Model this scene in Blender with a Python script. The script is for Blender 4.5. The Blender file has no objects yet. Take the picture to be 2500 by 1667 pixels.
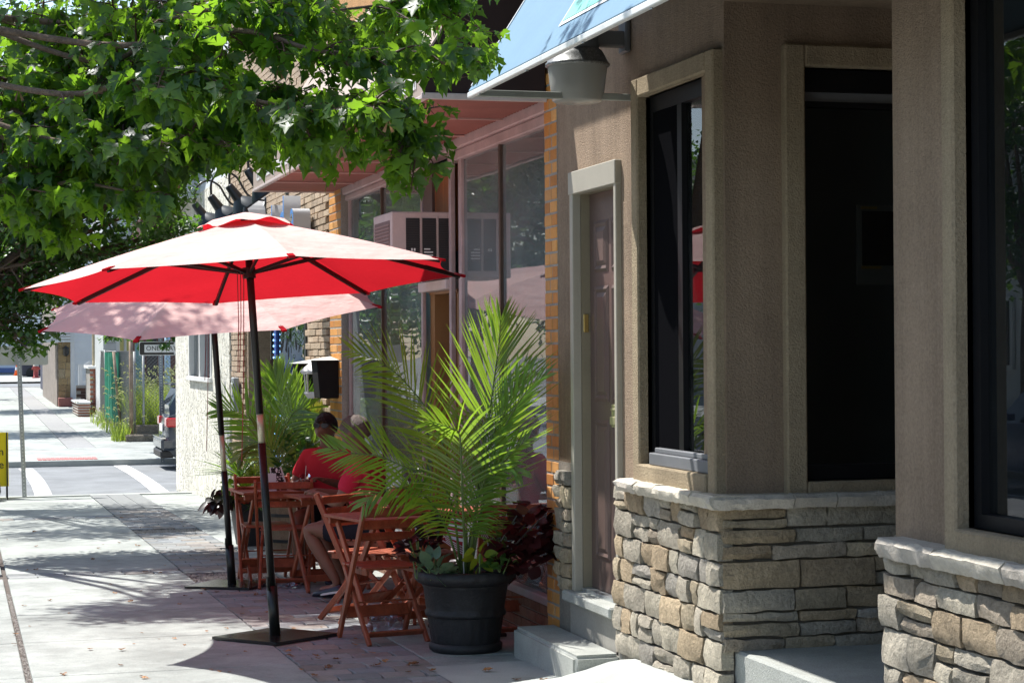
import bpy, bmesh, math, random
from mathutils import Vector as V, Matrix, noise
random.seed(7)
SC = bpy.context.scene
COL = SC.collection
# ---------------------------------------------------------------- camera, sky, sun, exposure
FPX = 4800.0                      # focal length in photo pixels (photo 2500 wide)
PSI = math.atan(1347 / FPX); THE = math.atan(19 / FPX); RHO = math.radians(0.4)
CAM = V((0, 0, 1.55))
FW = V((math.sin(PSI) * math.cos(THE), math.cos(PSI) * math.cos(THE), math.sin(THE)))
R0 = V((math.cos(PSI), -math.sin(PSI), 0)); U0 = R0.cross(FW)
RT = R0 * math.cos(RHO) - U0 * math.sin(RHO); UP = U0 * math.cos(RHO) + R0 * math.sin(RHO)
cd = bpy.data.cameras.new('camera'); cam = bpy.data.objects.new('camera', cd); COL.objects.link(cam)
m3 = Matrix((RT, UP, -FW)).transposed(); cam.matrix_world = Matrix.Translation(CAM) @ m3.to_4x4()
cd.sensor_width = 36; cd.lens = FPX * 36 / 2500; cd.clip_end = 2000; cd.clip_start = .05
SC.camera = cam
SUN = V((-.36, .50, 1)).normalized()          # towards the sun
w = bpy.data.worlds.new('World'); SC.world = w; w.use_nodes = True
nt = w.node_tree; sky = nt.nodes.new('ShaderNodeTexSky'); sky.sky_type = 'NISHITA'; sky.sun_disc = False
sky.sun_elevation = math.asin(SUN.z); sky.sun_rotation = math.atan2(SUN.x, SUN.y)
nt.links.new(sky.outputs[0], nt.nodes['Background'].inputs[0]); nt.nodes['Background'].inputs[1].default_value = .125
sl = bpy.data.lights.new('sun', 'SUN'); sl.energy = 4.8; sl.angle = math.radians(.55); sl.color = (1, .975, .935)
so = bpy.data.objects.new('sun', sl); COL.objects.link(so); so.rotation_euler = SUN.to_track_quat('Z', 'Y').to_euler()
so.location = (0, 0, 30)
SC.view_settings.view_transform = 'Standard'; SC.view_settings.look = 'None'
SC.view_settings.exposure = .92; SC.view_settings.gamma = 1; SC.view_settings.use_curve_mapping = False
SC.cycles.use_denoising = True
SC.cycles.max_bounces = 8; SC.cycles.transparent_max_bounces = 16; SC.cycles.sample_clamp_indirect = 6
# ---------------------------------------------------------------- survey helpers: a sight line meets a real plane
def ray(x, y): return RT * (x - 1250) + UP * (833.5 - y) + FW * FPX
def onX(x, y, X): r = ray(x, y); return CAM + r * (X / r.x)
def onY(x, y, Y): r = ray(x, y); return CAM + r * (Y / r.y)
def onZ(x, y, Z): r = ray(x, y); return CAM + r * ((Z - CAM.z) / r.z)
def at(x, y, d): return CAM + ray(x, y) * (d / FPX)
SL = .01806
def G(x, y): r = ray(x, y); return CAM + r * (-CAM.z / (r.z + SL * r.y))
YC = G(200, 1207).y                             # near kerb line of the cross street
Z1 = -SL * YC; ZS = Z1 - .11
YF = onZ(230, 1136, ZS).y
def gz(Y):
    if Y < YC: return -SL * Y
    if Y < YF: return ZS
    return Z1 + .0085 * (Y - YF)
def GF(x, y):                                   # point on the far pavement
    r = ray(x, y); k = (Z1 - .0085 * YF - CAM.z) / (r.z - .0085 * r.y); return CAM + r * k
# ---------------------------------------------------------------- object helpers
def tag(o, label=None, cat=None, group=None, kind=None):
    if label: o['label'] = label
    if cat: o['category'] = cat
    if group: o['group'] = group
    if kind: o['kind'] = kind
    return o
def thing(name, label, cat, loc=(0, 0, 0), group=None, rz=0):
    o = bpy.data.objects.new(name, None); COL.objects.link(o); o.location = loc; o.rotation_euler[2] = rz
    o.empty_display_size = .1
    return tag(o, label, cat, group)
def world_of(o):
    b = Matrix.Translation(o.location) @ o.rotation_euler.to_matrix().to_4x4() @ Matrix.Diagonal((*o.scale, 1))
    return world_of(o.parent) @ o.matrix_parent_inverse @ b if o.parent else b
def link(name, me, m=None, parent=None, local=False):
    o = bpy.data.objects.new(name, me); COL.objects.link(o)
    if m is not None and not me.materials: me.materials.append(m)
    if parent is not None:
        o.parent = parent
        if not local: o.matrix_parent_inverse = world_of(parent).inverted()   # geometry given in world coordinates
    return o
class MB:
    """collects vertices and faces of one mesh"""
    def __init__(s): s.v = []; s.f = []; s.mi = []; s.sm = False
    def add(s, vs, fs, mi=0):
        b = len(s.v); s.v += [tuple(q) for q in vs]; s.f += [tuple(b + i for i in f) for f in fs]; s.mi += [mi] * len(fs); return s
    def box(s, a, b, mi=0):
        x0, y0, z0 = [min(p, q) for p, q in zip(a, b)]; x1, y1, z1 = [max(p, q) for p, q in zip(a, b)]
        return s.add([(x0, y0, z0), (x1, y0, z0), (x1, y1, z0), (x0, y1, z0), (x0, y0, z1), (x1, y0, z1), (x1, y1, z1), (x0, y1, z1)],
                     [(0, 3, 2, 1), (4, 5, 6, 7), (0, 1, 5, 4), (1, 2, 6, 5), (2, 3, 7, 6), (3, 0, 4, 7)], mi)
    def bar(s, a, b, wx, wz, up=(0, 0, 1), mi=0):          # a rectangular bar from a to b
        a = V(a); b = V(b); t = (b - a).normalized(); u = V(up)
        sd = t.cross(u)
        if sd.length < 1e-4: sd = t.cross(V((1, 0, 0)))
        sd.normalize(); u = sd.cross(t).normalized(); sd = sd * wx / 2; u = u * wz / 2
        vs = [a - sd - u, a + sd - u, a + sd + u, a - sd + u, b - sd - u, b + sd - u, b + sd + u, b - sd + u]
        return s.add(vs, [(0, 3, 2, 1), (4, 5, 6, 7), (0, 1, 5, 4), (1, 2, 6, 5), (2, 3, 7, 6), (3, 0, 4, 7)][::1], mi)
    def tube(s, pts, rad, n=8, mi=0, caps=True):
        pts = [V(p) for p in pts]; k = len(pts)
        if not hasattr(rad, '__len__'): rad = [rad] * k
        prev = None; vs = []; fs = []
        for i, p in enumerate(pts):
            t = (pts[min(i + 1, k - 1)] - pts[max(i - 1, 0)]).normalized()
            if prev is None:
                prev = t.cross(V((0, 0, 1)))
                if prev.length < .05: prev = t.cross(V((1, 0, 0)))
            prev = (prev - t * prev.dot(t)).normalized(); q = t.cross(prev)
            for j in range(n):
                a = 2 * math.pi * j / n; vs.append(p + (prev * math.cos(a) + q * math.sin(a)) * rad[i])
        for i in range(k - 1):
            for j in range(n):
                fs.append((i * n + j, i * n + (j + 1) % n, (i + 1) * n + (j + 1) % n, (i + 1) * n + j))
        if caps: fs += [tuple(range(n))[::-1], tuple(range((k - 1) * n, k * n))]
        return s.add(vs, fs, mi)
    def lathe(s, prof, c=(0, 0, 0), n=24, mi=0, ripple=None):
        c = V(c); vs = []; fs = []; k = len(prof)
        for i, (r, z) in enumerate(prof):
            for j in range(n):
                a = 2 * math.pi * j / n; rr = r + (ripple(i, j) if ripple else 0)
                vs.append(c + V((rr * math.cos(a), rr * math.sin(a), z)))
        for i in range(k - 1):
            for j in range(n): fs.append((i * n + j, i * n + (j + 1) % n, (i + 1) * n + (j + 1) % n, (i + 1) * n + j))
        return s.add(vs, fs, mi)
    def mesh(s, name, smooth=None, bevel=0):
        me = bpy.data.meshes.new(name); me.from_pydata(s.v, [], s.f)
        if any(s.mi): me.polygons.foreach_set('material_index', s.mi)
        if bevel:
            bm = bmesh.new(); bm.from_mesh(me)
            bmesh.ops.bevel(bm, geom=bm.edges[:], offset=bevel, segments=1, affect='EDGES', clamp_overlap=True)
            bm.to_mesh(me); bm.free()
        if s.sm if smooth is None else smooth: me.polygons.foreach_set('use_smooth', [True] * len(me.polygons))
        me.update(); return me
    def build(s, name, m, parent=None, smooth=None, bevel=0, local=False):
        me = s.mesh(name, smooth, bevel)
        for q in (m if isinstance(m, (list, tuple)) else [m]): me.materials.append(q)
        return link(name, me, None, parent, local)
def box(name, a, b, m, parent=None, bevel=0): return MB().box(a, b).build(name, m, parent, bevel=bevel)
def dup(o, parent=None):
    c = o.copy(); COL.objects.link(c)
    if parent is not None: c.parent = parent
    for ch in list(o.children): dup(ch, c)
    return c
def shade_auto(me, ang=40):
    me.polygons.foreach_set('use_smooth', [True] * len(me.polygons))
    try: me.set_sharp_from_angle(angle=math.radians(ang))
    except Exception: pass
# ---------------------------------------------------------------- materials
class N:
    def __init__(s, name):
        s.m = bpy.data.materials.new(name); s.m.use_nodes = True; s.t = s.m.node_tree; s.b = s.t.nodes['Principled BSDF']; s.o = s.t.nodes['Material Output']
    def n(s, typ, **kw):
        q = s.t.nodes.new('ShaderNode' + typ)
        for k, v in kw.items():
            if isinstance(k, str) and k.startswith('i_'): q.inputs[k[2:].replace('_', ' ')].default_value = v
            else: setattr(q, k, v)
        return q
    def l(s, a, b): s.t.links.new(a, b)
    def mul(s, c, f):                       # colour * scalar socket
        q = s.n('VectorMath', operation='SCALE'); s.put(c, q.inputs[0]); s.l(f, q.inputs['Scale']); return q.outputs[0]
    def put(s, c, sock):
        if hasattr(c, 'links') or hasattr(c, 'is_linked'): s.l(c, sock)
        else: sock.default_value = c[:3] if len(sock.default_value) == 3 else (*c[:3], 1)
    def noise(s, scale, detail=5, rough=.55, vec=None, lo=0, hi=1, a=.3, b=.7):
        q = s.n('TexNoise'); q.inputs['Scale'].default_value = scale; q.inputs['Detail'].default_value = detail; q.inputs['Roughness'].default_value = rough
        if vec is not None: s.l(vec, q.inputs['Vector'])
        r = s.n('MapRange'); s.l(q.outputs['Fac'], r.inputs[0])
        for i, v in zip((1, 2, 3, 4), (a, b, lo, hi)): r.inputs[i].default_value = v
        return r.outputs[0]
    def pos(s, sc=None):
        g = s.n('NewGeometry').outputs['Position']
        if sc:
            q = s.n('Mapping'); q.inputs['Scale'].default_value = sc; s.l(g, q.inputs[0]); return q.outputs[0]
        return g
def M(name, col, rough=.6, var=.12, ns=6, fine=0, fs=90, bump=0, bs=60, spec=.35, metal=0, orand=0, stretch=None, stain=0, bdist=.01, coat=0, streak=0):
    a = N(name); p = a.pos(stretch); c = col
    if var: c = a.mul(c, a.noise(ns, 6, .6, p, 1 - var, 1 + var))
    if fine: c = a.mul(c, a.noise(fs, 3, .7, p, 1 - fine, 1 + fine))
    if stain: c = a.mul(c, a.noise(1.3, 8, .65, p, 1 - stain, 1, .35, .6))
    if streak: c = a.mul(c, a.noise(1, 6, .7, a.pos((7, 7, .45)), 1 - streak, 1.03, .38, .62)); c = a.mul(c, a.noise(9, 3, .6, p, 1 - streak * .6, 1, .28, .42))
    if orand:
        r = a.n('MapRange'); a.l(a.n('ObjectInfo').outputs['Random'], r.inputs[0]); r.inputs[3].default_value = 1 - orand; r.inputs[4].default_value = 1 + orand
        c = a.mul(c, r.outputs[0])
    a.put(c, a.b.inputs['Base Color']); a.b.inputs['Roughness'].default_value = rough; a.b.inputs['Metallic'].default_value = metal
    a.b.inputs['Specular IOR Level'].default_value = spec; a.b.inputs['Coat Weight'].default_value = coat
    if bump:
        q = a.n('Bump'); q.inputs['Strength'].default_value = bump; q.inputs['Distance'].default_value = bdist
        a.l(a.noise(bs, 6, .65, p), q.inputs['Height']); a.l(q.outputs[0], a.b.inputs['Normal'])
    return a.m
def ramp_mat(name, cols, rough=.8, bump=.5, bs=30, var=.15, ns=7, spec=.2, bdist=.01):
    """each piece takes one of the colours, by its own random number"""
    a = N(name); r = a.n('ValToRGB'); r.color_ramp.interpolation = 'CONSTANT'; e = r.color_ramp.elements
    while len(e) < len(cols): e.new(.5)
    for i, c in enumerate(cols): e[i].position = i / len(cols); e[i].color = (*c, 1)
    oi = a.n('ObjectInfo').outputs['Random']; a.l(oi, r.inputs[0])
    p = a.pos(); c = a.mul(r.outputs[0], a.noise(ns, 7, .65, p, 1 - var, 1 + var)); c = a.mul(c, a.noise(60, 4, .7, p, 1 - var * .8, 1 + var * .8))
    k = a.n('Math', operation='MULTIPLY'); a.l(oi, k.inputs[0]); k.inputs[1].default_value = 37.7; k2 = a.n('Math', operation='FRACT'); a.l(k.outputs[0], k2.inputs[0])
    mr = a.n('MapRange'); a.l(k2.outputs[0], mr.inputs[0]); mr.inputs[3].default_value = .8; mr.inputs[4].default_value = 1.15
    c = a.mul(c, mr.outputs[0])
    a.put(c, a.b.inputs['Base Color']); a.b.inputs['Roughness'].default_value = rough; a.b.inputs['Specular IOR Level'].default_value = spec
    if bump:
        q = a.n('Bump'); q.inputs['Strength'].default_value = bump; q.inputs['Distance'].default_value = bdist
        a.l(a.noise(bs, 8, .7, p), q.inputs['Height']); a.l(q.outputs[0], a.b.inputs['Normal'])
    return a.m
def leaf_mat(name, dif, tra, mix=.5, gloss=.07, rough=.35, var=.3, ns=3, orand=0):
    a = N(name); t = a.t; t.nodes.remove(a.b); p = a.pos()
    f = a.noise(ns, 4, .6, p, 1 - var, 1 + var)
    if orand:
        r = a.n('MapRange'); a.l(a.n('ObjectInfo').outputs['Random'], r.inputs[0]); r.inputs[3].default_value = 1 - orand; r.inputs[4].default_value = 1 + orand
        k = a.n('Math', operation='MULTIPLY'); a.l(f, k.inputs[0]); a.l(r.outputs[0], k.inputs[1]); f = k.outputs[0]
    d = a.n('BsdfDiffuse'); a.l(a.mul(dif, f), d.inputs[0])
    tr = a.n('BsdfTranslucent'); a.l(a.mul(tra, f), tr.inputs[0])
    m = a.n('MixShader'); m.inputs[0].default_value = mix; a.l(d.outputs[0], m.inputs[1]); a.l(tr.outputs[0], m.inputs[2])
    g = a.n('BsdfGlossy'); g.inputs['Roughness'].default_value = rough
    m2 = a.n('MixShader'); m2.inputs[0].default_value = gloss; a.l(m.outputs[0], m2.inputs[1]); a.l(g.outputs[0], m2.inputs[2]); a.l(m2.outputs[0], a.o.inputs[0])
    return a.m
def glass_mat(name, tint, ior=1.55, wave=0, wscale=1.2, gcol=(.95, .97, 1), dust_haze=0, dcol=(.5, .56, .56)):
    a = N(name); a.t.nodes.remove(a.b)
    fr = a.n('Fresnel'); fr.inputs['IOR'].default_value = ior
    tr = a.n('BsdfTransparent'); tr.inputs[0].default_value = (*tint, 1)
    g = a.n('BsdfGlossy'); g.inputs['Roughness'].default_value = 0; g.inputs[0].default_value = (*gcol, 1)
    if wave:
        q = a.n('Bump'); q.inputs['Strength'].default_value = wave; q.inputs['Distance'].default_value = .02
        a.l(a.noise(wscale, 1, .4, a.pos()), q.inputs['Height']); a.l(q.outputs[0], g.inputs['Normal'])
    m = a.n('MixShader'); a.l(fr.outputs[0], m.inputs[0]); a.l(tr.outputs[0], m.inputs[1]); a.l(g.outputs[0], m.inputs[2])
    if dust_haze:
        d = a.n('BsdfDiffuse'); d.inputs[0].default_value = (*dcol, 1); m2 = a.n('MixShader'); a.l(a.noise(2.5, 6, .6, a.pos(), dust_haze * .6, dust_haze * 1.3), m2.inputs[0]); a.l(m.outputs[0], m2.inputs[1]); a.l(d.outputs[0], m2.inputs[2]); m = m2  # dusty film; the hazy veil over the panes is put into its colour
    a.l(m.outputs[0], a.o.inputs[0])
    return a.m
CONC = M('concrete', (.39, .41, .385), .85, .1, 2.2, .13, 130, .35, 120, stain=.16, bdist=.004)
CONC2 = M('concrete_slab', (.355, .376, .35), .85, .16, 2.2, .2, 120, .45, 130, stain=.3, orand=.07, bdist=.005, streak=.12)
STEPC = M('step_concrete', (.36, .37, .34), .9, .12, 5, .2, 140, .5, 130, stain=.12, bdist=.005)
ASPH = M('worn_asphalt', (.20, .21, .215), .85, .15, 1.5, .25, 120, .4, 130, stain=.2, bdist=.005)
WPAINT = M('road_paint', (.60, .59, .56), .7, .15, 8, .2, 60, stain=.25)
YPAINT = M('yellow_road_paint', (.7, .45, .07), .7, .1, 8, .1, 100)
PAVER = ramp_mat('paver', [(.25, .258, .255), (.275, .255, .238), (.235, .25, .258), (.26, .262, .253), (.275, .25, .222)], .85, .5, 120, .12, 20, bdist=.004)
STUCCO = M('stucco', (.36, .268, .19), .92, .12, 1.6, .16, 75, .85, 110, stain=.2, spec=.15, bdist=.007, streak=.17)
TRIM = M('stucco_trim', (.40, .32, .215), .92, .12, 2, .16, 75, .85, 110, stain=.16, spec=.15, bdist=.007, streak=.14)
STONE = ramp_mat('veneer_stone', [(.49, .44, .35), (.49, .385, .255), (.42, .385, .33), (.53, .475, .37), (.46, .355, .235), (.47, .42, .335), (.43, .36, .275), (.50, .415, .29)], .88, 1, 34, .26, 11, bdist=.016)
LEDGE = ramp_mat('ledge_stone', [(.56, .51, .42), (.53, .48, .41), (.58, .51, .40)], .88, .8, 30, .14, 9, bdist=.01)
MORTAR = M('mortar', (.22, .195, .165), .95, .15, 9, .2, 90, .4, 80)
BRMORT = M('brick_mortar', (.33, .31, .275), .95, .12, 9, .2, 90, .4, 80)
YBRICK = ramp_mat('yellow_brick', [(.55, .24, .055), (.60, .28, .075), (.50, .20, .045), (.62, .31, .10)], .6, .3, 60, .1, 14, .35, bdist=.003)
TANB = ramp_mat('tan_brick', [(.46, .345, .24), (.50, .385, .275), (.42, .31, .215), (.48, .37, .26)], .85, .6, 45, .12, 18, bdist=.006)
DBRICK = ramp_mat('dark_brick', [(.10, .055, .04), (.13, .065, .045), (.08, .05, .04)], .8, .4, 60, .15, 14)
RBRICK = ramp_mat('red_brick', [(.33, .12, .075), (.38, .145, .09), (.29, .105, .07)], .85, .4, 60, .12, 14)
DOORC = M('door_paint', (.118, .078, .066), .42, .06, 3, .03, 60, .06, 40, .4)
FRAMEW = M('door_frame_paint', (.37, .345, .285), .5, .06, 4, .03, 60)
JAMB = M('jamb_paint', (.25, .215, .15), .55, .08, 4, .04, 60)
BLACKM = M('black_metal', (.012, .012, .013), .35, .1, 8, spec=.5)
DARKF = M('dark_window_frame', (.007, .007, .008), .5, .1, 6, spec=.2)
GREYF = M('grey_window_sill', (.16, .165, .175), .5, .1, 6)
BRASS = M('brass', (.72, .52, .18), .28, .1, 12, metal=.9)
STEEL = M('galvanised_steel', (.42, .44, .45), .42, .12, 12, .08, 70, metal=.75)
ALU = M('aluminium', (.62, .62, .60), .45, .1, 9, metal=.5)
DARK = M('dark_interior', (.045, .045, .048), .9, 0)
PINKF = M('weathered_pink_paint', (.46, .35, .345), .5, .14, 5, .06, 60, .2, 30, stain=.18)
WHITEP = M('white_paint', (.74, .74, .72), .5, .05, 4, .03, 60)
WOODB = M('brown_wood', (.30, .10, .03), .5, .35, 9, .1, 60, .1, 30, stretch=(1, 1, .12))
CHAIRW = M('red_stained_wood', (.285, .068, .029), .45, .3, 18, .14, 90, .2, 50, .45, orand=.12, stretch=(1, 1, .25))
GLASSD = glass_mat('dark_glass', (.40, .42, .45), 1.55, dust_haze=.012)
GLASSR = glass_mat('porch_glass', (.58, .60, .61), 1.5)
GLASSS = glass_mat('storefront_glass', (.72, .78, .78), 1.85, .10, 1.1, dust_haze=.17)
# ================================================================ the ground
XW = 3.3                                        # facade plane of the near row
XK = -.62                                       # kerb of the main street
def sheet(name, x0, x1, ys, dz, m, kind='structure', parent=None, nx=1):
    b = MB(); vs = []; fs = []
    for y in ys:
        for i in range(nx + 1):
            x = x0 + (x1 - x0) * i / nx; vs.append((x, y, gz(y) + dz))
    for j in range(len(ys) - 1):
        for i in range(nx): k = j * (nx + 1) + i; fs.append((k, k + 1, k + nx + 2, k + nx + 1))
    o = b.add(vs, fs).build(name, m, parent)
    return tag(o, kind=kind) if parent is None else o
def slab_piece(x0, x1, y0, y1, top, th=.03, inset=.004, f=gz):
    b = MB(); e = inset
    z = [f(y0), f(y1)]
    vs = [(x0 + e, y0 + e, z[0] + top - th), (x1 - e, y0 + e, z[0] + top - th), (x1 - e, y1 - e, z[1] + top - th), (x0 + e, y1 - e, z[1] + top - th)]
    c = e + .006
    vs += [(x0 + e, y0 + e, z[0] + top - .005), (x1 - e, y0 + e, z[0] + top - .005), (x1 - e, y1 - e, z[1] + top - .005), (x0 + e, y1 - e, z[1] + top - .005)]
    vs += [(x0 + c, y0 + c, z[0] + top), (x1 - c, y0 + c, z[0] + top), (x1 - c, y1 - c, z[1] + top), (x0 + c, y1 - c, z[1] + top)]
    fs = []
    for a in (0, 4):
        for k in range(4): fs.append((a + k, a + (k + 1) % 4, a + 4 + (k + 1) % 4, a + 4 + k))
    fs.append((8, 9, 10, 11)); return b.add(vs, fs)
DIRT = M('dirt', (.12, .10, .085), .95, .25, 12, .3, 120, .6, 90)
# one sheet to the horizon, then roads and pavements on it
g = MB().add([(-400, -60, -1.2), (400, -60, -1.2), (400, 700, -1.2), (-400, 700, -1.2)], [(0, 1, 2, 3)]).build('ground', M('far_ground', (.16, .16, .14), .95, .2, .2), None); tag(g, kind='structure')
# pavement bed and kerb on the near side
side = sheet('sidewalk', XK, 8.0, [-6, 0, 6, 12, 18, 24, YC], -.022, DIRT)
PX0, PX1 = 1.80, 2.515                          # the paver strip
NS = []
y = 3.2; k = 0
slabs = []
cuts = [G(250, q).y for q in (1560,)]           # a joint of the photograph fixes the rhythm
y0 = cuts[0] - 1.5 * 6
BAND = [G(300, 1402).y, G(300, 1262).y]         # cross bands of pavers
ys = []; y = y0
while y < YC - .05: ys.append(y); y += 1.5
ys.append(YC)
def cut_bands(a, b):
    out = [(a, b)]
    for c in BAND:
        nx = []
        for (p, q) in out:
            if q <= c or p >= c + .42: nx.append((p, q)); continue
            if p < c - .05: nx.append((p, c))
            if q > c + .47: nx.append((c + .42, q))
        out = nx
    return out
for i in range(len(ys) - 1):
    for (a, b) in cut_bands(ys[i], ys[i + 1]):
        for (x0, x1) in ((XK + .16, .33), (.36, PX0)):
            if x1 < .5 and i % 2: pass
            slab_piece(x0, x1, a, b, random.uniform(-.002, .002)).build('slab', CONC2, side)
    if ys[i + 1] < 22.0:
        slab_piece(PX1, 8.0 if ys[i] > 11.3 else XW + .9, ys[i], ys[i + 1], random.uniform(-.002, .002)).build('slab', CONC2, side)
    else: slab_piece(PX1, 8.0, ys[i], ys[i + 1], 0).build('slab', CONC2, side)
for q in range(-6, 30, 3):
    a, b = q, min(q + 3, YC)
    if b > a: slab_piece(XK, XK + .15, a, b, .004, .15, .003).build('kerb_stone', CONC, side)
# pavers: wavy edged interlocking blocks
def paver_mesh(wx, wy, seed):
    r = random.Random(seed); b = MB(); pts = []
    n = 3; wv = .011
    def jit(): return r.uniform(-.0015, .0015)
    for i in range(n): pts.append((-wx / 2 + wx * i / n, -wy / 2 + wv * (1 if i % 2 else -1) * .6 + jit()))
    for i in range(2): pts.append((wx / 2 + wv * (1 if i % 2 else -1) * .5 + jit(), -wy / 2 + wy * i / 2))
    for i in range(n): pts.append((wx / 2 - wx * i / n, wy / 2 + wv * (1 if (n - i) % 2 else -1) * .6 + jit()))
    for i in range(2): pts.append((-wx / 2 + wv * (1 if (2 - i) % 2 else -1) * .5 + jit(), wy / 2 - wy * i / 2))
    k = len(pts)
    vs = [(x, y_, -.03) for x, y_ in pts] + [(x, y_, -.005) for x, y_ in pts] + [(x * .955, y_ * .945, 0) for x, y_ in pts]
    fs = [(i, (i + 1) % k, k + (i + 1) % k, k + i) for i in range(k)] + [(k + i, k + (i + 1) % k, 2 * k + (i + 1) % k, 2 * k + i) for i in range(k)] + [tuple(range(2 * k, 3 * k))]
    return b.add(vs, fs).mesh('paver')
PW, PH = .2365, .205
pms = [paver_mesh(PW - .006, PH - .006, s) for s in range(5)]
pmh = [paver_mesh(PW / 2 - .006, PH - .006, s + 9) for s in range(2)]
pstrip = sheet('paver_strip', PX0 + .002, PX1 - .002, [-6, 6, 12, 18, 24, YC - .1], -.018, DIRT)
for q in pms + pmh: q.materials.append(PAVER)
def put_paver(me, x, yy, par, rot=0):
    o = bpy.data.objects.new('paver', me); COL.objects.link(o); o.parent = par
    o.location = (x, yy, gz(yy) + random.uniform(-.003, .002)); o.rotation_euler = (math.atan(-SL) + random.uniform(-.006, .006), random.uniform(-.006, .006), random.uniform(-.01, .01) + rot)
gap_rows = [(G(620, 1412).y, G(620, 1395).y), (G(400, 1298).y, G(400, 1290).y)]   # rows where the pavers are missing
cnt = 0; yy = 9.2; row = 0
while yy < YC - .3:
    mid = yy + PH / 2
    miss = any(a - .05 < mid < b + .05 for a, b in gap_rows)
    if not miss and mid < 25.6:
        if row % 2 == 0:
            for i in range(3): put_paver(random.choice(pms), PX0 + PW * (i + .5), mid, pstrip); cnt += 1
        else:
            put_paver(random.choice(pmh), PX0 + PW / 4, mid, pstrip); put_paver(random.choice(pmh), PX1 - PW / 4, mid, pstrip)
            for i in range(2): put_paver(random.choice(pms), PX0 + PW * (i + 1), mid, pstrip)
            cnt += 4
    yy += PH; row += 1
rest = MB()
b0 = 25.7
while b0 < YC - .3:
    for i in range(3): rest.box((PX0 + PW * i + .005, b0, gz(b0) - .02), (PX0 + PW * (i + 1) - .005, b0 + PH - .01, gz(b0) + .001))
    b0 += PH
tag(rest.build('paver', PAVER, pstrip), kind='stuff')
for c in BAND:
    bs = sheet('paver_band', .36, PX0, [c, c + .42], -.017, DIRT)
    for r_ in range(2):
        for i in range(6):
            if .36 + PW * (i + 1) <= PX0 + .03: put_paver(random.choice(pms), .36 + PW * (i + .5) + (0 if r_ else .01), c + PH * (r_ + .5) + .005, bs)
# gravel where pavers are missing, grit along the left joint
gv = MB(); rr = random.Random(5)
def pebble(x, yy, s, zz=0):
    z = gz(yy) + zz; a = rr.uniform(0, 6)
    p = [V((math.cos(a + t) * s * rr.uniform(.7, 1.1), math.sin(a + t) * s * rr.uniform(.7, 1.1), 0)) for t in (0, 1.6, 3.1, 4.7)]
    gv.add([V((x, yy, z)) + q for q in p] + [(x, yy, z + s * .8)], [(0, 1, 4), (1, 2, 4), (2, 3, 4), (3, 0, 4)])
for a, b in gap_rows:
    for _ in range(900): pebble(rr.uniform(PX0 + .02, PX1 - .02), rr.uniform(a - .1, b + .1), rr.uniform(.006, .018), -.016)
for _ in range(1400):
    yy = rr.uniform(9.5, 15.5); pebble(.345 + rr.gauss(0, .009 if yy > 12.6 else .016), yy, rr.uniform(.003, .008), -.012)
for _ in range(350): pebble(PX0 + rr.gauss(0, .006), rr.uniform(10, 25), rr.uniform(.003, .007), -.008)
for _ in range(350): pebble(PX1 + rr.gauss(0, .006), rr.uniform(10, 25), rr.uniform(.003, .007), -.008)
tag(gv.build('gravel', M('grit', (.36, .33, .29), .9, .35, 40, .3, 140), None), 'grey grit and gravel lying in the open joints of the pavement', 'gravel', kind='stuff')
# main street beyond the kerb (seen in the shop windows)
road = MB().add([(-11, -6, .108 - .12), (XK - .002, -6, .108 - .12), (XK - .002, YC, gz(YC) - .12), (-11, YC, gz(YC) - .12),
                 (-11, 90, ZS - .012 + .0085 * 50), (XK - .002, 90, ZS - .012 + .0085 * 50)], [(0, 1, 2, 3), (3, 2, 5, 4)]).build('main_road', ASPH); tag(road, kind='structure')
def rz(y_): return gz(y_) - .12 + .004 if y_ < YC else gz(YC) - .12
for xx in (-5.7, -5.95):
    MB().add([(xx - .05, -6, rz(-6)), (xx + .05, -6, rz(-6)), (xx + .05, YC, rz(YC) + .004), (xx - .05, YC, rz(YC) + .004)], [(0, 1, 2, 3)]).build('yellow_line', YPAINT, road)
for xx in (-2.9, -8.6):
    MB().add([(xx - .05, -6, rz(-6)), (xx + .05, -6, rz(-6)), (xx + .05, YC, rz(YC) + .004), (xx - .05, YC, rz(YC) + .004)], [(0, 1, 2, 3)]).build('white_line', WPAINT, road)
osw = MB().add([(-15, -6, .12), (-11.002, -6, .12), (-11.002, 95, -.42), (-15, 95, -.42)], [(0, 1, 2, 3)]); osw.add([(-11.002, -6, .12), (-11.002, 95, -.42), (-11.002, 95, -.8), (-11.002, -6, -.2)], [(0, 1, 2, 3)])
tag(osw.build('opposite_sidewalk', CONC), kind='structure')
# cross street
cr = MB().add([(XK, YC, ZS), (40, YC, ZS), (40, YF, ZS), (XK, YF, ZS)], [(0, 1, 2, 3)]).build('cross_street', ASPH); tag(cr, kind='structure')
# kerb ramp bright apron before the cross street
kb = MB()
kb.box((XK, YC - .16, ZS - .05), (12, YC + .001, Z1 + .003)); tag(kb.build('kerb', CONC), kind='structure')
def stripe(p0, p1, wd, name='crosswalk_line'):
    a = [onZ(*q, ZS + .004) for q in p0]; b = MB(); L = []; R_ = []
    n = 14
    for i in range(n + 1):
        t = i / n
        if len(a) == 3: c = a[0] * (1 - t) ** 2 + a[1] * 2 * t * (1 - t) + a[2] * t * t; d = (a[1] - a[0]) * (1 - t) + (a[2] - a[1]) * t
        else: c = a[0].lerp(a[1], t); d = a[1] - a[0]
        s = V((-d.y, d.x, 0)).normalized() * wd / 2; L.append(c - s); R_.append(c + s)
    b.add(L + R_, [(i, i + 1, n + 2 + i, n + 1 + i) for i in range(n)]).build(name, WPAINT, cr)
stripe([(108, 1214), (95, 1170), (62, 1143)], None, .26)
stripe([(395, 1203), (345, 1160), (290, 1134)], None, .26)
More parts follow.
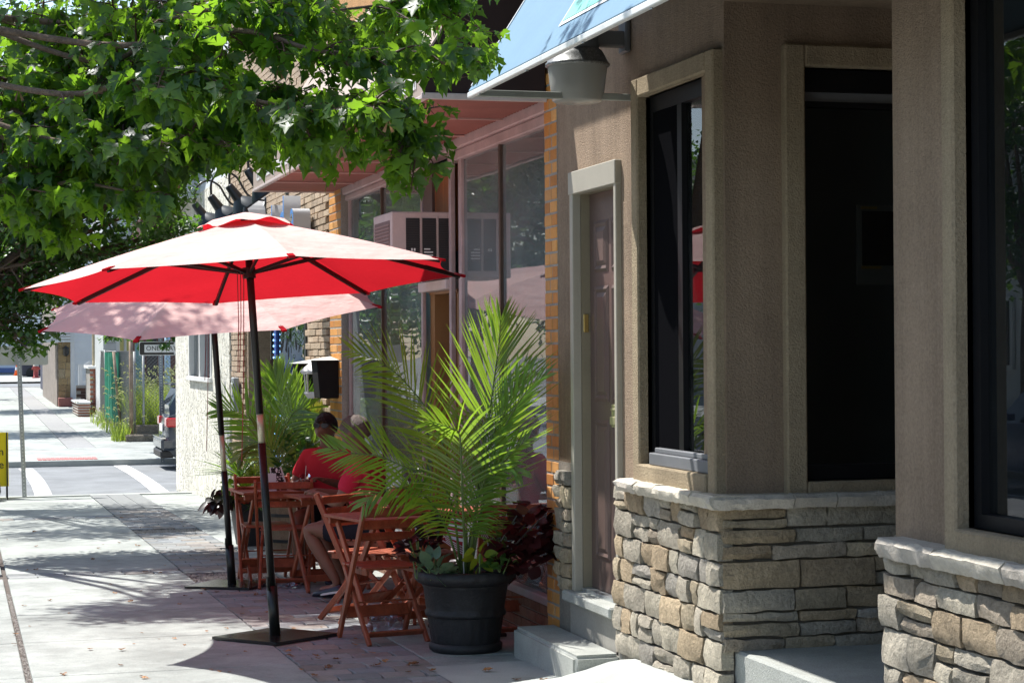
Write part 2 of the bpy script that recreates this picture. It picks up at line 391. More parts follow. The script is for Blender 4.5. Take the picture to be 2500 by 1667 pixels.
# far pavement with its strip of pavers and the red warning panel
far = MB(); FY = [YF, YF + 8, YF + 16, YF + 26, YF + 36, YF + 46, 96]
fb = MB(); fb.add([(-.3, q, gz(q) - .02) for q in FY] + [(9, q, gz(q) - .02) for q in FY], [(i, len(FY) + i, len(FY) + i + 1, i + 1) for i in range(len(FY) - 1)])
fsw = fb.build('far_sidewalk', DIRT); tag(fsw, kind='structure')
fa, fz = GF(76, 988), GF(129, 1075)
fx0 = (fa.x + fz.x) / 2; fx1 = (GF(126, 994).x + GF(195, 1073).x) / 2
q = YF + .0
FARP = M('far_pavers', (.26, .26, .255), .9, .15, 14, .15, 40, orand=.06)
fy = [YF] + [YF + 4.2 + 1.6 * i for i in range(33)]
for i in range(len(fy) - 1):
    segs = ((-.3, fx0), (fx0, fx1), (fx1, 9)) if i > 0 else ((-.3, 9),)
    for n_, (x0, x1) in enumerate(segs):
        slab_piece(x0, x1, fy[i], fy[i + 1], 0, .03, .006).build('slab', CONC2 if n_ != 1 else FARP, fsw)
fk = MB().box((-.3, YF - .15, ZS - .05), (9, YF - .002, Z1 + .002)); tag(fk.build('far_kerb', CONC), kind='structure')
REDP = M('red_warning_panel', (.52, .16, .15), .8, .12, 5)
wp = [onZ(*q, Z1 + .012) for q in ((101, 1135), (238, 1131), (240, 1120), (104, 1124))]
wx0 = min(p.x for p in wp); wx1 = max(p.x for p in wp); wy0 = YF + .12; wy1 = wy0 + .62
pn = thing('tactile_panel', 'red ribbed tactile warning panel at the far kerb of the cross street', 'tactile panel', (wx0, wy0, Z1))
for i in range(13):
    x0 = wx0 + (wx1 - wx0) * i / 13; x1 = wx0 + (wx1 - wx0) * (i + 1) / 13
    slab_piece(x0, x1, wy0, wy1, .014, .01, .006).build('tile', REDP, pn)
# far cross road and the white wall behind it
fr = MB().add([(-12, 96, gz(96) - .06), (30, 96, gz(96) - .06), (30, 106, gz(96) - .02), (-12, 106, gz(96) - .02)], [(0, 1, 2, 3)]).build('far_road', ASPH); tag(fr, kind='structure')
fp = MB().add([(-14, 106, gz(96) + .08), (30, 106, gz(96) + .08), (30, 135, gz(96) + .3), (-14, 135, gz(96) + .3)], [(0, 1, 2, 3)]).build('far_pavement', CONC); tag(fp, kind='structure')
# ================================================================ near stucco building with stone base
YL = onX(1364, 800, XW).y                       # its far end, at the brick pier
YB = onX(1773, 900, XW).y                       # corner of the first bay
Y2 = onX(2184, 900, XW - .05).y                 # corner of the second bay
X2 = XW - .05
ZL = 1.55 + (onX(1640, 1188, XW - .07).z - 1.55)  # top of the stone base
HB = thing('stucco_building', 'brown stucco corner building with black windows on a base of rough grey and tan stone', 'building', (XW + .3, 7.5, gz(7.5)))
TOP = 4.7
dj0 = onX(1405, 900, XW).y; dj1 = onX(1519, 900, XW).y     # door frame far and near edges
dtop = onX(1459, 408, XW).z
SILL = onX(1371, 1433.5, XW - .05).z
w0 = onX(1557, 700, XW - .05).y; w1 = onX(1723, 700, XW - .05).y       # first window opening (far, near)
wzt = onX(1640, 215, XW).z; wzb = onX(1640, 1140, XW).z
SW = .32
def wall_with_holes(name, y0, y1, z0, z1, x0, x1, holes, m, parent):
    b = MB(); yc = sorted({y0, y1, *[h[0] for h in holes], *[h[1] for h in holes]}); zc = sorted({z0, z1, *[h[2] for h in holes], *[h[3] for h in holes]})
    for i in range(len(yc) - 1):
        for j in range(len(zc) - 1):
            cy = (yc[i] + yc[i + 1]) / 2; cz = (zc[j] + zc[j + 1]) / 2
            if any(h[0] < cy < h[1] and h[2] < cz < h[3] for h in holes): continue
            b.box((x0, yc[i], zc[j]), (x1, yc[i + 1], zc[j + 1]))
    me = b.mesh(name); bm = bmesh.new(); bm.from_mesh(me); bmesh.ops.remove_doubles(bm, verts=bm.verts, dist=1e-4)
    dead = {}
    for f in bm.faces: dead.setdefault(tuple(sorted(v.index for v in f.verts)), []).append(f)
    bmesh.ops.delete(bm, geom=[f for k in dead.values() if len(k) > 1 for f in k], context='FACES')
    bm.to_mesh(me); bm.free(); me.materials.append(m); return link(name, me, None, parent)
# front wall of the first bay and the door wall
wall_with_holes('stucco_wall', YB, YL, -.25, TOP, XW, XW + SW, [(dj1 + .03, dj0 - .03, -.25, dtop - .03), (w1, w0, wzb, wzt)], STUCCO, HB)
# return wall into the porch, with a window
rwx0 = onY(1960, 700, YB).x; rzt = onY(2050, 168, YB).z; rzb = onY(2050, 1172, YB).z; rwx1 = rwx0 + .74
XR = rwx1 + .75
def wall_y(name, x0, x1, z0, z1, ya, yb, holes, m, parent):
    b = MB(); xc = sorted({x0, x1, *[h[0] for h in holes], *[h[1] for h in holes]}); zc = sorted({z0, z1, *[h[2] for h in holes], *[h[3] for h in holes]})
    for i in range(len(xc) - 1):
        for j in range(len(zc) - 1):
            cx = (xc[i] + xc[i + 1]) / 2; cz = (zc[j] + zc[j + 1]) / 2
            if any(h[0] < cx < h[1] and h[2] < cz < h[3] for h in holes): continue
            b.box((xc[i], ya, zc[j]), (xc[i + 1], yb, zc[j + 1]))
    return b.build(name, m, parent)
wall_y('stucco_wall', XW + .001, XR, -.25, TOP - .001, YB - .0005, YB + .28, [(rwx0, rwx1, rzb, rzt)], STUCCO, HB)
box('stucco_wall', (XR, Y2 - .3, -.3), (XR + .3, YB + .25, TOP - .002), STUCCO, HB)          # back of the porch
box('porch_ceiling', (XW - .0, Y2 + .002, 3.10), (XR - .002, YB - .002, 3.3), STUCCO, HB)
# second bay
b2w = onX(2328, 700, X2 - .05).y; b2b = onX(2420, 1298, X2).z; b2t = 3.05
wall_with_holes('stucco_wall', 1.2, Y2, -.3, TOP - .003, X2, X2 + SW, [(2.2, b2w, b2b, b2t)], STUCCO, HB)
box('stucco_wall', (X2 + .001, Y2 - .25, -.3), (XR + .28, Y2 - .0006, TOP - .004), STUCCO, HB)
# unseen overhang above the pavement, added to shade the top of the wall
MB().box((2.74, 1.0, 4.32), (8.5, 11.25, 7.4)).build('shade_overhang', STUCCO, HB)
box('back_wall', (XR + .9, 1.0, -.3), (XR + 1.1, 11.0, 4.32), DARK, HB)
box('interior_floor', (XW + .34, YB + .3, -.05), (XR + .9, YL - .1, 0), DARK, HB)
# stucco trims round the windows
def trim_x(y0, y1, z0, z1, X, wd, th, parent, name='window_trim', bottom=True, m=TRIM):
    """picture frame on a wall that faces the street; y0 near, y1 far"""
    b = MB(); xo, xi = X - th, X + .12
    b.box((xo, y1, z0 - wd * (1 if bottom else 0)), (xi, y1 + wd, z1 + wd)); b.box((xo, y0 - wd, z0 - wd * (1 if bottom else 0)), (xi, y0, z1 + wd))
    b.box((xo, y0 + .0004, z1), (xi, y1 - .0004, z1 + wd - .0004))
    if bottom: b.box((xo - .012, y0 + .0004, z0 - wd + .0004), (xi, y1 - .0004, z0))
    return b.build(name, m, parent, bevel=.008)
TWD = abs(onX(1543, 700, XW - .05).y - onX(1557, 700, XW - .05).y)
trim_x(w1, w0, wzb, wzt, XW, .095, .05, HB)
trim_x(2.2, b2w, b2b, b2t, X2, abs(onX(2299, 700, X2 - .05).y - b2w), .05, HB)
tb = MB(); tw = .1
tb.box((rwx0 - tw, YB - .045, rzb - tw), (rwx0, YB + .1, rzt + tw)); tb.box((rwx0 + .0004, YB - .045, rzt), (rwx1, YB + .1, rzt + tw - .0004)); tb.box((rwx1 + .0004, YB - .045, rzb - tw), (rwx1 + tw, YB + .1, rzt + tw))
tb.box((rwx0 + .0004, YB - .045, rzb - tw), (rwx1, YB + .1, rzb)); tb.build('window_trim', TRIM, HB, bevel=.008)
# windows
def win_x(y0, y1, z0, z1, X, parent, split=None):
    """frame set back in the opening; far sash has a dark insect screen"""
    f = thing('window', None, None, (X, y0, z0)); f.parent = parent; f.matrix_parent_inverse = world_of(parent).inverted()
    b = MB(); t = .05; xa, xb = X + .02, X + .10
    b.box((xa, y0 + .001, z0 + .001), (xb, y0 + t, z1 - .001)); b.box((xa, y1 - t, z0 + .001), (xb, y1 - .001, z1 - .001)); b.box((xa, y0 + t, z1 - t * 1.6), (xb, y1 - t, z1 - .001)); b.box((xa, y0 + t, z0 + .001), (xb, y1 - t, z0 + t))
    if split: b.box((xa + .004, split - .03, z0 + t), (xb - .004, split + .03, z1 - t * 1.6))
    b.build('window_frame', DARKF, f)
    if split:
        MB().box((xa + .03, y0 + t, z0 + t), (xa + .036, split - .03, z1 - t * 1.6)).build('window_pane', GLASSD, f)
        MB().box((xa + .004, split + .03, z0 + t), (xa + .02, y1 - t, z1 - t * 1.6)).build('window_screen', M('insect_screen', (.006, .006, .007), .9, .1, 60, spec=0), f)
    else: MB().box((xa + .03, y0 + t, z0 + t), (xa + .036, y1 - t, z1 - t * 1.6)).build('window_pane', GLASSD, f)
    return f
sp = onX(1664, 700, XW + .03).y
f1 = win_x(w1, w0, wzb, wzt, XW, HB, sp)
MB().box((XW - .035, w1 + .002, wzb + .001), (XW + .019, sp + .30, wzb + .06)).box((XW - .012, w1 + .004, wzb + .0605), (XW + .019, sp + .28, wzb + .085)).build('window_sill', GREYF, f1, bevel=.004)
f2 = win_x(2.2, b2w, b2b, b2t, X2, HB)
b = MB(); ya, yb = YB + .05, YB + .12; t = .035
b.box((rwx0 + .001, ya, rzb + .001), (rwx0 + t, yb, rzt - .001)); b.box((rwx1 - t, ya, rzb + .001), (rwx1 - .001, yb, rzt - .001)); b.box((rwx0 + t, ya, rzt - .1), (rwx1 - t, yb, rzt - .001)); b.box((rwx0 + t, ya, rzb + .001), (rwx1 - t, yb, rzb + .07))
b.box((rwx0 + t, ya + .01, rzt - .17), (rwx1 - t, yb, rzt - .145))
f3 = thing('window', None, None, (rwx0, YB, rzb)); f3.parent = HB; f3.matrix_parent_inverse = world_of(HB).inverted()
b.build('window_frame', DARKF, f3)
MB().box((rwx0 + t, ya + .035, rzb + .07), (rwx1 - t, ya + .04, rzt - .17)).build('window_pane', GLASSR, f3)
MB().box((rwx0 + t, ya + .03, rzt - .145), (rwx1 - t, ya + .034, rzt - .1)).build('window_pane', GREYF, f3)
# dark paper notice holder seen inside the porch window
nb = thing('picture_frame', 'grey picture frame with gold corners behind the dark porch window', 'picture frame', onY(2130, 690, YB + .24))
p0 = onY(2092, 500, YB + .24); p1 = onY(2186, 695, YB + .24)
pf = MB(); 
pf.box((p0.x, YB + .24, p1.z), (p1.x + .03, YB + .25, p0.z)); pf.build('mount', M('grey_mount', (.42, .42, .36), .6, .1), nb)
MB().box((p0.x + .025, YB + .234, p1.z + .09), (p1.x + .01, YB + .2395, p0.z - .03)).build('picture', DARK, nb)
MB().box((p0.x + .02, YB + .232, p0.z - .02), (p0.x + .10, YB + .239, p0.z - .008)).box((p0.x + .02, YB + .232, p1.z + .075), (p0.x + .12, YB + .239, p1.z + .087)).build('gold_strip', M('gold_strip', (.8, .5, .12), .4, .1), nb)
# ------------------------------------------------ stones
def stone_mesh(w, h, d, seed):
    """one rough faced stone, face towards -Y, centred; w along X, h along Z"""
    r = random.Random(seed); nx, nz = max(2, min(5, round(w / .06))), 3 if h > .075 else 2
    vs = []; fs = []
    lean = r.uniform(-.007, .007); lean2 = r.uniform(-.006, .006)
    for j in range(nz + 1):
        for i in range(nx + 1):
            u = i / nx; v = j / nz; e = (i in (0, nx)) + (j in (0, nz))
            x = (u - .5) * w + (r.uniform(-.35, .35) * w / nx if 0 < i < nx else r.uniform(-.004, .008) * (1 if i == 0 else -1))
            z = (v - .5) * h + (r.uniform(-.3, .3) * h / nz if 0 < j < nz else r.uniform(-.002, .007) * (1 if j == 0 else -1))
            y = -d + (0.007 if e == 1 else .014 if e == 2 else 0) + r.uniform(-.005, .006) + lean * (u - .5) * 2 + lean2 * (v - .5) * 2
            vs.append((x, y, z))
    nn = nx + 1
    for j in range(nz):
        for i in range(nx): fs.append((j * nn + i, j * nn + i + 1, (j + 1) * nn + i + 1, (j + 1) * nn + i))
    ring = [i for i in range(nn)] + [j * nn + nx for j in range(1, nz + 1)] + [nz * nn + i for i in range(nx - 1, -1, -1)] + [j * nn for j in range(nz - 1, 0, -1)]
    base = len(vs)
    for q in ring: vs.append((vs[q][0] * 1.0, 0.02, vs[q][2]))
    k = len(ring)
    for a in range(k): fs.append((ring[(a + 1) % k], ring[a], base + a, base + (a + 1) % k))
    me = MB().add(vs, fs).mesh('stone'); me.materials.append(STONE); shade_auto(me, 24); return me
def put_stone(name, me, loc, rzz, parent, m=None):
    o = bpy.data.objects.new(name, me); COL.objects.link(o); o.parent = parent; o.matrix_parent_inverse = world_of(parent).inverted()
    o.location = loc; o.rotation_euler = (0, random.uniform(-.02, .02), rzz); return o
def courses(z0, z1, r, hts=(.07, .085, .10, .115, .13)):
    hs = []; z = z1
    while z > z0 + .03:
        h = r.choice(hts); 
        if z - h < z0 + .05: h = z - z0
        hs.append((z - h, z)); z -= h
    return hs
def stone_wall(axis, fixed, a0, a1, z0, z1, parent, seed, wmin=.11, wmax=.3, d=.055, quoin=None, hts=(.07, .085, .10, .115, .13)):
    """axis 'x': wall faces -X (runs along Y); 'y': wall faces -Y (runs along X)"""
    r = random.Random(seed)
    for n_, (za, zb) in enumerate(courses(z0, z1, r, hts)):
        p = a0 - (0 if quoin is None else (quoin if n_ % 2 else -.0))
        while p < a1 - .02:
            wd = r.uniform(wmin, wmax)
            if a1 - (p + wd) < wmin * .8: wd = a1 - p
            h = zb - za
            parts = [(za, zb)]
            if h > .095 and r.random() < .3: c = za + h * r.uniform(.4, .6); parts = [(za, c), (c, zb)]
            for (sa, sb) in parts:
                dd = d + r.uniform(-.009, .010)
                me = stone_mesh(wd - .006, sb - sa - .006, dd, r.random())
                c = p + wd / 2; zc = (sa + sb) / 2
                if axis == 'x': put_stone('stone', me, (fixed, c, zc), -math.pi / 2, parent)
                else: put_stone('stone', me, (c, fixed, zc), 0, parent)
            p += wd
def gl(Y): return gz(Y) + .0
zr = onX(1650, 1630, XW).z - .03                 # foot of the stone on the raised apron
MB().box((XW - .012, YB + .0, -.35), (XW + .004, dj1 + .0, ZL - .02)).build('mortar_bed', MORTAR, HB)
MB().box((XW - .01, YB - .012, -.35), (XR, YB + .004, ZL - .02)).build('mortar_bed', MORTAR, HB)
stone_wall('x', XW - .012, YB - .045, dj1 - .002, zr, ZL - .055, HB, 11, .11, .30)
floor_z = onY(1990, 1580, YB).z
stone_wall('y', YB - .012, XW - .045, XR, floor_z, ZL - .055, HB, 23, .18, .42)
MB().box((X2 - .012, 1.3, -.35), (X2 + .004, Y2 + .0, .8)).build('mortar_bed', MORTAR, HB)
ZL2 = onX(2250, 1330, X2 - .08).z
stone_wall('x', X2 - .012, 2.6, Y2 + .012, -.25, ZL2 - .05, HB, 37, .12, .30, hts=(.08, .10, .115, .135))
stone_wall('y', Y2 - .235, X2 + .06, XR, -.2, ZL2 - .05, HB, 41, .2, .4) if False else None
MB().box((X2 + .0, Y2 - .004, -.35), (XR, Y2 + .012, ZL2)).build('mortar_bed', MORTAR, HB)
# small patch of stone between the pier and the door
pz = onX(1372, 1117, XW).z
MB().box((XW - .006, dj0 + .002, -.25), (XW + .004, YL, pz - .02)).build('mortar_bed', MORTAR, HB)
stone_wall('x', XW - .006, dj0 + .004, onX(1372, 1117, XW).y, SILL - .02, pz - .06, HB, 51, .12, .16, .05)
def ledge(axis, fixed, a0, a1, ztop, parent, seed, th=.062, d=.125, wmin=.2, wmax=.5):
    r = random.Random(seed); p = a0
    while p < a1 - .02:
        wd = r.uniform(wmin, wmax)
        if a1 - (p + wd) < wmin * .6: wd = a1 - p
        # ledge stone: flat top, hammered face
        nx = max(3, round(wd / .035)); vs = []; fs = []
        cols = 5
        for i in range(nx + 1):
            x = -wd / 2 + .003 + (wd - .006) * i / nx
            prof = [(0.06, 0.), (-d + .02, 0.), (-d, -.016), (-d + .004, -th * .6), (-d + .02, -th), (.06, -th)]
            for q, (yy, zz) in enumerate(prof): vs.append((x, yy + (r.uniform(-.007, .007) if 0 < q < 5 else 0), zz + (r.uniform(-.003, .003) if q else 0)))
        for i in range(nx):
            for q in range(5): fs.append((i * 6 + q, i * 6 + q + 1, (i + 1) * 6 + q + 1, (i + 1) * 6 + q))
        fs += [tuple(range(6))[::-1], tuple(range(nx * 6, nx * 6 + 6))]
        me = MB().add(vs, fs).mesh('ledge_stone'); me.materials.append(LEDGE); shade_auto(me, 30)
        bm = bmesh.new(); bm.from_mesh(me); bmesh.ops.recalc_face_normals(bm, faces=bm.faces); bm.to_mesh(me); bm.free()
        c = p + wd / 2
        put_stone('ledge_stone', me, (fixed, c, ztop) if axis == 'x' else (c, fixed, ztop), -math.pi / 2 if axis == 'x' else 0, parent).rotation_euler[1] = r.uniform(-.006, .006)
        p += wd
LYL = onX(1497, 1165, XW - .125).y
ledge('x', XW, YB - .115, LYL, ZL, HB, 3)
ledge('y', YB, XW - .112, XR, ZL - .001, HB, 5)
ledge('x', X2, 2.6, onX(2131, 1300, X2 - .115).y, ZL2, HB, 8, .07, .115)
ledge('x', XW, dj0 + .005, onX(1366, 1120, XW - .1).y, pz, HB, 14, .07, .1, .09, .13)
# ------------------------------------------------ door
DRX = XW + .07
dr = thing('door', None, None, (DRX, dj1, SILL)); dr.parent = HB; dr.matrix_parent_inverse = world_of(HB).inverted()
ft = .055
b = MB(); fx = XW - .03
b.box((fx, dj0 - ft, SILL), (XW + .02, dj0, dtop)); b.box((fx, dj1, SILL - .25), (XW + .02, dj1 + ft * .7, dtop)); b.box((fx - .006, dj1 - .006, dtop - .12), (XW + .0185, dj0 + .006, dtop + .005))
b.build('door_frame', FRAMEW, dr, bevel=.004)
b = MB(); b.box((XW + .02, dj0 - ft - .003, SILL), (DRX + .06, dj0 - ft + .05, dtop - .05)); b.box((XW + .02, dj1 - .02, SILL), (DRX + .06, dj1 + ft * .7 - .003, dtop - .05)); b.box((XW + .02, dj1, dtop - .12), (DRX + .06, dj0, dtop - .05))
b.build('door_jamb', JAMB, dr)
# leaf with raised panels
y0, y1 = dj1 + .03, dj0 - ft - .004; z0, z1 = SILL + .02, dtop - .122
b = MB(); b.box((DRX, y0, z0), (DRX + .04, y1, z1)); b.build('door_leaf', DOORC, dr)
Hh = z1 - z0; wdh = y1 - y0
for (pa, pb) in ((.07, .355), (.40, .70), (.735, .925)) if False else ((.08, .43), (.475, .765), (.80, .93)):
    for s_ in (0, 1):
        ya = y0 + wdh * (.12 + .42 * s_); yb_ = ya + wdh * .34; za, zb = z0 + Hh * pa, z0 + Hh * pb
        q = MB(); e = .018
        o0 = [(DRX - .001, ya, za), (DRX - .001, yb_, za), (DRX - .001, yb_, zb), (DRX - .001, ya, zb)]
        o1 = [(DRX - .011, ya + e, za + e), (DRX - .011, yb_ - e, za + e), (DRX - .011, yb_ - e, zb - e), (DRX - .011, ya + e, zb - e)]
        o2 = [(DRX - .002, ya + 2 * e, za + 2 * e), (DRX - .002, yb_ - 2 * e, za + 2 * e), (DRX - .002, yb_ - 2 * e, zb - 2 * e), (DRX - .002, ya + 2 * e, zb - 2 * e)]
        o3 = [(DRX - .012, ya + 3.4 * e, za + 3.4 * e), (DRX - .012, yb_ - 3.4 * e, za + 3.4 * e), (DRX - .012, yb_ - 3.4 * e, zb - 3.4 * e), (DRX - .012, ya + 3.4 * e, zb - 3.4 * e)]
        fs = [(4 * a + k, 4 * a + (k + 1) % 4, 4 * a + 4 + (k + 1) % 4, 4 * a + 4 + k) for a in range(3) for k in range(4)] + [(12, 13, 14, 15)]
        q.add(o0 + o1 + o2 + o3, fs).build('door_panel', DOORC, dr)
ms = onX(1507, 1012, DRX); b = MB(); b.box((DRX - .02, y0 + .05, ms.z - .07), (DRX - .002, ms.y + .04, ms.z + .055)); b.box((DRX - .028, y0 + .055, ms.z + .02), (DRX - .018, ms.y + .035, ms.z + .035)); b.box((DRX - .032, y0 + .055, ms.z - .055), (DRX - .018, ms.y + .035, ms.z - .01))
b.build('mail_slot', M('aged_brass', (.50, .47, .28), .35, .15, 20, metal=.7), dr, bevel=.004)
st = onX(1452, 788, XW + .04); yj = dj0 - ft - .006
b = MB(); b.box((XW + .03, yj - .004, st.z - .05), (XW + .058, yj, st.z + .05)); b.build('strike_plate', BRASS, dr, bevel=.002)
b = MB(); b.box((XW - .075, dj1 + .02, SILL - .06), (DRX + .02, dj0 + .05, SILL)); b.build('threshold', STEPC, dr, bevel=.01)
b = MB(); b.box((XW + .01, dj1 + .05, SILL + .0005), (DRX - .005, dj0 - ft - .01, SILL + .02)); b.build('sill_plate', M('sill_aluminium', (.5, .53, .54), .3, .1, 14, metal=.7), dr)
box('step_riser', (XW - .03, dj1 - .05, -.25), (XW + .02, dj0 + .03, SILL - .06), M('riser_paint', (.30, .285, .25), .7, .1, 4, .1, 80), HB)
# ------------------------------------------------ front step, apron, porch slab
s0 = onX(1252.7, 1524, 3.02); s1 = onX(1401.6, 1605, 3.02); ST = (s0.z + s1.z) / 2
stp = thing('concrete_step', 'worn grey concrete step in front of the brown panelled door', 'step', (3.15, (s0.y + s1.y) / 2, gz(s0.y)))
b = MB(); b.box((3.02, s1.y, gz(s0.y) - .06), (XW - .025, s0.y, ST)); me = b.mesh('step_block'); bm = bmesh.new(); bm.from_mesh(me)
bmesh.ops.bevel(bm, geom=bm.edges[:], offset=.02, segments=3, affect='EDGES'); bm.to_mesh(me); bm.free(); me.materials.append(STEPC); shade_auto(me); link('step_block', me, None, stp)
ap = MB(); nx, ny = 14, 22; ax0, ax1, ay0, ay1 = 2.45, XW, 6.2, s0.y - .25
def sm(a, b, t): t = max(0, min(1, (t - a) / (b - a))); return t * t * (3 - 2 * t)
vs = []
for j in range(ny + 1):
    for i in range(nx + 1):
        x = ax0 + (ax1 - ax0) * i / nx; yy = ay0 + (ay1 - ay0) * j / ny
        h = .165 * sm(2.62, XW - .1, x) * sm(s1.y + .28, s1.y - .35, yy) + .012 * noise.noise(V((x * 3, yy * 3, 0))) * sm(2.5, 2.8, x)
        vs.append((x, yy, gz(yy) + .003 + h))
ap.add(vs, [(j * (nx + 1) + i, j * (nx + 1) + i + 1, (j + 1) * (nx + 1) + i + 1, (j + 1) * (nx + 1) + i) for j in range(ny) for i in range(nx)])
tag(ap.build('concrete_apron', CONC, smooth=True), kind='structure')
pe = onY(1787, 1600, YB - .06); PZ = floor_z + .012
ps = MB(); ps.box((XW + .02, Y2 - .0, -.4), (XR, YB - .015, PZ)); o = ps.build('porch_floor', STEPC, bevel=.012); tag(o, kind='structure')
# ================================================================ blue awning with its arm, wall lamp
BLUE = M('blue_awning_vinyl', (.15, .255, .345), .5, .05, 2.5, .03, 60, .05, 8, .25)
XB = 2.445
cB = onX(1144, 223, XB); YE = cB.y; ZB = cB.z; YN = 2.4; dxB = .335; dzB = .66
BA = thing('blue_awning', 'light blue sloping awning with a white edge and a green logo above the window', 'awning', (XW, 8, ZB))
kx = (XW - XB - .02); kz = kx * (223 / 133) * .94
b = MB(); b.add([(XB, YN, ZB), (XB, YE, ZB), (XB + kx, YE, ZB + kz), (XB + kx, YN, ZB + kz), (XB + .012, YN, ZB - .006), (XB + .012, YE, ZB - .006), (XB + kx, YE, ZB + kz - .012), (XB + kx, YN, ZB + kz - .012)],
                [(0, 3, 2, 1), (4, 5, 6, 7), (1, 2, 6, 5), (0, 4, 7, 3), (0, 1, 5, 4), (3, 7, 6, 2)]); b.build('awning_cover', BLUE, BA)
b = MB(); b.box((XB - .006, YN, ZB - .035), (XB + .022, YE + .006, ZB - .007)).build('edge_rail', M('awning_edge_white', (.72, .72, .70), .4, .08, 6, spec=.4), BA, bevel=.004)
for i in range(9): yy = YN + .3 + (YE - YN - .5) * i / 8; MB().tube([(XB + .008, yy, ZB - .036), (XB + .008, yy, ZB - .041)], .007, 6).build('rivet', STEEL, BA)
b = MB(); b.box((XB + .022, YE - .03, ZB - .028), (XW - .002, YE - .002, ZB + .006)).build('support_arm', M('arm_paint', (.36, .38, .35), .45, .1, 12, metal=.4), BA, bevel=.003)
b = MB(); b.bar((XB + .02, YE - .016, ZB + .02), (XB + kx, YE - .016, ZB + kz - .02), .025, .02, (0, 1, 0)).build('slope_rail', ALU, BA)
# logo: a green tilted panel with a white border and a white round stroke
nB = V((-kz, 0, kx)).normalized()
def onB(x, y, off):
    r = ray(x, y); p0 = V((XB, 0, ZB)) + nB * off; k = (p0 - CAM).dot(nB) / r.dot(nB); return CAM + r * k
vB = V((kx, 0, kz)).normalized(); uB = V((0, -1, 0))
lg = [onB(*q, .004) for q in ((1363, 66), (1475, 12))]
# panel measured on the awning: lower edge from lg[0] to lg[1]
LW = (lg[1] - lg[0]).length
def quadB(name, u0, u1, v0, v1, off, m, rad=0):
    o = lg[0] + nB * off
    return MB().add([o + uB * u0 + vB * v0, o + uB * u1 + vB * v0, o + uB * u1 + vB * v1, o + uB * u0 + vB * v1], [(0, 1, 2, 3)]).build(name, m, BA)
WVIN = M('white_vinyl', (.78, .79, .77), .4, .04, 5); GVIN = M('green_vinyl', (.22, .56, .45), .4, .04, 5)
quadB('logo_border', 0, LW * 1.45, 0, .55, 0, WVIN); quadB('logo_panel', .022, LW * 1.45 - .022, .022, .528, .002, GVIN)
b = MB(); vs = []; n = 28; cu, cv, ra, rb = LW * .72, .25, .16, .19
for i in range(n + 1):
    a = math.radians(150 + 300 * i / n)
    for k in (1, .78): vs.append(lg[0] + nB * .004 + uB * (cu + ra * k * math.cos(a)) + vB * (cv + rb * k * math.sin(a)))
b.add(vs, [(2 * i, 2 * i + 2, 2 * i + 3, 2 * i + 1) for i in range(n)]).build('logo_letter', WVIN, BA)
# wall lamp
lc = onX(1405, 140, 3.02); LZ0 = onX(1390, 258, 3.02).z; 
LP = thing('wall_lamp', 'grey barn style area lamp with a ribbed clear lens on the stucco wall', 'lamp', (XW, lc.y, LZ0))
sc = .19 / .19
c = (3.03, lc.y, LZ0)
RIB = N('lamp_lens'); RIB.b.inputs['Base Color'].default_value = (.42, .415, .38, 1); RIB.b.inputs['Roughness'].default_value = .25; RIB.b.inputs['Transmission Weight'].default_value = .25; RIB.b.inputs['IOR'].default_value = 1.3
MB().lathe([(.0, .0), (.118, .003), (.128, .012), (.138, .09), (.150, .185)], c, 72, ripple=lambda i, j: .0028 * (j % 2) if i > 1 else 0).build('lens', RIB.m, LP, smooth=True)
MB().lathe([(.150, .181), (.160, .186), (.160, .196), (.152, .202), (.136, .235), (.118, .265), (.11, .27)], c, 44, ripple=lambda i, j: .006 * (j % 2)).build('reflector', M('lamp_reflector', (.20, .205, .20), .4, .3, 60, .5, 160, metal=.6), LP, smooth=True)
MB().lathe([(.11, .27), (.112, .285), (.108, .31), (.104, .42), (.07, .46), (0, .465)], c, 32).build('housing', M('lamp_housing', (.12, .135, .15), .45, .1, 14, metal=.4), LP, smooth=True)
b = MB(); b.box((3.10, lc.y - .035, LZ0 + .29), (XW - .001, lc.y + .035, LZ0 + .37)).box((XW - .03, lc.y - .06, LZ0 + .26), (XW - .0005, lc.y + .06, LZ0 + .44)).build('bracket', M('lamp_bracket', (.12, .12, .12), .5, .1, 14), LP, bevel=.008)
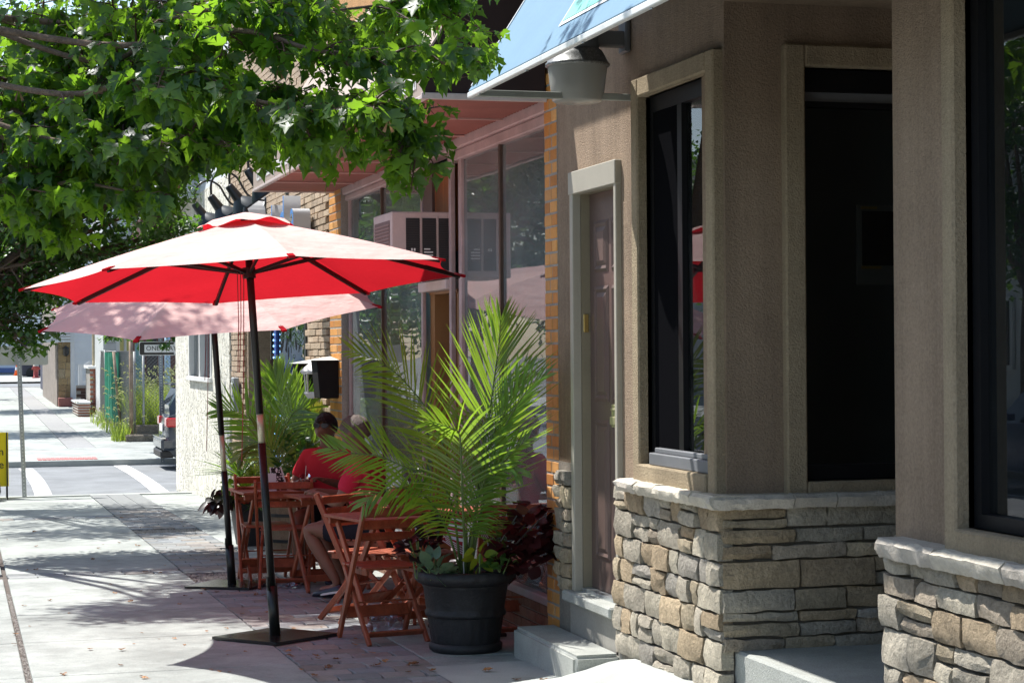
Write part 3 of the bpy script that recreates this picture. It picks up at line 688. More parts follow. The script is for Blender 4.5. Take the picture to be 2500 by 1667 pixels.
# ================================================================ cafe: brick piers, shop window, door, awning
ZA = onX(1330, 245, XW).z                       # awning underside
XA = 2.56
A0 = onX(1335, 245, XW).y; A1 = onX(618.7, 472.8, XA).y
CF = thing('cafe_building', 'cafe front with yellow brick piers, tall shop windows and weathered pink frames', 'building', (XW, 14.5, gz(14.5)))
P0a, P0b = onX(1362, 800, XW).y, onX(1331, 800, XW).y
P1a, P1b = onX(833, 800, XW).y, onX(805, 800, XW).y
XG = XW + .075
def brick_box(lx, ly, lz, m, jit=0, seed=0):
    e = .004; b = MB(); b.box((-lx / 2, -ly / 2, -lz / 2), (lx / 2, ly / 2, lz / 2)); me = b.mesh('brick', bevel=e); me.materials.append(m); return me
def pier(ya, yb, z0, z1, parent, m, ch=.0752, split=.58):
    L = yb - ya; g = .011
    b1 = brick_box(.09, L * split - g, ch - g, m); b2 = brick_box(.09, L * (1 - split) - g, ch - g, m)
    MB().box((XW + .003, ya + .003, z0), (XW + .4, yb - .003, z1)).build('pier_core', BRMORT, parent)
    z = z0; k = 0
    while z < z1 - .03:
        first = b1 if k % 2 else b2; s_ = split if k % 2 else 1 - split
        for (me, c0, ln) in ((b1 if k % 2 else b2, ya, L * s_), (b2 if k % 2 else b1, ya + L * s_, L * (1 - s_))):
            o = bpy.data.objects.new('brick', me); COL.objects.link(o); o.parent = parent; o.matrix_parent_inverse = world_of(parent).inverted()
            o.location = (XW + .045 + random.uniform(-.002, .002), c0 + ln / 2, z + ch / 2)
        z += ch; k += 1
pier(P0a, P0b, gz(P0b) - .1, ZA + .12, CF, YBRICK)
pier(P1a, P1b, gz(P1b) - .1, ZA + .12, CF, YBRICK, split=.64)
MB().box((XW + .02, P0a + .01, ZA + .12), (XW + .4, P1b - .0, 7.0)).build('upper_wall', M('cafe_upper_wall', (.50, .27, .11), .85, .15, 6, .1, 60, .4, 40), CF)
MB().box((XW + .41, P0b - .1, -.4), (XW + .6, P0b + .04, ZA + .1)).build('inner_wall', M('cafe_inner_wall', (.3, .29, .27), .9, .1), CF)
# shop window layout along the street
zt = ZA - .06; zk = onX(1320, 1450, XG).z          # kickplate top
zk = max(gz(P0b) + .28, gz(P0b) + .2)
E0, E1 = onX(1106, 800, XG).y, onX(1034, 800, XG).y  # entrance
fcol = PINKF
def post(nm, m, y, wd, z0=None, z1=None, x0=-.012, x1=.016, bv=.004):
    MB().box((XG + x0, y - wd / 2, z0 if z0 is not None else gz(y)), (XG + x1, y + wd / 2, z1 or zt)).build(nm, m, CF, bevel=bv)
for a_ in ((P0b + .03, .055), (onX(1128, 800, XG).y, .08), (E0, .06, None, None, -.02), (E1, .05), (P1a - .05, .05)): post('window_post', fcol, *a_)
MUL = M('dark_bronze_mullion', (.10, .065, .05), .4, .15, 12, metal=.4)
for y_ in (onX(1224, 700, XG).y, onX(934, 700, XG).y): post('mullion', MUL, y_, .035, zk, zt, -.012, .018, .003)
b = MB(); b.box((XG - .06, P0b + .005, zt), (XG + .06, P1a - .005, ZA + .015)); b.box((XG - .035, P0b + .005, zt - .07), (XG + .05, E0 - .001, zt - .001)); b.box((XG - .035, E1, zt - .05), (XG + .05, P1a - .0, zt - .001)); b.build('head_rail', fcol, CF, bevel=.008)
b = MB(); b.box((XG - .05, P0b + .004, zk - .05), (XG + .05, E0 - .04, zk)); b.box((XG - .05, E1 + .03, zk - .05), (XG + .05, P1a - .003, zk)); b.build('window_sill', M('grey_sill', (.38, .36, .37), .5, .12, 7), CF, bevel=.006)
def kick(ya, yb):
    MB().box((XG - .012, ya, -.5), (XG + .1, yb, zk - .05)).build('kick_wall', BRMORT, CF)
    me = brick_box(.05, .19, .06, M('brown_brick', (.22, .115, .075), .8, .2, 12, .12, 60, .3, 50, orand=.2)) if 'BK' not in globals() else BK
    globals()['BK'] = me; z = zk - .085; k = 0
    while z > gz(yb) - .08:
        yy = ya + (.1 if k % 2 else .2)
        while yy < yb - .09:
            o = bpy.data.objects.new('brick', me); COL.objects.link(o); o.parent = CF; o.matrix_parent_inverse = world_of(CF).inverted(); o.location = (XG - .004, yy, z); yy += .2
        z -= .07; k += 1
kick(P0b + .01, E0 - .05); kick(E1 + .04, P1a - .01)
pan = [(P0b + .06, onX(1224, 700, XG).y - .018), (onX(1224, 700, XG).y + .018, onX(1128, 800, XG).y - .04), (E1 + .025, onX(934, 700, XG).y - .018), (onX(934, 700, XG).y + .018, P1a - .075)]
for (a, c_) in pan: MB().box((XG + .01, a, zk), (XG + .016, c_, zt - .05)).build('window_pane', GLASSS, CF)
# entrance: panel above, header, door set back
tz0 = onX(1080, 516, XG).z; hz0 = onX(1070, 710, XG).z; hz1 = onX(1070, 686, XG).z
MB().box((XG + .02, E0 + .03, tz0 - .3), (XG + .05, (E0 + E1) / 2 + .15, zt - .07)).build('transom_panel', WOODB, CF)
MB().box((XG + .0, (E0 + E1) / 2 + .15, tz0 - .3), (XG + .06, E1 - .02, zt - .05)).build('transom_post', M('dark_brown_paint', (.13, .085, .075), .5, .1), CF)
MB().box((XG - .045, E0 + .03, hz0), (XG + .10, E1 - .02, hz1)).build('door_header', M('pale_pink_paint', (.60, .50, .48), .5, .08, 6), CF, bevel=.005)
cdm = M('brown_door_frame', (.30, .15, .06), .5, .2, 8, stretch=(1, 1, .15))
dq = thing('door', None, None, (XG + .3, E0, gz(E0))); dq.parent = CF; dq.matrix_parent_inverse = world_of(CF).inverted()
b = MB(); b.box((XG + .05, E1 - .16, gz(E1)), (XG + .42, E1 - .02, hz0)); b.box((XG + .05, E0 + .03, gz(E0)), (XG + .40, E0 + .07, hz0)); b.box((XG + .04, E0 + .04, hz0 - .02), (XG + .4, E1 - .03, hz0 - .001)); b.build('door_jamb', cdm, dq)
b = MB(); yd0, yd1 = E0 + .08, E1 - .17; b.box((XG + .34, yd0, gz(E0)), (XG + .38, yd0 + .09, hz0 - .03)); b.box((XG + .34, yd1 - .09, gz(E0)), (XG + .38, yd1, hz0 - .03)); b.box((XG + .34, yd0 + .09, hz0 - .14), (XG + .38, yd1 - .09, hz0 - .03)); b.box((XG + .34, yd0 + .09, gz(E0)), (XG + .38, yd1 - .09, gz(E0) + .25)); b.build('door_leaf', M('door_grey', (.33, .31, .28), .5, .1), dq)
MB().box((XG + .355, yd0 + .09, gz(E0) + .25), (XG + .362, yd1 - .09, hz0 - .14)).build('door_pane', GLASSD, dq)
# inside of the cafe
b = MB(); b.box((XW + 3.2, P0b, -.4), (XW + 3.3, P1b + .2, ZA)); b.box((XW + .45, P1b + .0, -.4), (XW + 3.2, P1b + .1, ZA)); b.box((XW + .61, P0b - .1, -.4), (XW + 3.2, P0b, ZA)); b.box((XW + .4, P0b, ZA - .001), (XW + 3.2, P1b, ZA + .1)); b.box((XW + .2, P0b, gz(P1b) - .1), (XW + 3.2, P1b, gz(P0b) - .02))
b.build('inner_wall', M('cafe_room', (.22, .26, .26), .9, .12, 1.5), CF)
cu = MB()
for (ya, yb_) in ((P1a - .5, P1a - .12), (E1 + .15, E1 + .5), (P0b + 1.1, P0b + 1.5)):
    n = 20
    vs = [(XG + .12 + .03 * math.sin(i * 1.9), ya + (yb_ - ya) * i / n, z) for z in (zk + .05, zt - .2) for i in range(n + 1)]
    cu.add(vs, [(i, i + 1, n + 2 + i, n + 1 + i) for i in range(n)])
cu.build('curtain', M('pale_curtain', (.50, .58, .56), .9, .08), CF, smooth=True)
# the brown awning
TAU = M('taupe_awning', (.37, .30, .255), .75, .06, 2, .04, 80); DKB = M('dark_awning_side', (.028, .016, .015), .8, .1, 5)
AW = thing('brown_awning', 'taupe cafe awning with white lettering, dark end panel and dusty red underside', 'awning', (XW, (A0 + A1) / 2, ZA))
AT = 1.25; VH = .215
yA, yB_ = A0, A1
def awn(pts, name, m):
    MB().add(pts, [tuple(range(len(pts)))]).build(name, m, AW)
b = MB(); b.box((XA, yA, ZA + .006), (XA + .012, yB_, ZA + VH)).build('valance', TAU, AW)
sx = XW - .012; sz = ZA + VH + (sx - XA) * 1.6
b = MB(); b.add([(XA, yA, ZA + VH), (XA, yB_, ZA + VH), (sx, yB_, sz), (sx, yA, sz), (XA + .012, yA, ZA + VH - .002), (XA + .012, yB_, ZA + VH - .002), (sx, yB_, sz - .02), (sx, yA, sz - .02)],
                [(0, 3, 2, 1), (4, 5, 6, 7), (0, 1, 5, 4), (3, 7, 6, 2), (1, 2, 6, 5), (0, 4, 7, 3)]).build('awning_cover', TAU, AW)
for yy, s_ in ((yA + .002, 1), (yB_ - .012, -1)):
    b = MB(); q = [(XA + .013, ZA + .02), (XW - .01, ZA + .02), (XW - .01, sz - .03), (XA + .013, ZA + VH - .003)]
    b.add([(x, yy, z) for x, z in q] + [(x, yy + .01, z) for x, z in q], [(0, 1, 2, 3), (7, 6, 5, 4), (0, 4, 5, 1), (1, 5, 6, 2), (2, 6, 7, 3), (3, 7, 4, 0)]).build('end_panel', DKB, AW)
b = MB(); b.box((XA - .01, yA - .012, ZA - .018), (XW - .002, yA + .014, ZA + .018)); b.box((XA - .01, yA + .0145, ZA - .018), (XA + .03, yB_, ZA + .0055)); b.box((XA + .0305, yB_ - .02, ZA - .018), (XW - .002, yB_, ZA + .005)); b.build('awning_frame', M('awning_frame_paint', (.55, .47, .44), .5, .1, 9, .05, 70), AW, bevel=.003)
for i in range(40): yy = yA + .15 + (yB_ - yA - .3) * i / 39; MB().tube([(XA + .012, yy, ZA - .018), (XA + .012, yy, ZA - .023)], .006, 5).build('rivet', STEEL, AW)
# ribbed mesh underside
SOF = M('soffit_red', (.27, .105, .085), .7, .12, 3, .06, 60)
b = MB(); n = int((yB_ - yA) / .034); vs = []
for i in range(n + 1):
    yy = yA + .02 + (yB_ - yA - .04) * i / n
    for x in (XA + .031, XW - .004): vs.append((x, yy, ZA + .004 - (.008 if i % 2 else 0)))
b.add(vs, [(2 * i, 2 * i + 1, 2 * i + 3, 2 * i + 2) for i in range(n)]).build('soffit', SOF, AW)
for i in range(1, 7):
    yy = yA + (yB_ - yA) * i / 7; box('soffit_rib', (XA + .0305, yy - .012, ZA - .014), (XW - .003, yy + .012, ZA - .0045), M('soffit_rib', (.52, .33, .30), .6, .08) if i == 1 else bpy.data.materials['soffit_rib'], AW)
def text(name, s, size, loc, rx, m, parent, ext=.002, align='LEFT', sx=1):
    c = bpy.data.curves.new(name, 'FONT'); c.body = s; c.size = size; c.extrude = ext; c.align_x = align; c.align_y = 'CENTER'; c.resolution_u = 3
    o = bpy.data.objects.new(name, c); COL.objects.link(o); o.matrix_world = Matrix.Identity(4)
    dg = bpy.context.evaluated_depsgraph_get(); me = bpy.data.meshes.new_from_object(o.evaluated_get(dg)); bpy.data.objects.remove(o)
    me.name = name; me.transform(Matrix.Translation(V(loc)) @ rx @ Matrix.Diagonal((sx, 1, 1, 1))); me.materials.clear(); me.materials.append(m); return link(name, me, None, parent)
# frames of reference for lettering: faces the street (-X), reads towards -Y
FX = Matrix(((0, 0, -1, 0), (-1, 0, 0, 0), (0, 1, 0, 0), (0, 0, 0, 1)))
text('lettering', 'coffee·tea·espresso·cappuccino', .17, (XA - .003, yB_ - .22, ZA + .11), FX, WVIN, AW, sx=1.15)
text('lettering', 'salad bar', .17, (XA - .003, yA + .12, ZA + .11), FX, WVIN, AW, align='RIGHT', sx=1.15)
# white stripes drawn on the sloping cover
vA = V((sx - XA, 0, sz - ZA - VH)).normalized(); nA = V((-vA.z, 0, vA.x))
def onA(x, y): r = ray(x, y); p0 = V((XA, 0, ZA + VH)) + nA * .003; k = (p0 - CAM).dot(nA) / r.dot(nA); return CAM + r * k
for k, (q0, q1) in enumerate((((812, 212), (905, 105)), ((822, 214), (915, 107)), ((836, 214), (924, 112)), ((975, 100), (1000, 72)), ((984, 102), (1010, 74)))):
    a, c_ = onA(*q0), onA(*q1); d = (c_ - a).normalized(); s_ = nA.cross(d).normalized() * .016; MB().add([a - s_, c_ - s_, c_ + s_, a + s_], [(0, 1, 2, 3)]).build('printed_stripe', WVIN, AW)
# air conditioner above the entrance
ACY = onX(1102, 514, XG - .0).y; 
XAC = XG - .43; ay0 = E0 + .06; ay1 = E0 + .06 + .62
zc1 = onX(1030, 518, XG - .2).z; zc0 = zc1 - .47
AC = thing('air_conditioner', 'boxy window air conditioner with dark louvres above the cafe entrance', 'air conditioner', (XG, (ay0 + ay1) / 2, zc0))
ACM = M('ac_beige', (.56, .46, .44), .5, .07, 5, .04, 60)
MB().box((XAC, ay0, zc0), (XG + .02, ay1, zc1)).build('case', ACM, AC, bevel=.008)
for (xa, xb) in ((.105, .205), (.225, .325), (.345, .428)):
    box('louvre_panel', (XAC + xa, ay0 - .003, zc0 + .05), (XAC + xb, ay0 - .0005, zc1 - .045), DARK, AC)
    b = MB()
    for i in range(22):
        z = zc0 + .055 + (zc1 - zc0 - .105) * i / 22; b.box((XAC + xa, ay0 - .009, z), (XAC + xb, ay0 - .0035, z + .006))
    b.build('louvre', M('louvre_dark', (.05, .045, .045), .5, .1) if 'louvre_dark' not in bpy.data.materials else bpy.data.materials['louvre_dark'], AC)
    box('louvre_bar', (XAC + xb + .004, ay0 - .006, zc0 + .03), (XAC + xb + .014, ay0 - .0005, zc1 - .03), ACM, AC)
b = MB(); yy0, yy1 = ay0 + .05, ay1 - .05
box('front_grille', (XAC - .004, yy0, zc0 + .05), (XAC - .0005, yy1, zc1 - .06), M('grille_brown', (.20, .13, .125), .6, .2, 30), AC)
for i in range(14): z = zc0 + .055 + (zc1 - zc0 - .125) * i / 14; b.box((XAC - .012, yy0, z), (XAC - .0045, yy1, z + .007))
b.build('grille_slat', M('grille_pink', (.34, .23, .22), .6, .1), AC)
b = MB(); zz = zc0 + .2
for i in range(4): b.box((XAC + .235, ay0 - .0105, zz - i * .022), (XAC + .30 - (.02 if i == 0 else 0), ay0 - .0095, zz - i * .022 + .009))
b.box((XAC + .14, ay0 - .0105, zz - .01), (XAC + .152, ay0 - .0095, zz + .01)).box((XAC + .16, ay0 - .0105, zz - .01), (XAC + .172, ay0 - .0095, zz + .01)); b.build('label_print', WVIN, AC)
# ================================================================ tan brick shop beyond the cafe
T0 = P1b + .03; T1 = onX(562, 500, XW).y
TS = thing('tan_brick_shop', 'shop front of long split faced tan bricks with a dark doorway', 'building', (XW, (T0 + T1) / 2, gz(T0)))
TTOP = 6.2
d0, d1 = onX(742, 850, XW).y, onX(600, 850, XW).y      # recessed shop door bay
dzt = 2.15
TBM = M('tan_brick_mortar', (.33, .245, .17), .95, .15, 10, .2, 60)
wall_with_holes('backing_wall', T0, T1, -.6, TTOP, XW + .03, XW + .3, [(d0, d1, -.6, dzt)], TBM, TS)
CHT, BLN = .0655, .29
tm = brick_box(.07, BLN - .008, CHT - .009, TANB)
cells = []
z = gz(T1) - .02; k = 0
while z < TTOP - CHT:
    yy = T0 + (BLN / 2 if k % 2 else 0)
    while yy < T1 - .02:
        c = (yy + BLN / 2, z + CHT / 2)
        if not (d0 - .12 < c[0] < d1 + .12 and c[1] < dzt + .02) and c[0] < T1 - .05 and c[0] > T0 + .1: cells.append(c)
        yy += BLN
    z += CHT; k += 1
def vis(c):
    yy, z = c
    s = 0 if (1.0 < z < 1.95 and yy < T0 + 2) else 1 if (2.3 < z < 3.05) else 2
    return (s, yy)
cells.sort(key=vis)
for i, (yy, z) in enumerate(cells[:290]):
    o = bpy.data.objects.new('brick', tm); COL.objects.link(o); o.parent = TS; o.matrix_parent_inverse = world_of(TS).inverted(); o.location = (XW + .035 + random.uniform(-.006, .004), yy, z)
b = MB()
for (yy, z) in cells[290:]:
    q = random.uniform(-.006, .004); b.box((XW + q, yy - BLN / 2 + .004, z - CHT / 2 + .0045), (XW + .05, yy + BLN / 2 - .004, z + CHT / 2 - .0045))
tag(b.build('brick', M('tan_brick_mass', (.47, .355, .25), .85, .16, 5, .14, 60, .6, 45), TS), kind='stuff')
# dark brick return and shop door with blue lights
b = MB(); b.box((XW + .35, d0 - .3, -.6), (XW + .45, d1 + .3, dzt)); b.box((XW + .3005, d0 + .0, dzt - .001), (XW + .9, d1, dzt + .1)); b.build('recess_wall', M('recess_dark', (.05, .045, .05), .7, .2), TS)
me = brick_box(.05, .2, .06, DBRICK)
for i in range(28):
    for j in range(3):
        yy = d1 - .1 - j * .21 - (.1 if i % 2 else 0)
        o = bpy.data.objects.new('brick', me); COL.objects.link(o); o.parent = TS; o.matrix_parent_inverse = world_of(TS).inverted(); o.location = (XW + .32, yy, gz(T1) + .05 + i * .07)
BLUEP = M('blue_door_paint', (.03, .08, .32), .35, .15)
q = thing('shop_door', None, None, (XW + .2, d0 + .5, gz(d0))); q.parent = TS; q.matrix_parent_inverse = world_of(TS).inverted()
yb0 = onX(672, 850, XW + .1).y
b = MB(); b.box((XW + .10, yb0 - .05, gz(d0)), (XW + .16, yb0 + .1, dzt)); b.box((XW + .10, d0 + .13, gz(d0)), (XW + .16, d0 + .2, dzt)); b.box((XW + .10, d0 + .2, dzt - .1), (XW + .16, yb0 - .05, dzt)); b.build('door_frame', BLUEP, q)
MB().box((XW + .12, d0 + .2, gz(d0) + .1), (XW + .126, yb0 - .05, dzt - .1)).build('door_pane', glass_mat('shop_glass', (.3, .42, .6), 1.7, .15, 2), q)
b = MB()
for i in range(30): b.tube([(XW + .085, yb0 + .02, .1 + i * .065), (XW + .085, yb0 + .02, .12 + i * .065)], .007, 5)
LED = N('blue_fairy_light'); LED.b.inputs['Base Color'].default_value = (.3, .6, 1, 1); LED.b.inputs['Emission Color'].default_value = (.3, .65, 1, 1); LED.b.inputs['Emission Strength'].default_value = 2
b.build('light_string', LED.m, q)
MB().box((XW + .02, d0 + .001, gz(d0)), (XW + .14, d0 + .13, dzt - .001)).build('door_post', BLACKM, TS)
# black wall boxes and a white lantern between them
def wallbox(x, y, y1, xr, label):
    p = onX(x, y, XW - .0); yb = p.y; zt_ = p.z; zb_ = onX(x, y1, XW).z; xl = onY(xr, y, yb).x
    t = thing('wall_cabinet', label, 'wall cabinet', (XW, yb, zb_))
    b = MB(); b.add([(xl, yb, zt_), (XW - .002, yb, zt_), (XW - .002, yb, zb_), (xl + .03, yb, zb_), (xl, yb + .3, zt_), (XW - .002, yb + .3, zt_), (XW - .002, yb + .3, zb_), (xl + .03, yb + .3, zb_)],
                    [(0, 3, 2, 1), (4, 5, 6, 7), (0, 1, 5, 4), (1, 2, 6, 5), (2, 3, 7, 6), (3, 0, 4, 7)]).build('case', M('black_cabinet', (.012, .011, .011), .75, .2, 14, spec=.2) if 'black_cabinet' not in bpy.data.materials else bpy.data.materials['black_cabinet'], t, bevel=.006)
    b = MB(); c = ((xl + XW) / 2, yb + .15, zt_); b.add([(xl - .03, yb - .03, zt_ + .001), (XW - .001, yb - .03, zt_ + .001), (XW - .001, yb + .33, zt_ + .001), (xl - .03, yb + .33, zt_ + .001), (c[0] + .05, c[1], zt_ + .035)], [(0, 1, 4), (1, 2, 4), (2, 3, 4), (3, 0, 4), (3, 2, 1, 0)]).build('lid', M('pale_lid', (.55, .56, .54), .5, .08) if 'pale_lid' not in bpy.data.materials else bpy.data.materials['pale_lid'], t)
    return xl, yb
xl, yb = wallbox(827, 879, 972, 773, 'black wall cabinet nearest the cafe window, pale pitched lid')
xl2, yb2 = wallbox(772, 887, 985, 726, 'second black wall cabinet, behind the white lantern')
lx = onY(764, 935, yb + .5); zt_ = onY(764, 905, yb + .5).z; zb_ = onY(764, 972, yb + .5).z
t = thing('wall_lantern', 'white square lantern with clear panes between two black wall cabinets', 'lantern', (XW, yb + .5, zb_))
hw = .075
b = MB(); y_ = yb + .5
b.lathe([(.0, .08), (.035, .07), (.12, .0), (.12, -.012), (.10, -.03)], (lx.x, y_, zt_), 4); b.build('lantern_cap', WHITEP, t)
b = MB()
for sx_, sy_ in ((-1, -1), (1, -1), (1, 1), (-1, 1)): b.bar((lx.x + sx_ * .07, y_ + sy_ * .07, zt_ - .02), (lx.x + sx_ * .055, y_ + sy_ * .055, zb_ + .05), .01, .01)
b.build('lantern_frame', WHITEP, t)
MB().lathe([(0, 0), (.05, 0), (.065, .02), (.085, .045), (.08, .06)], (lx.x, y_, zb_), 4).build('lantern_base', WHITEP, t)
MB().box((lx.x - .048, y_ - .048, zb_ + .06), (lx.x + .048, y_ + .048, zt_ - .03)).build('lantern_pane', glass_mat('lantern_glass', (.75, .85, .8), 1.5), t)
MB().bar((lx.x + .05, y_, zt_ + .02), (XW, y_, zt_ + .05), .03, .03).build('lantern_arm', WHITEP, t)
# channel letter sign
SB = M('sign_blue', (.10, .27, .62), .4, .08, 4); SR = M('sign_return', (.52, .53, .54), .35, .05, 4, metal=.4); WH = M('sign_white', (.8, .81, .82), .4, .04)
SG = thing('letter_sign', 'blue channel letter sign with an oval emblem on the tan brick wall', 'sign', (XW, onX(640, 520, XW).y, 2.6))
XS = XW - .2
def oval(yc, zc, ry, rz_, x0, x1, m, name, n=36, inner=0):
    b = MB(); f = [(yc + ry * math.cos(2 * math.pi * i / n), zc + rz_ * math.sin(2 * math.pi * i / n)) for i in range(n)]
    b.add([(x0, y, z) for y, z in f] + [(x1, y, z) for y, z in f], [tuple(range(n))] + [(i, (i + 1) % n, n + (i + 1) % n, n + i) for i in range(n)], 0)
    return b.build(name, m, SG)
e0 = onX(587, 530, XS); e1 = onX(607, 530, XS); ez = onX(600, 478, XS).z
ey = (e0.y + e1.y) / 2 + .05; er = .42; ezc = ez - .34
o = oval(ey, ezc, er, .34, XS, XW - .01, SR, 'emblem_body'); oval(ey, ezc, er - .02, .32, XS - .004, XS - .001, WH, 'emblem_rim'); oval(ey, ezc, er - .05, .29, XS - .008, XS - .005, SB, 'emblem_face')
b = MB()
for (ya, za, yb_, zb2) in ((.26, -.2, .12, .22), (.12, .22, -.02, -.2), (-.02, -.2, -.14, .22), (-.14, .22, -.25, -.2)): b.bar((XS - .011, ey + ya, ezc + za), (XS - .011, ey + yb_, ezc + zb2), .035, .006, (1, 0, 0))
b.build('emblem_stroke', WH, SG)
yl = ey - er - .12
for ch, sz_ in (('M', .5), ('a', .5), ('i', .5), ('d', .52), ('e', .5), ('l', .55), ('d', .55), ('o', .62)):
    pass
def chan(s, size, y, zb):
    return text('letter', s, size, (XS + .08, y, zb), FX, SB, SG, .085)
seq = [('N', .34, 612 + 5), ('l', .50, 632), ('i', .36, 645), ('d', .56, 662), ('e', .42, 676), ('d', .66, 690), ('a', .58, 716)]
for ch, size, px in seq:
    p = onX(px, 545, XS); o = chan(ch, size, p.y + size * .3, ezc - .12)
    me = o.data; me.materials.append(SR)
    for f in me.polygons: f.material_index = 0 if abs(f.normal.x) > .9 else 1
# small cream wall box
p = onX(745, 545, XW - .05); t = thing('floodlight', 'small cream floodlight on the tan brick wall by the sign', 'floodlight', p)
b = MB(); b.box((XW - .16, p.y - .09, p.z - .01), (XW - .001, p.y + .09, p.z + .03)).box((XW - .05, p.y - .05, p.z - .08), (XW - .0005, p.y + .05, p.z + .07)).build('case', M('cream_paint', (.7, .66, .55), .5, .06), t, bevel=.01)
MB().box((XW - .15, p.y - .08, p.z - .06), (XW - .06, p.y + .08, p.z - .012)).build('lens', DARK, t, bevel=.008)
# four gooseneck lamps
GL = M('gooseneck_black', (.018, .02, .024), .3, .15, 10, spec=.5)
lamps = [((477, 500), (484, 548), 'farthest of the four black gooseneck lamps over the blue letter sign'), ((516, 482), (535, 545), 'second gooseneck lamp from the far end above the sign'),
         ((561, 457), (575, 520), 'third gooseneck lamp, just left of the awning corner'), ((607, 418), (612, 480), 'gooseneck lamp partly hidden by the corner of the brown awning')]
def gooseneck(top, mouth, label):
    XL = XW - .62
    a = onX(*top, XL); mth = onX(*mouth, XL - .0)
    t = thing('gooseneck_lamp', label, 'wall lamp', (XW, a.y, a.z), 'black gooseneck lamps above the letter sign')
    ax = V((.58, -.06, -.80)).normalized()
    base = a; q = ax.to_track_quat('Z', 'Y').to_matrix().to_4x4(); T = Matrix.Translation(base) @ q
    b = MB(); b.lathe([(0, -.02), (.040, -.02), (.045, 0), (.058, .15)], n=18); b.v = [tuple(T @ V(p)) for p in b.v]; b.build('lamp_neck', GL, t, smooth=True)
    b = MB(); b.lathe([(.060, .15), (.10, .19), (.165, .27), (.17, .28), (.16, .275), (.09, .19), (0, .17)], n=24); b.v = [tuple(T @ V(p)) for p in b.v]; b.build('lamp_shade', M('lamp_shade_slate', (.02, .028, .036), .4, .1, 10, spec=.3) if 'lamp_shade_slate' not in bpy.data.materials else bpy.data.materials['lamp_shade_slate'], t, smooth=True)
    pts = []; wp = V((XW, a.y + .12, a.z - .02))
    n = 16; p0 = base; p1 = base + V((-.03, .0, .34)); p2 = V((XW - .28, a.y + .06, a.z + .52)); p3 = V((XW - .22, a.y + .1, a.z + .02)); p4 = wp
    P = [p0, base + V((.0, .0, .16)), base + V((.06, .02, .25)), base + V((.17, .04, .29)), base + V((.29, .06, .23)), base + V((.36, .08, .12)), base + V((.42, .10, .04)), base + V((.50, .12, .0)), wp]
    for i in range(len(P) - 1):
        for j in range(4):
            u = j / 4; a0 = P[max(i - 1, 0)]; a1 = P[i]; a2 = P[i + 1]; a3 = P[min(i + 2, len(P) - 1)]
            pts.append(.5 * ((2 * a1) + (a2 - a0) * u + (2 * a0 - 5 * a1 + 4 * a2 - a3) * u * u + (3 * a1 - a0 - 3 * a2 + a3) * u ** 3))
    pts.append(wp); MB().tube(pts, .013, 8).build('gooseneck', GL, t, smooth=True)
    b = MB(); b.lathe([(0, 0), (.05, 0), (.045, .02), (0, .02)], n=16); R = Matrix.Translation(wp) @ Matrix.Rotation(-math.pi / 2, 4, 'Y'); b.v = [tuple(R @ V(p)) for p in b.v]; b.build('wall_plate', GL, t)
for l in lamps: gooseneck(*l)
# ================================================================ cream stucco building at the corner, sided above
W0 = T1 + .02; W1 = onX(430, 1100, XW - .02).y
CREAM = N('cream_stucco')
p = CREAM.pos(); vo = CREAM.n('TexVoronoi', feature='DISTANCE_TO_EDGE'); vo.inputs['Scale'].default_value = 7; 
mp = CREAM.n('Mapping'); mp.inputs['Scale'].default_value = (1, 1, .35); CREAM.l(p, mp.inputs[0]); nz_ = CREAM.n('TexNoise'); nz_.inputs['Scale'].default_value = 5; CREAM.l(p, nz_.inputs[0])
va = CREAM.n('VectorMath', operation='MULTIPLY_ADD'); CREAM.l(nz_.outputs['Color'], va.inputs[0]); va.inputs[1].default_value = (.35, .35, .35); CREAM.l(mp.outputs[0], va.inputs[2]); CREAM.l(va.outputs[0], vo.inputs['Vector'])
mr = CREAM.n('MapRange'); CREAM.l(vo.outputs['Distance'], mr.inputs[0]); mr.inputs[2].default_value = .09
bp = CREAM.n('Bump'); bp.inputs['Strength'].default_value = 1; bp.inputs['Distance'].default_value = .03; CREAM.l(mr.outputs[0], bp.inputs['Height']); CREAM.l(bp.outputs[0], CREAM.b.inputs['Normal'])
cc = CREAM.mul((.80, .77, .66), CREAM.noise(2.5, 6, .6, p, .85, 1.08)); CREAM.put(cc, CREAM.b.inputs['Base Color']); CREAM.b.inputs['Roughness'].default_value = .9
CB = thing('cream_corner_building', 'cream rough stucco corner building with grey siding on its upper storey', 'building', (XW, (W0 + W1) / 2, gz(W1)))
wz = onX(492, 920, XW - .02).z; wzt_ = 2.1; wy0, wy1 = onX(521, 870, XW).y, onX(466, 870, XW).y
SZ0 = onX(530, 445, XW).z
wall_with_holes('stucco_wall', W0, W1, -.9, SZ0, XW - .02, XW + .3, [(wy0, wy1, wz, wzt_)], CREAM.m, CB)
MB().box((XW + .3, W1 - .3, -.9), (11, W1 - .0005, SZ0)).build('stucco_wall', CREAM.m, CB)
q = thing('window', None, None, (XW, wy0, wz)); q.parent = CB; q.matrix_parent_inverse = world_of(CB).inverted()
b = MB(); fx0_ = XW - .035; fx1_ = XW + .1; t_ = .07
b.box((fx0_, wy0, wz), (fx1_, wy0 + t_, wzt_)); b.box((fx0_, wy1 - t_, wz), (fx1_, wy1, wzt_)); b.box((fx0_, (wy0 + wy1) / 2 - .05, wz), (fx1_, (wy0 + wy1) / 2 + .05, wzt_)); b.box((fx0_ - .03, wy0 - .03, wz - .06), (fx1_, wy1 + .03, wz)); b.build('window_frame', WHITEP, q)
MB().box((XW + .04, wy0 + t_, wz), (XW + .046, wy1 - t_, wzt_)).build('window_pane', glass_mat('pale_glass', (.5, .54, .56), 1.7), q)
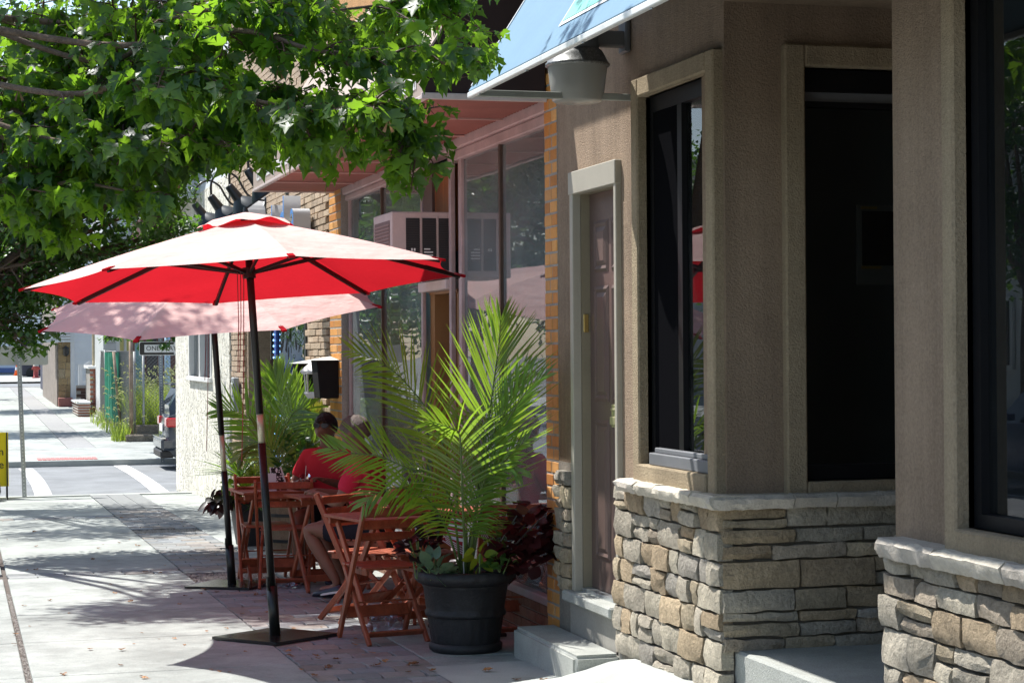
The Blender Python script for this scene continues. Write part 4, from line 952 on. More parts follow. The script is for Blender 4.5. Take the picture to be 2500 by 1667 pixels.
MB().box((XW + .25, wy0, wz - .2), (XW + .29, wy1, wzt_)).build('blind', M('pale_blind', (.4, .42, .42), .9, .1), q)
# upper storey siding
SID = M('grey_siding', (.60, .63, .65), .5, .05, 3, .03, 40)
UT = 8.2; OY = onX(487, 400, XW).y; OX = onY(392, 470, OY).x
MB().box((XW + .02, W0, SZ0), (XW + .3, OY, UT)).box((OX + .02, OY + .02, SZ0 + .02), (XW + .6, W1 + 1, UT)).build('upper_wall', SID, CB)
bh = .145
z = SZ0
b1, b2 = None, None
while z < 7.2:
    bb = MB(); y0_, y1_ = W0 + .002, OY - .06
    bb.add([(XW - .014, y0_, z), (XW - .014, y1_, z), (XW + .006, y1_, z + bh), (XW + .006, y0_, z + bh), (XW + .019, y0_, z), (XW + .019, y1_, z)], [(0, 3, 2, 1), (0, 1, 5, 4)]).build('siding_board', SID, CB)
    bb = MB(); x0_, x1_ = OX + .07, XW - .015
    bb.add([(x0_, OY - .016, z), (x1_, OY - .016, z), (x1_, OY + .006, z + bh), (x0_, OY + .006, z + bh), (x0_, OY + .019, z), (x1_, OY + .019, z)], [(0, 1, 2, 3), (0, 4, 5, 1)]).build('siding_board', SID, CB)
    z += bh
b = MB(); b.box((OX, OY - .025, SZ0 + .01), (OX + .07, OY + .04, 7.2)).box((XW - .03, OY - .06, SZ0), (XW + .01, OY - .002, 7.2)); b.box((OX + .001, OY - .02, SZ0 - .06), (XW + .1, OY + .5, SZ0 + .009)); b.build('corner_trim', M('grey_trim', (.5, .53, .55), .5, .05), CB)
p = onX(577, 945, XW - .04); t = thing('meter_box', 'small grey meter box on the edge of the cream stucco wall', 'meter box', p)
b = MB(); b.box((XW - .09, p.y - .12, p.z - .3), (XW - .021, p.y + .12, p.z + .12)).build('case', M('meter_grey', (.3, .32, .33), .5, .1), t, bevel=.01)
MB().box((XW - .1, p.y - .08, p.z - .1), (XW - .0905, p.y + .08, p.z + .05)).build('cover', ALU, t, bevel=.006)
# ================================================================ umbrellas
UC = N('umbrella_cloth'); UC.t.nodes.remove(UC.b)
_p = UC.pos(); _f = UC.noise(2.2, 4, .5, _p, .92, 1.06); _w = UC.noise(420, 2, .5, _p, .95, 1.05)
_geo = UC.n('NewGeometry'); _mc = UC.n('MixRGB'); UC.l(_geo.outputs['Backfacing'], _mc.inputs[0]); _mc.inputs[1].default_value = (.86, .60, .55, 1); _mc.inputs[2].default_value = (.45, .02, .03, 1)  # pale outer side has the sun's sheen painted into the cloth colour
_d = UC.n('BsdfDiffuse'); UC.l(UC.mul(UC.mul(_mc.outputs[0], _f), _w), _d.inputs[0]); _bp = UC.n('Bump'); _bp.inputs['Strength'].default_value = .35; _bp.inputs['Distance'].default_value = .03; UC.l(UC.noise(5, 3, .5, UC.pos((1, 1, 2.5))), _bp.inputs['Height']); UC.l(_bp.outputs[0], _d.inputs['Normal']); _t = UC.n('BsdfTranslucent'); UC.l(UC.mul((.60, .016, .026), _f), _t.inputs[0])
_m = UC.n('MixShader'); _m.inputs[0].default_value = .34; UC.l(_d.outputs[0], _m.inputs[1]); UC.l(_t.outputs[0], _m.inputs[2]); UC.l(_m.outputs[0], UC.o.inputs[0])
UPOLE = M('umbrella_pole', (.010, .012, .011), .38, .15, 20, spec=.5); URIB = M('umbrella_rib', (.02, .013, .012), .45, .1, 20, spec=.4); ULE = M('umbrella_joint', (.60, .56, .40), .35, .1, 20, metal=.35)
CORD = M('red_cord', (.30, .05, .05), .8, .1)
def umbrella(label, base, hubC, nrm, rot, R, rise, plate_rot, joint, cords, sag=.05):
    """base: foot of the pole; hubC: centre of the rim plane; nrm: its normal"""
    U = thing('patio_umbrella', label, 'umbrella', base, 'red patio umbrellas on black plate bases')
    nz_ = nrm.normalized(); ax = V((math.cos(rot), math.sin(rot), 0)); ax = (ax - nz_ * ax.dot(nz_)).normalized(); ay = nz_.cross(ax)
    def P(r, a, h): return hubC + ax * (r * math.cos(a)) + ay * (r * math.sin(a)) + nz_ * h
    nr, ns = 10, 8; b = MB(); vs = []; idx = {}
    def prof(t): return rise * (1 - t) * (1 + .18 * t)
    for k in range(8):
        a0 = math.pi / 4 * k
        for i in range(nr + 1):
            t = .06 + .94 * i / nr
            for j in range(ns):
                v = j / ns; a = a0 + math.pi / 4 * v
                p0 = P(R * t, a0, prof(t)); p1 = P(R * t, a0 + math.pi / 4, prof(t)); p = p0.lerp(p1, v)
                w_ = 4 * v * (1 - v)
                c = P(0, 0, prof(t)); p = p + (c - p) * (sag * w_ * t ** 3) - nz_ * (.022 * w_ * math.sin(math.pi * min(1, t)))
                idx[k, i, j] = len(vs); vs.append(p)
    fs = []
    def I(k, i, j): return idx[(k, i, j)] if j < ns else idx[((k + 1) % 8, i, 0)]
    for k in range(8):
        for i in range(nr):
            for j in range(ns): fs.append((I(k, i, j), I(k, i + 1, j), I(k, i + 1, j + 1), I(k, i, j + 1)))
    me = b.add(vs, fs).mesh('canopy'); me.materials.append(UC.m); me.polygons.foreach_set('use_smooth', [True] * len(me.polygons))
    me2 = me
    for e in me2.edges: pass
    shade_auto(me, 12); link('canopy', me, None, U)
    # vent cap on top, with loose flaps
    b = MB(); vs = [P(0, 0, rise + .04)]; n = 48
    for q, (rr_, hh) in enumerate(((.12, .012), (.24, -.030), (.31, -.062))):
        for i in range(n):
            a = 2 * math.pi * i / n; wv = (.5 - .5 * math.cos(8 * a)); vs.append(P(rr_ * (1 - .10 * wv * (q == 2)), a, rise + hh + .026 * wv * q / 2 + (.012 * math.sin(3 * a + 1) if q == 2 else 0)))
    fs = [(0, 1 + i, 1 + (i + 1) % n) for i in range(n)] + [(1 + q * n + i, 1 + (q + 1) * n + i, 1 + (q + 1) * n + (i + 1) % n, 1 + q * n + (i + 1) % n) for q in range(2) for i in range(n)]
    b.add(vs, fs).build('vent_cap', UC.m, U, smooth=True)
    MB().tube([P(0, 0, rise + .03), P(0, 0, rise + .07)], [.02, .012], 10).build('finial', UPOLE, U)
    run = P(0, 0, .06)
    for k in range(8):
        a = math.pi / 4 * k; rb = link('rib', MB().bar(P(.05, a, prof(.05) - .02), P(R * .985, a, prof(.985) - .012), .018, .026, nz_).mesh('rib'), URIB, U)
        MB().bar(run + (P(.04, a, 0) - P(0, 0, 0)), P(R * .5, a, prof(.5) - .03), .014, .020, nz_).build('strut', URIB, U)
        tip = P(R, a, 0); MB().bar(P(R * .955, a, prof(.955) - .006), P(R * 1.008, a, -.006), .036, .014, nz_).build('rib_pocket', UC.m, U)
    MB().tube([run - nz_ * .035, run + nz_ * .03], .042, 14).build('runner', URIB, U)
    MB().tube([P(0, 0, rise - .06), P(0, 0, rise + .02)], .035, 12).build('hub', URIB, U)
    top = P(0, 0, rise); low = base + V((0, 0, .02))
    def along(z): k = (z - low.z) / (top.z - low.z); return low.lerp(top, k)
    j0, j1 = along(joint[0]), along(joint[1])
    MB().tube([low, along(low.z + .30)], .033, 16).build('base_tube', UPOLE, U, smooth=True)
    MB().tube([along(low.z + .30), j0], .0245, 14).build('lower_pole', UPOLE, U, smooth=True)
    MB().tube([j0, j1], .021, 14).build('pole_joint', ULE, U, smooth=True)
    MB().tube([j1, along(top.z - .02)], .0235, 14).build('upper_pole', UPOLE, U, smooth=True)
    for i in range(cords):
        o = V((-.035 - .02 * i, -.02, 0)); a = run + o; e = a + V((-.02 + .01 * i, -.0, -.62 - (.55 if i == 0 else 0)))
        MB().tube([a, a.lerp(e, .5) + V((.006, 0, 0)), e], .003, 5).build('pull_cord', CORD, U)
    h = plate_rot; d = .385
    z0 = gz(base.y)
    b = MB(); pts = [V((base.x + d * math.cos(h + math.pi / 2 * k), base.y + d * math.sin(h + math.pi / 2 * k), 0)) for k in range(4)]
    for p in pts: p.z = gz(p.y) + .004
    b.add([tuple(p) for p in pts] + [tuple(p + V((0, 0, .018))) for p in pts], [(3, 2, 1, 0), (4, 5, 6, 7)] + [(k, (k + 1) % 4, 4 + (k + 1) % 4, 4 + k) for k in range(4)]).build('base_plate', M('base_plate_black', (.014, .016, .016), .22, .25, 9, spec=.6) if 'base_plate_black' not in bpy.data.materials else bpy.data.materials['base_plate_black'], U)
    kb_ = along(low.z + .33); MB().tube([kb_ + V((-.02, -.03, -.05)), kb_ + V((-.03, -.05, -.02)), kb_ + V((-.03, -.055, .03))], .011, 7).build('locking_knob', UPOLE, U)
    return U
def camdir(cx, d): return (R0 * cx + V((FW.x, FW.y, 0)).normalized() * d)
u1b = G(672, 1557); d1 = (u1b - CAM).dot(FW)
c1 = at(609, 689, d1 + .12)
rot1 = math.atan2(*reversed(camdir(-math.sin(math.radians(5)), -math.cos(math.radians(5)))[:2])) + math.pi / 8
umbrella('nearer red umbrella, its bright red underside and black ribs facing the viewer', u1b, c1, camdir(-.055, .058) + V((0, 0, 1)), rot1, 1.385, .40, math.radians(-8), (.98 - .0, 1.16), 3)
u2b = G(566.6, 1430); d2 = (u2b - CAM).dot(FW)
c2 = at(520, 752, d2 + .0)
rot2 = math.atan2(*reversed(camdir(.12, -1)[:2])) + math.pi / 8
umbrella('farther red umbrella, only its pink top with painted sun sheen showing below the nearer one', u2b, c2, camdir(-.045, -.185) + V((0, 0, 1)), rot2, 1.375, .40, math.radians(12), (.62, .90), 2)
# ================================================================ folding chairs and tables
def make_chair():
    t = thing('folding_chair', 'x', 'chair', (0, 0, 0), 'red wooden folding chairs at the cafe tables')
    W = .215
    for s in (-1, 1):
        MB().bar((s * W, .215, 0), (s * W, -.245, .83), .022, .042, (0, 1, 0)).build('leg', CHAIRW, t, bevel=.003, local=True)
        MB().bar((s * (W - .028), -.245, 0), (s * (W - .028), .185, .435), .022, .036, (0, 1, 0)).build('leg', CHAIRW, t, bevel=.003, local=True)
        MB().bar((s * (W - .052), -.15, .425), (s * (W - .052), .235, .425), .02, .035, (0, 0, 1)).build('seat_rail', CHAIRW, t, bevel=.002, local=True)
    def py(z): return .215 - .46 * z / .83
    for z in (.79, .715, .64): 
        y = py(z) + .012; MB().bar((-W + .011, y, z), (W - .011, y, z), .016, .058 if z > .7 else .05, (0, .5, .83)).build('back_slat', CHAIRW, t, bevel=.003, local=True)
    for i in range(6): y = -.145 + i * .072; MB().bar((-W + .03, y, .448), (W - .03, y, .448), .058, .014, (0, 0, 1)).build('seat_slat', CHAIRW, t, bevel=.003, local=True)
    MB().bar((-W + .011, py(.16), .16), (W - .011, py(.16), .16), .016, .075, (0, .5, .83)).build('stretcher', CHAIRW, t, bevel=.003, local=True)
    MB().bar((-W + .04, -.245 + .43 * .06 / .435 + .0, .06), (W - .04, -.185, .06), .016, .042, (0, -.7, .7)).build('stretcher', CHAIRW, t, bevel=.003, local=True)
    MB().tube([(-W + .03, -.02, .235), (W - .03, -.02, .235)], .006, 6).build('cross_rod', CHAIRW, t, local=True)
    return t
proto = make_chair(); used = [False]
def place_chair(p, f, label):
    o = proto if not used[0] else dup(proto); used[0] = True
    o.location = (p.x, p.y, gz(p.y) + .002); o.rotation_euler = (0, 0, math.atan2(-f.x, f.y)); o['label'] = label; return o
def make_table():
    t = thing('folding_table', 'x', 'table', (0, 0, 0), 'red wooden folding tables outside the cafe')
    H = .72; S = .31
    for i in range(7): x = -S + .045 + i * (2 * S - .09) / 6; MB().box((x - .041, -S, H - .02), (x + .041, S, H)).build('top_slat', CHAIRW, t, bevel=.003, local=True)
    for s in (-1, 1):
        MB().box((-S + .02, s * (S - .05) - .015, H - .06), (S - .02, s * (S - .05) + .015, H - .0205)).build('apron', CHAIRW, t, bevel=.002, local=True)
        MB().bar((s * .24, -.27, 0), (s * .24, .24, H - .05), .022, .042, (0, 1, 0)).build('leg', CHAIRW, t, bevel=.003, local=True)
        MB().bar((s * .212, .27, 0), (s * .212, -.24, H - .05), .022, .042, (0, 1, 0)).build('leg', CHAIRW, t, bevel=.003, local=True)
    for s in (-1, 1): MB().bar((-.24, s * .20, .10), (.24, s * .20, .10), .018, .05, (0, 0, 1)).build('stretcher', CHAIRW, t, bevel=.002, local=True)
    return t
tproto = make_table(); tused = [False]
def place_table(p, rot, label):
    o = tproto if not tused[0] else dup(tproto); tused[0] = True
    o.location = (p.x, p.y, gz(p.y) + .002); o.rotation_euler = (0, 0, rot); o['label'] = label; return o
def flat(v): return V((v.x, v.y, 0)).normalized()
pa = [G(840.7, 1560.6), G(985.8, 1542), G(908.3, 1575), G(1018.8, 1563)]
cA = sum(pa, V()) / 4; fA = flat((pa[0] + pa[1]) - (pa[2] + pa[3]))
fA = flat(camdir(-.42, .91))
place_chair(cA, fA, 'nearest folding chair, seen from behind, right beside the big black planter')
cB_ = G(873, 1520); fB = flat(camdir(.80, -.60)); cB_ = cB_ + flat(camdir(.6, .8)) * .2 - fB * .1
place_chair(cB_, fB, 'orange sunlit folding chair facing the nearest chair across the small table')
pc = [G(634.6, 1425), G(751, 1418), G(659, 1437), G(746.5, 1437)]
place_chair(sum(pc, V()) / 4, flat(camdir(-.06, 1)), 'dark folding chair seen from behind, next to the black pole of the nearer umbrella')
cD = (G(603, 1425) + G(705, 1416)) / 2; fD = flat(camdir(.25, -1)); place_chair(cD - fD * .15, fD, 'folding chair facing the viewer, between the two umbrella poles')
cE = G(1252, 1549); place_chair(cE, flat(camdir(-.15, 1)), 'folding chair in deep shade behind the dark red coleus')
cF = G(1012, 1515); place_chair(cF, flat(camdir(.9, .35)), 'folding chair with sunlit legs between the nearest chair and the big planter')
T2 = place_table(G(948, 1532), math.radians(14), 'small folding table between the nearest chair and the sunlit orange chair')
T1 = place_table(G(800, 1434), math.radians(8), 'folding table where the two people in red sit')
T3 = place_table(G(668, 1413), math.radians(4), 'folding table with the white menu card on it')
T4 = place_table(G(1100, 1512), math.radians(-12), 'folding table with a sunlit orange top behind the palm')
# things on the tables
tz = lambda t: t.location.z + .721
c = at(745, 1188, (T3.location - CAM).dot(FW) - .1); c.z = tz(T3); c = V((T3.location.x + .245, T3.location.y - .05, tz(T3)))
px = at(744, 1188, (T3.location - CAM).dot(FW) - .05); c.x = px.x; c.y = px.y; c.z = tz(T3)
if (c - T3.location).x > .29: c.x = T3.location.x + .27
t = thing('plastic_cup', 'clear plastic cup of pale drink with a straw on the table edge', 'cup', c)
MB().lathe([(0, 0), (.032, 0), (.040, .062), (.0405, .066), (0, .066)], c, 20).build('drink', M('pale_drink', (.62, .58, .66), .4, .05), t, smooth=True)
MB().lathe([(.033, 0), (.046, .12), (.048, .122)], c, 24).build('cup_wall', glass_mat('clear_plastic', (.86, .88, .88), 1.35), t, smooth=True)
MB().tube([c + V((.0, 0, .02)), c + V((.012, .0, .19))], .003, 6).build('straw', WHITEP, t)
mp_ = V((T3.location.x - .06, T3.location.y - .22, tz(T3)))
t = thing('menu_card', 'white folded menu card standing on the table behind the umbrella pole', 'menu card', mp_)
b = MB(); q = .055; b.add([mp_ + V((-q, 0, 0)), mp_ + V((q, 0, 0)), mp_ + V((q, .02, .14)), mp_ + V((-q, .02, .14)), mp_ + V((-q, .06, 0)), mp_ + V((q, .06, 0)), mp_ + V((-q, .002, 0)), mp_ + V((q, .002, 0)), mp_ + V((q, .022, .138)), mp_ + V((-q, .022, .138))], [(0, 1, 2, 3), (3, 2, 5, 4), (7, 6, 9, 8)]).build('card', M('card_white', (.72, .70, .74), .6, .04), t)
FC = Matrix(((1, 0, 0, 0), (0, .14, -.99, 0), (0, .99, .14, 0), (0, 0, 0, 1)))
for i, s in enumerate(('C', 'e', 'c')): text('lettering', s, .042, mp_ + V((-.045, .0135 - .006 * i - .003, .112 - i * .042)), FC, BLACKM, t, .0005)
t = thing('speckled_folder', 'black and white speckled folder leaning behind the menu card', 'folder', mp_ + V((.12, .08, 0)))
SPK = N('speckle'); v_ = SPK.n('TexVoronoi'); v_.inputs['Scale'].default_value = 55; SPK.l(SPK.pos(), v_.inputs[0]); r_ = SPK.n('ValToRGB'); SPK.l(v_.outputs['Distance'], r_.inputs[0]); r_.color_ramp.interpolation = 'CONSTANT'; r_.color_ramp.elements[0].color = (.8, .8, .8, 1); r_.color_ramp.elements[1].color = (.01, .01, .01, 1); r_.color_ramp.elements[1].position = .42; SPK.l(r_.outputs[0], SPK.b.inputs['Base Color'])
b = MB(); o = mp_ + V((.10, .10, 0)); b.add([o + V((-.05, 0, 0)), o + V((.06, .0, 0)), o + V((.01, .04, .18)), o + V((-.08, .04, .18)), o + V((-.05, .012, 0)), o + V((.06, .012, 0)), o + V((.01, .052, .18)), o + V((-.08, .052, .18))], [(0, 1, 2, 3), (7, 6, 5, 4), (0, 4, 5, 1), (1, 5, 6, 2), (2, 6, 7, 3), (3, 7, 4, 0)]).build('cover', SPK.m, t)
b = MB(); b.bar(o + V((.06, .006, 0)), o + V((.01, .046, .18)), .012, .016, (0, 1, 0)).build('edge', WHITEP, t)
t2 = V((T1.location.x + .12, T1.location.y - .1, tz(T1)))
tag(MB().box(t2 + V((-.07, -.04, 0)), t2 + V((.07, .05, .004))).build('napkin', M('napkin_white', (.75, .75, .76), .8, .04), None), 'white napkin lying on the table of the two people', 'napkin')
t3 = V((T2.location.x + .03, T2.location.y + .16, tz(T2))); tag(MB().box(t3 + V((-.10, -.05, 0)), t3 + V((.10, .05, .003))).build('leaflet', M('leaflet_pale', (.6, .66, .72), .7, .04), None, bevel=.001), 'pale blue leaflet lying on the small near table', 'leaflet')
# clear crumpled plastic bag under the chair
BAGM = N('clear_film'); BAGM.t.nodes.remove(BAGM.b)
_a = BAGM.n('BsdfTransparent'); _a.inputs[0].default_value = (.86, .88, .93, 1); _b = BAGM.n('BsdfGlossy'); _b.inputs['Roughness'].default_value = .12; _c = BAGM.n('BsdfTranslucent'); _c.inputs[0].default_value = (.75, .77, .85, 1)
_x = BAGM.n('MixShader'); _x.inputs[0].default_value = .45; BAGM.l(_b.outputs[0], _x.inputs[1]); BAGM.l(_c.outputs[0], _x.inputs[2]); _y = BAGM.n('MixShader'); _y.inputs[0].default_value = .32; BAGM.l(_a.outputs[0], _y.inputs[1]); BAGM.l(_x.outputs[0], _y.inputs[2]); BAGM.l(_y.outputs[0], BAGM.o.inputs[0])
def bag(c, rx, ry, rz_, seed, label):
    b = MB(); n, k = 18, 9; vs = []; s = random.Random(seed)
    for i in range(k):
        for j in range(n):
            a = 2 * math.pi * j / n; e = math.pi / 2 * i / (k - 1); w_ = 1 + .55 * noise.noise(V((3 * math.cos(a) + seed, 3 * math.sin(a), 3 * e)))
            vs.append(c + V((rx * math.cos(e) * math.cos(a) * w_, ry * math.cos(e) * math.sin(a) * w_, rz_ * math.sin(e) * w_ + .004)))
    b.add(vs, [(i * n + j, i * n + (j + 1) % n, (i + 1) * n + (j + 1) % n, (i + 1) * n + j) for i in range(k - 1) for j in range(n)])
    tag(b.build('plastic_bag', BAGM.m), label, 'bag')
bag(G(940, 1548), .13, .10, .13, 3, 'crumpled clear plastic bag on the pavers under the nearest chair')
bag(G(712, 1436), .10, .06, .035, 8, 'flat clear plastic wrapper on the ground behind the umbrella pole')
# ================================================================ plants
PALM = leaf_mat('palm_leaf', (.075, .18, .022), (.34, .56, .035), .52, .06, .3, .2, 2.5)
PALM2 = leaf_mat('yellow_palm_leaf', (.16, .19, .03), (.42, .42, .04), .5, .05, .35, .25, 3)
STEMG = M('palm_stem', (.10, .15, .045), .5, .2, 14)
COLB = leaf_mat('dark_red_leaf', (.045, .010, .012), (.14, .015, .02), .4, .06, .4, .35, 9); COLD = leaf_mat('purple_black_leaf', (.018, .012, .012), (.05, .012, .015), .35, .07, .35, .3, 9)
LIME = leaf_mat('lime_leaf', (.20, .30, .025), (.38, .50, .03), .5, .05, .4, .12, 6); GRN = leaf_mat('green_leaf', (.05, .12, .03), (.14, .28, .03), .45, .06, .35, .3, 7); VAR = leaf_mat('grey_green_leaf', (.12, .20, .12), (.18, .30, .14), .4, .06, .35, .25, 9)
REDF = leaf_mat('red_petal', (.55, .06, .03), (.7, .08, .04), .4, .04)
SOIL = M('soil', (.05, .035, .025), .95, .3, 30, .3, 120, .8, 90)
def crom(P, n):
    P = [V(p) for p in P]; out = []
    for i in range(len(P) - 1):
        a0 = P[i - 1] if i else P[0] * 2 - P[1]; a1, a2 = P[i], P[i + 1]; a3 = P[i + 2] if i + 2 < len(P) else P[-1] * 2 - P[-2]
        for j in range(n):
            u = j / n; out.append(.5 * ((2 * a1) + (a2 - a0) * u + (2 * a0 - 5 * a1 + 4 * a2 - a3) * u * u + (3 * a1 - a0 - 3 * a2 + a3) * u ** 3))
    return out + [P[-1]]
def frond(pts, L, nrm, parent, m=PALM, n=34, start=.22, lift=.18, ang0=58, ang1=22, width=.0195, droop=.12, seed=0, stem_r=.008, one=None):
    r = random.Random(seed * 7 + 1); c = crom(pts, 14); cum = [0]
    for a, b_ in zip(c, c[1:]): cum.append(cum[-1] + (b_ - a).length)
    tot = cum[-1]
    def pt(t):
        s = t * tot
        for i in range(len(cum) - 1):
            if cum[i + 1] >= s: k = (s - cum[i]) / max(1e-6, cum[i + 1] - cum[i]); return c[i].lerp(c[i + 1], k), (c[i + 1] - c[i]).normalized()
        return c[-1], (c[-1] - c[-2]).normalized()
    f = MB(); vs = []; fs = []
    for i in range(n):
        t = start + (1 - start) * (i + .5) / n; tt = (t - start) / (1 - start)
        for s in (-1, 1):
            if one and s != one and r.random() < .6: continue
            p, tg = pt(min(.999, t + r.uniform(-.006, .006))); N_ = (nrm - tg * nrm.dot(tg)).normalized(); S = tg.cross(N_) * s
            ln = L * (.55 + .55 * math.sin(math.pi * min(1, tt * .8 + .12))) * (1 - .55 * tt ** 3) * r.uniform(.9, 1.08)
            an = math.radians(ang0 + (ang1 - ang0) * tt + r.uniform(-4, 4))
            d = (tg * math.cos(an) + S * math.sin(an) + N_ * (lift + r.uniform(-.05, .08))).normalized()
            wv = d.cross(N_).normalized(); q = p.copy(); base = len(vs); seg = 4; dd = d.copy()
            for k in range(seg + 1):
                u = k / seg; w_ = width * (.35 + 1.3 * u if u < .35 else .8 * 1.0 * (1 - ((u - .35) / .65) ** 1.6) + .02) * .5
                fold = N_ * (-w_ * .35)
                vs += [q - wv * w_ - fold * -1, q + N_ * 0, q + wv * w_ - fold * -1]
                q = q + dd * (ln / seg); dd = (dd + V((0, 0, -droop * (.3 + u)))).normalized()
            for k in range(seg):
                o = base + 3 * k; fs += [(o, o + 1, o + 4, o + 3), (o + 1, o + 2, o + 5, o + 4)]
    f.add(vs, fs, 0); k0 = len(f.f)
    f.tube(c, [stem_r * (1 - .8 * i / (len(c) - 1)) for i in range(len(c))], 6, 1)
    return f.build('frond', [m, STEMG], parent, smooth=True)
def leaf_poly(L, W, fold=.25, tip=1.0, k=6):
    """pointed oval leaf along +Y with a fold on the midrib"""
    vs = []; fs = []
    for i in range(k + 1):
        u = i / k; w_ = W / 2 * math.sin(math.pi * min(.999, u ** .75)) ** .8 if 0 < i < k else 0; z = -.18 * L * u * u
        vs += [(-w_, u * L, z + w_ * fold), (0, u * L, z), (w_, u * L, z + w_ * fold)]
    for i in range(k): o = 3 * i; fs += [(o, o + 1, o + 4, o + 3), (o + 1, o + 2, o + 5, o + 4)]
    return vs, fs
def leafy(name, parent, c, rx, ry, rz_, n, L, W, m, seed, up=.35, sepr=False, mass=False):
    r = random.Random(seed); b = MB(); st = MB()
    for i in range(n):
        while True:
            p = V((r.uniform(-1, 1), r.uniform(-1, 1), r.uniform(-1, 1)))
            if .25 < p.length < 1: break
        q = V(c) + V((p.x * rx, p.y * ry, p.z * rz_)); out = V((p.x, p.y, up + r.uniform(-.5, .5))).normalized(); l = L * r.uniform(.65, 1.15); vs, fs = leaf_poly(l, W * r.uniform(.8, 1.15))
        T = Matrix.Translation(q) @ out.to_track_quat('Y', 'Z').to_matrix().to_4x4() @ Matrix.Rotation(r.uniform(-.7, .7), 4, 'Y')
        vs = [T @ V(v) for v in vs]
        if sepr: MB().add(vs, fs).build(name, m, parent, smooth=True)
        else: b.add(vs, fs)
    if not sepr:
        o = b.build(name, m, parent, smooth=True)
        if mass: o['kind'] = 'stuff'
        return o
# the big black planter: rolled rim, bands and fluting
pc = G(1137, 1587); PD = (pc - CAM).dot(FW); pgz = gz(pc.y) + .003; pc = V((pc.x, pc.y, pgz))
PS = .268
def pr(*a): return [(r_ * PS / .268, z) for r_, z in a]
POTM = M('black_planter_resin', (.018, .018, .02), .55, .35, 7, .25, 60, .25, 60, .4)
pt_ = thing('large_planter', 'large black urn planter with a rolled rim, set on the pavement by the step', 'planter', pc)
nn = 96
MB().lathe(pr((.0, .0), (.195, 0), (.212, .012), (.215, .04), (.20, .055)), pc, nn).build('pot_foot', POTM, pt_, smooth=True)
MB().lathe(pr((.198, .055), (.203, .07), (.222, .205)), pc, nn, ripple=lambda i, j: -.004 * (j % 4 < 1)).build('fluted_band', POTM, pt_, smooth=True)
MB().lathe(pr((.222, .205), (.236, .212), (.238, .23), (.228, .243), (.23, .26), (.245, .37), (.25, .378), (.252, .39)), pc, nn, ripple=lambda i, j: (.003 * math.sin(j * .8) if 1 <= i <= 3 else .004 * noise.noise(V((j * .25, i * .7, 3))) if i > 3 else 0)).build('pot_body', POTM, pt_, smooth=True)
MB().lathe(pr((.252, .39), (.275, .40), (.292, .42), (.296, .445), (.286, .468), (.262, .474), (.25, .462), (.245, .43)), pc, nn, ripple=lambda i, j: .0035 * (1 if (j // 2) % 2 else 0) if 1 < i < 5 else 0).build('rolled_rim', POTM, pt_, smooth=True)
MB().lathe([(.25 * PS / .268, .435), (.12, .445), (0, .45)], pc, 24).build('soil', SOIL, pt_)
pb = pc + V((0, 0, .44))
PA = thing('palm_plant', 'tall feathery palm with sunlit yellow green fronds in the large black planter', 'palm', pb)
def PP(x, y, dd=0): return at(x, y, PD + dd)
vw = -FW
frond([pb + V((.02, 0, 0)), PP(1168, 1190, -0.258), PP(1192, 1030, -0.303), PP(1207, 920, -0.280), PP(1217, 845, -0.240), PP(1222, 780, -0.200)], .50, flat(camdir(.25, -1)) + V((0, 0, .25)), PA, n=40, start=.30, ang0=58, ang1=14, lift=.08, droop=.05, seed=1)
frond([pb + V((-.02, .02, 0)), PP(1110, 1180, 0.065), PP(1052, 1020, 0.153), PP(1000, 945, 0.170), PP(945, 895, 0.100), PP(860, 856, -0.050)], .40, flat(camdir(.2, -.6)) + V((.1, 0, .9)), PA, n=36, start=.36, ang0=60, ang1=30, lift=.05, droop=.14, seed=2)
frond([pb + V((-.03, -.02, 0)), PP(1105, 1240, -0.170), PP(1060, 1160, -0.295), PP(1000, 1145, -0.400), PP(930, 1115, -0.480), PP(855, 1105, -0.520), PP(800, 1092, -0.520)], .34, flat(camdir(.1, -.7)) + V((0, 0, .7)), PA, n=34, start=.3, ang0=62, ang1=30, lift=.05, droop=.12, seed=3)
frond([pb + V((0, -.03, 0)), PP(1130, 1240, -0.376), PP(1126, 1130, -0.486), PP(1121, 1060, -0.530), PP(1100, 1045, -0.600), PP(1046, 1027, -0.640)], .35, flat(camdir(0, -1)) + V((0, 0, .35)), PA, n=34, start=.25, ang0=68, ang1=30, lift=.12, droop=.20, seed=4)
frond([pb + V((.03, .02, 0)), PP(1190, 1170, -0.244), PP(1225, 1060, -0.379), PP(1265, 985, -0.470), PP(1300, 940, -0.520), PP(1334, 915, -0.560)], .34, flat(camdir(-.35, -.5)) + V((0, 0, .6)), PA, n=30, start=.35, ang0=45, ang1=18, lift=.12, droop=.15, seed=5)
frond([pb + V((.03, 0, 0)), PP(1180, 1230, -0.295), PP(1215, 1150, -0.432), PP(1250, 1105, -0.510), PP(1290, 1070, -0.550)], .26, flat(camdir(-.3, -.6)) + V((0, 0, .6)), PA, n=26, start=.3, ang0=50, ang1=24, lift=.1, droop=.2, seed=6)
frond([pb + V((-.03, -.03, 0)), PP(1090, 1290, -0.185), PP(1040, 1215, -0.328), PP(980, 1190, -0.450), PP(915, 1205, -0.530), PP(885, 1235, -0.550)], .28, flat(camdir(.1, -.8)) + V((0, 0, .6)), PA, n=26, start=.3, ang0=58, ang1=30, lift=.0, droop=.3, seed=7)
frond([pb + V((.02, -.02, 0)), PP(1160, 1260, -0.305), PP(1185, 1170, -0.422), PP(1230, 1130, -0.510), PP(1275, 1160, -0.550)], .24, flat(camdir(-.2, -.8)) + V((0, 0, .5)), PA, n=24, start=.3, ang0=60, ang1=28, lift=0, droop=.35, seed=9)
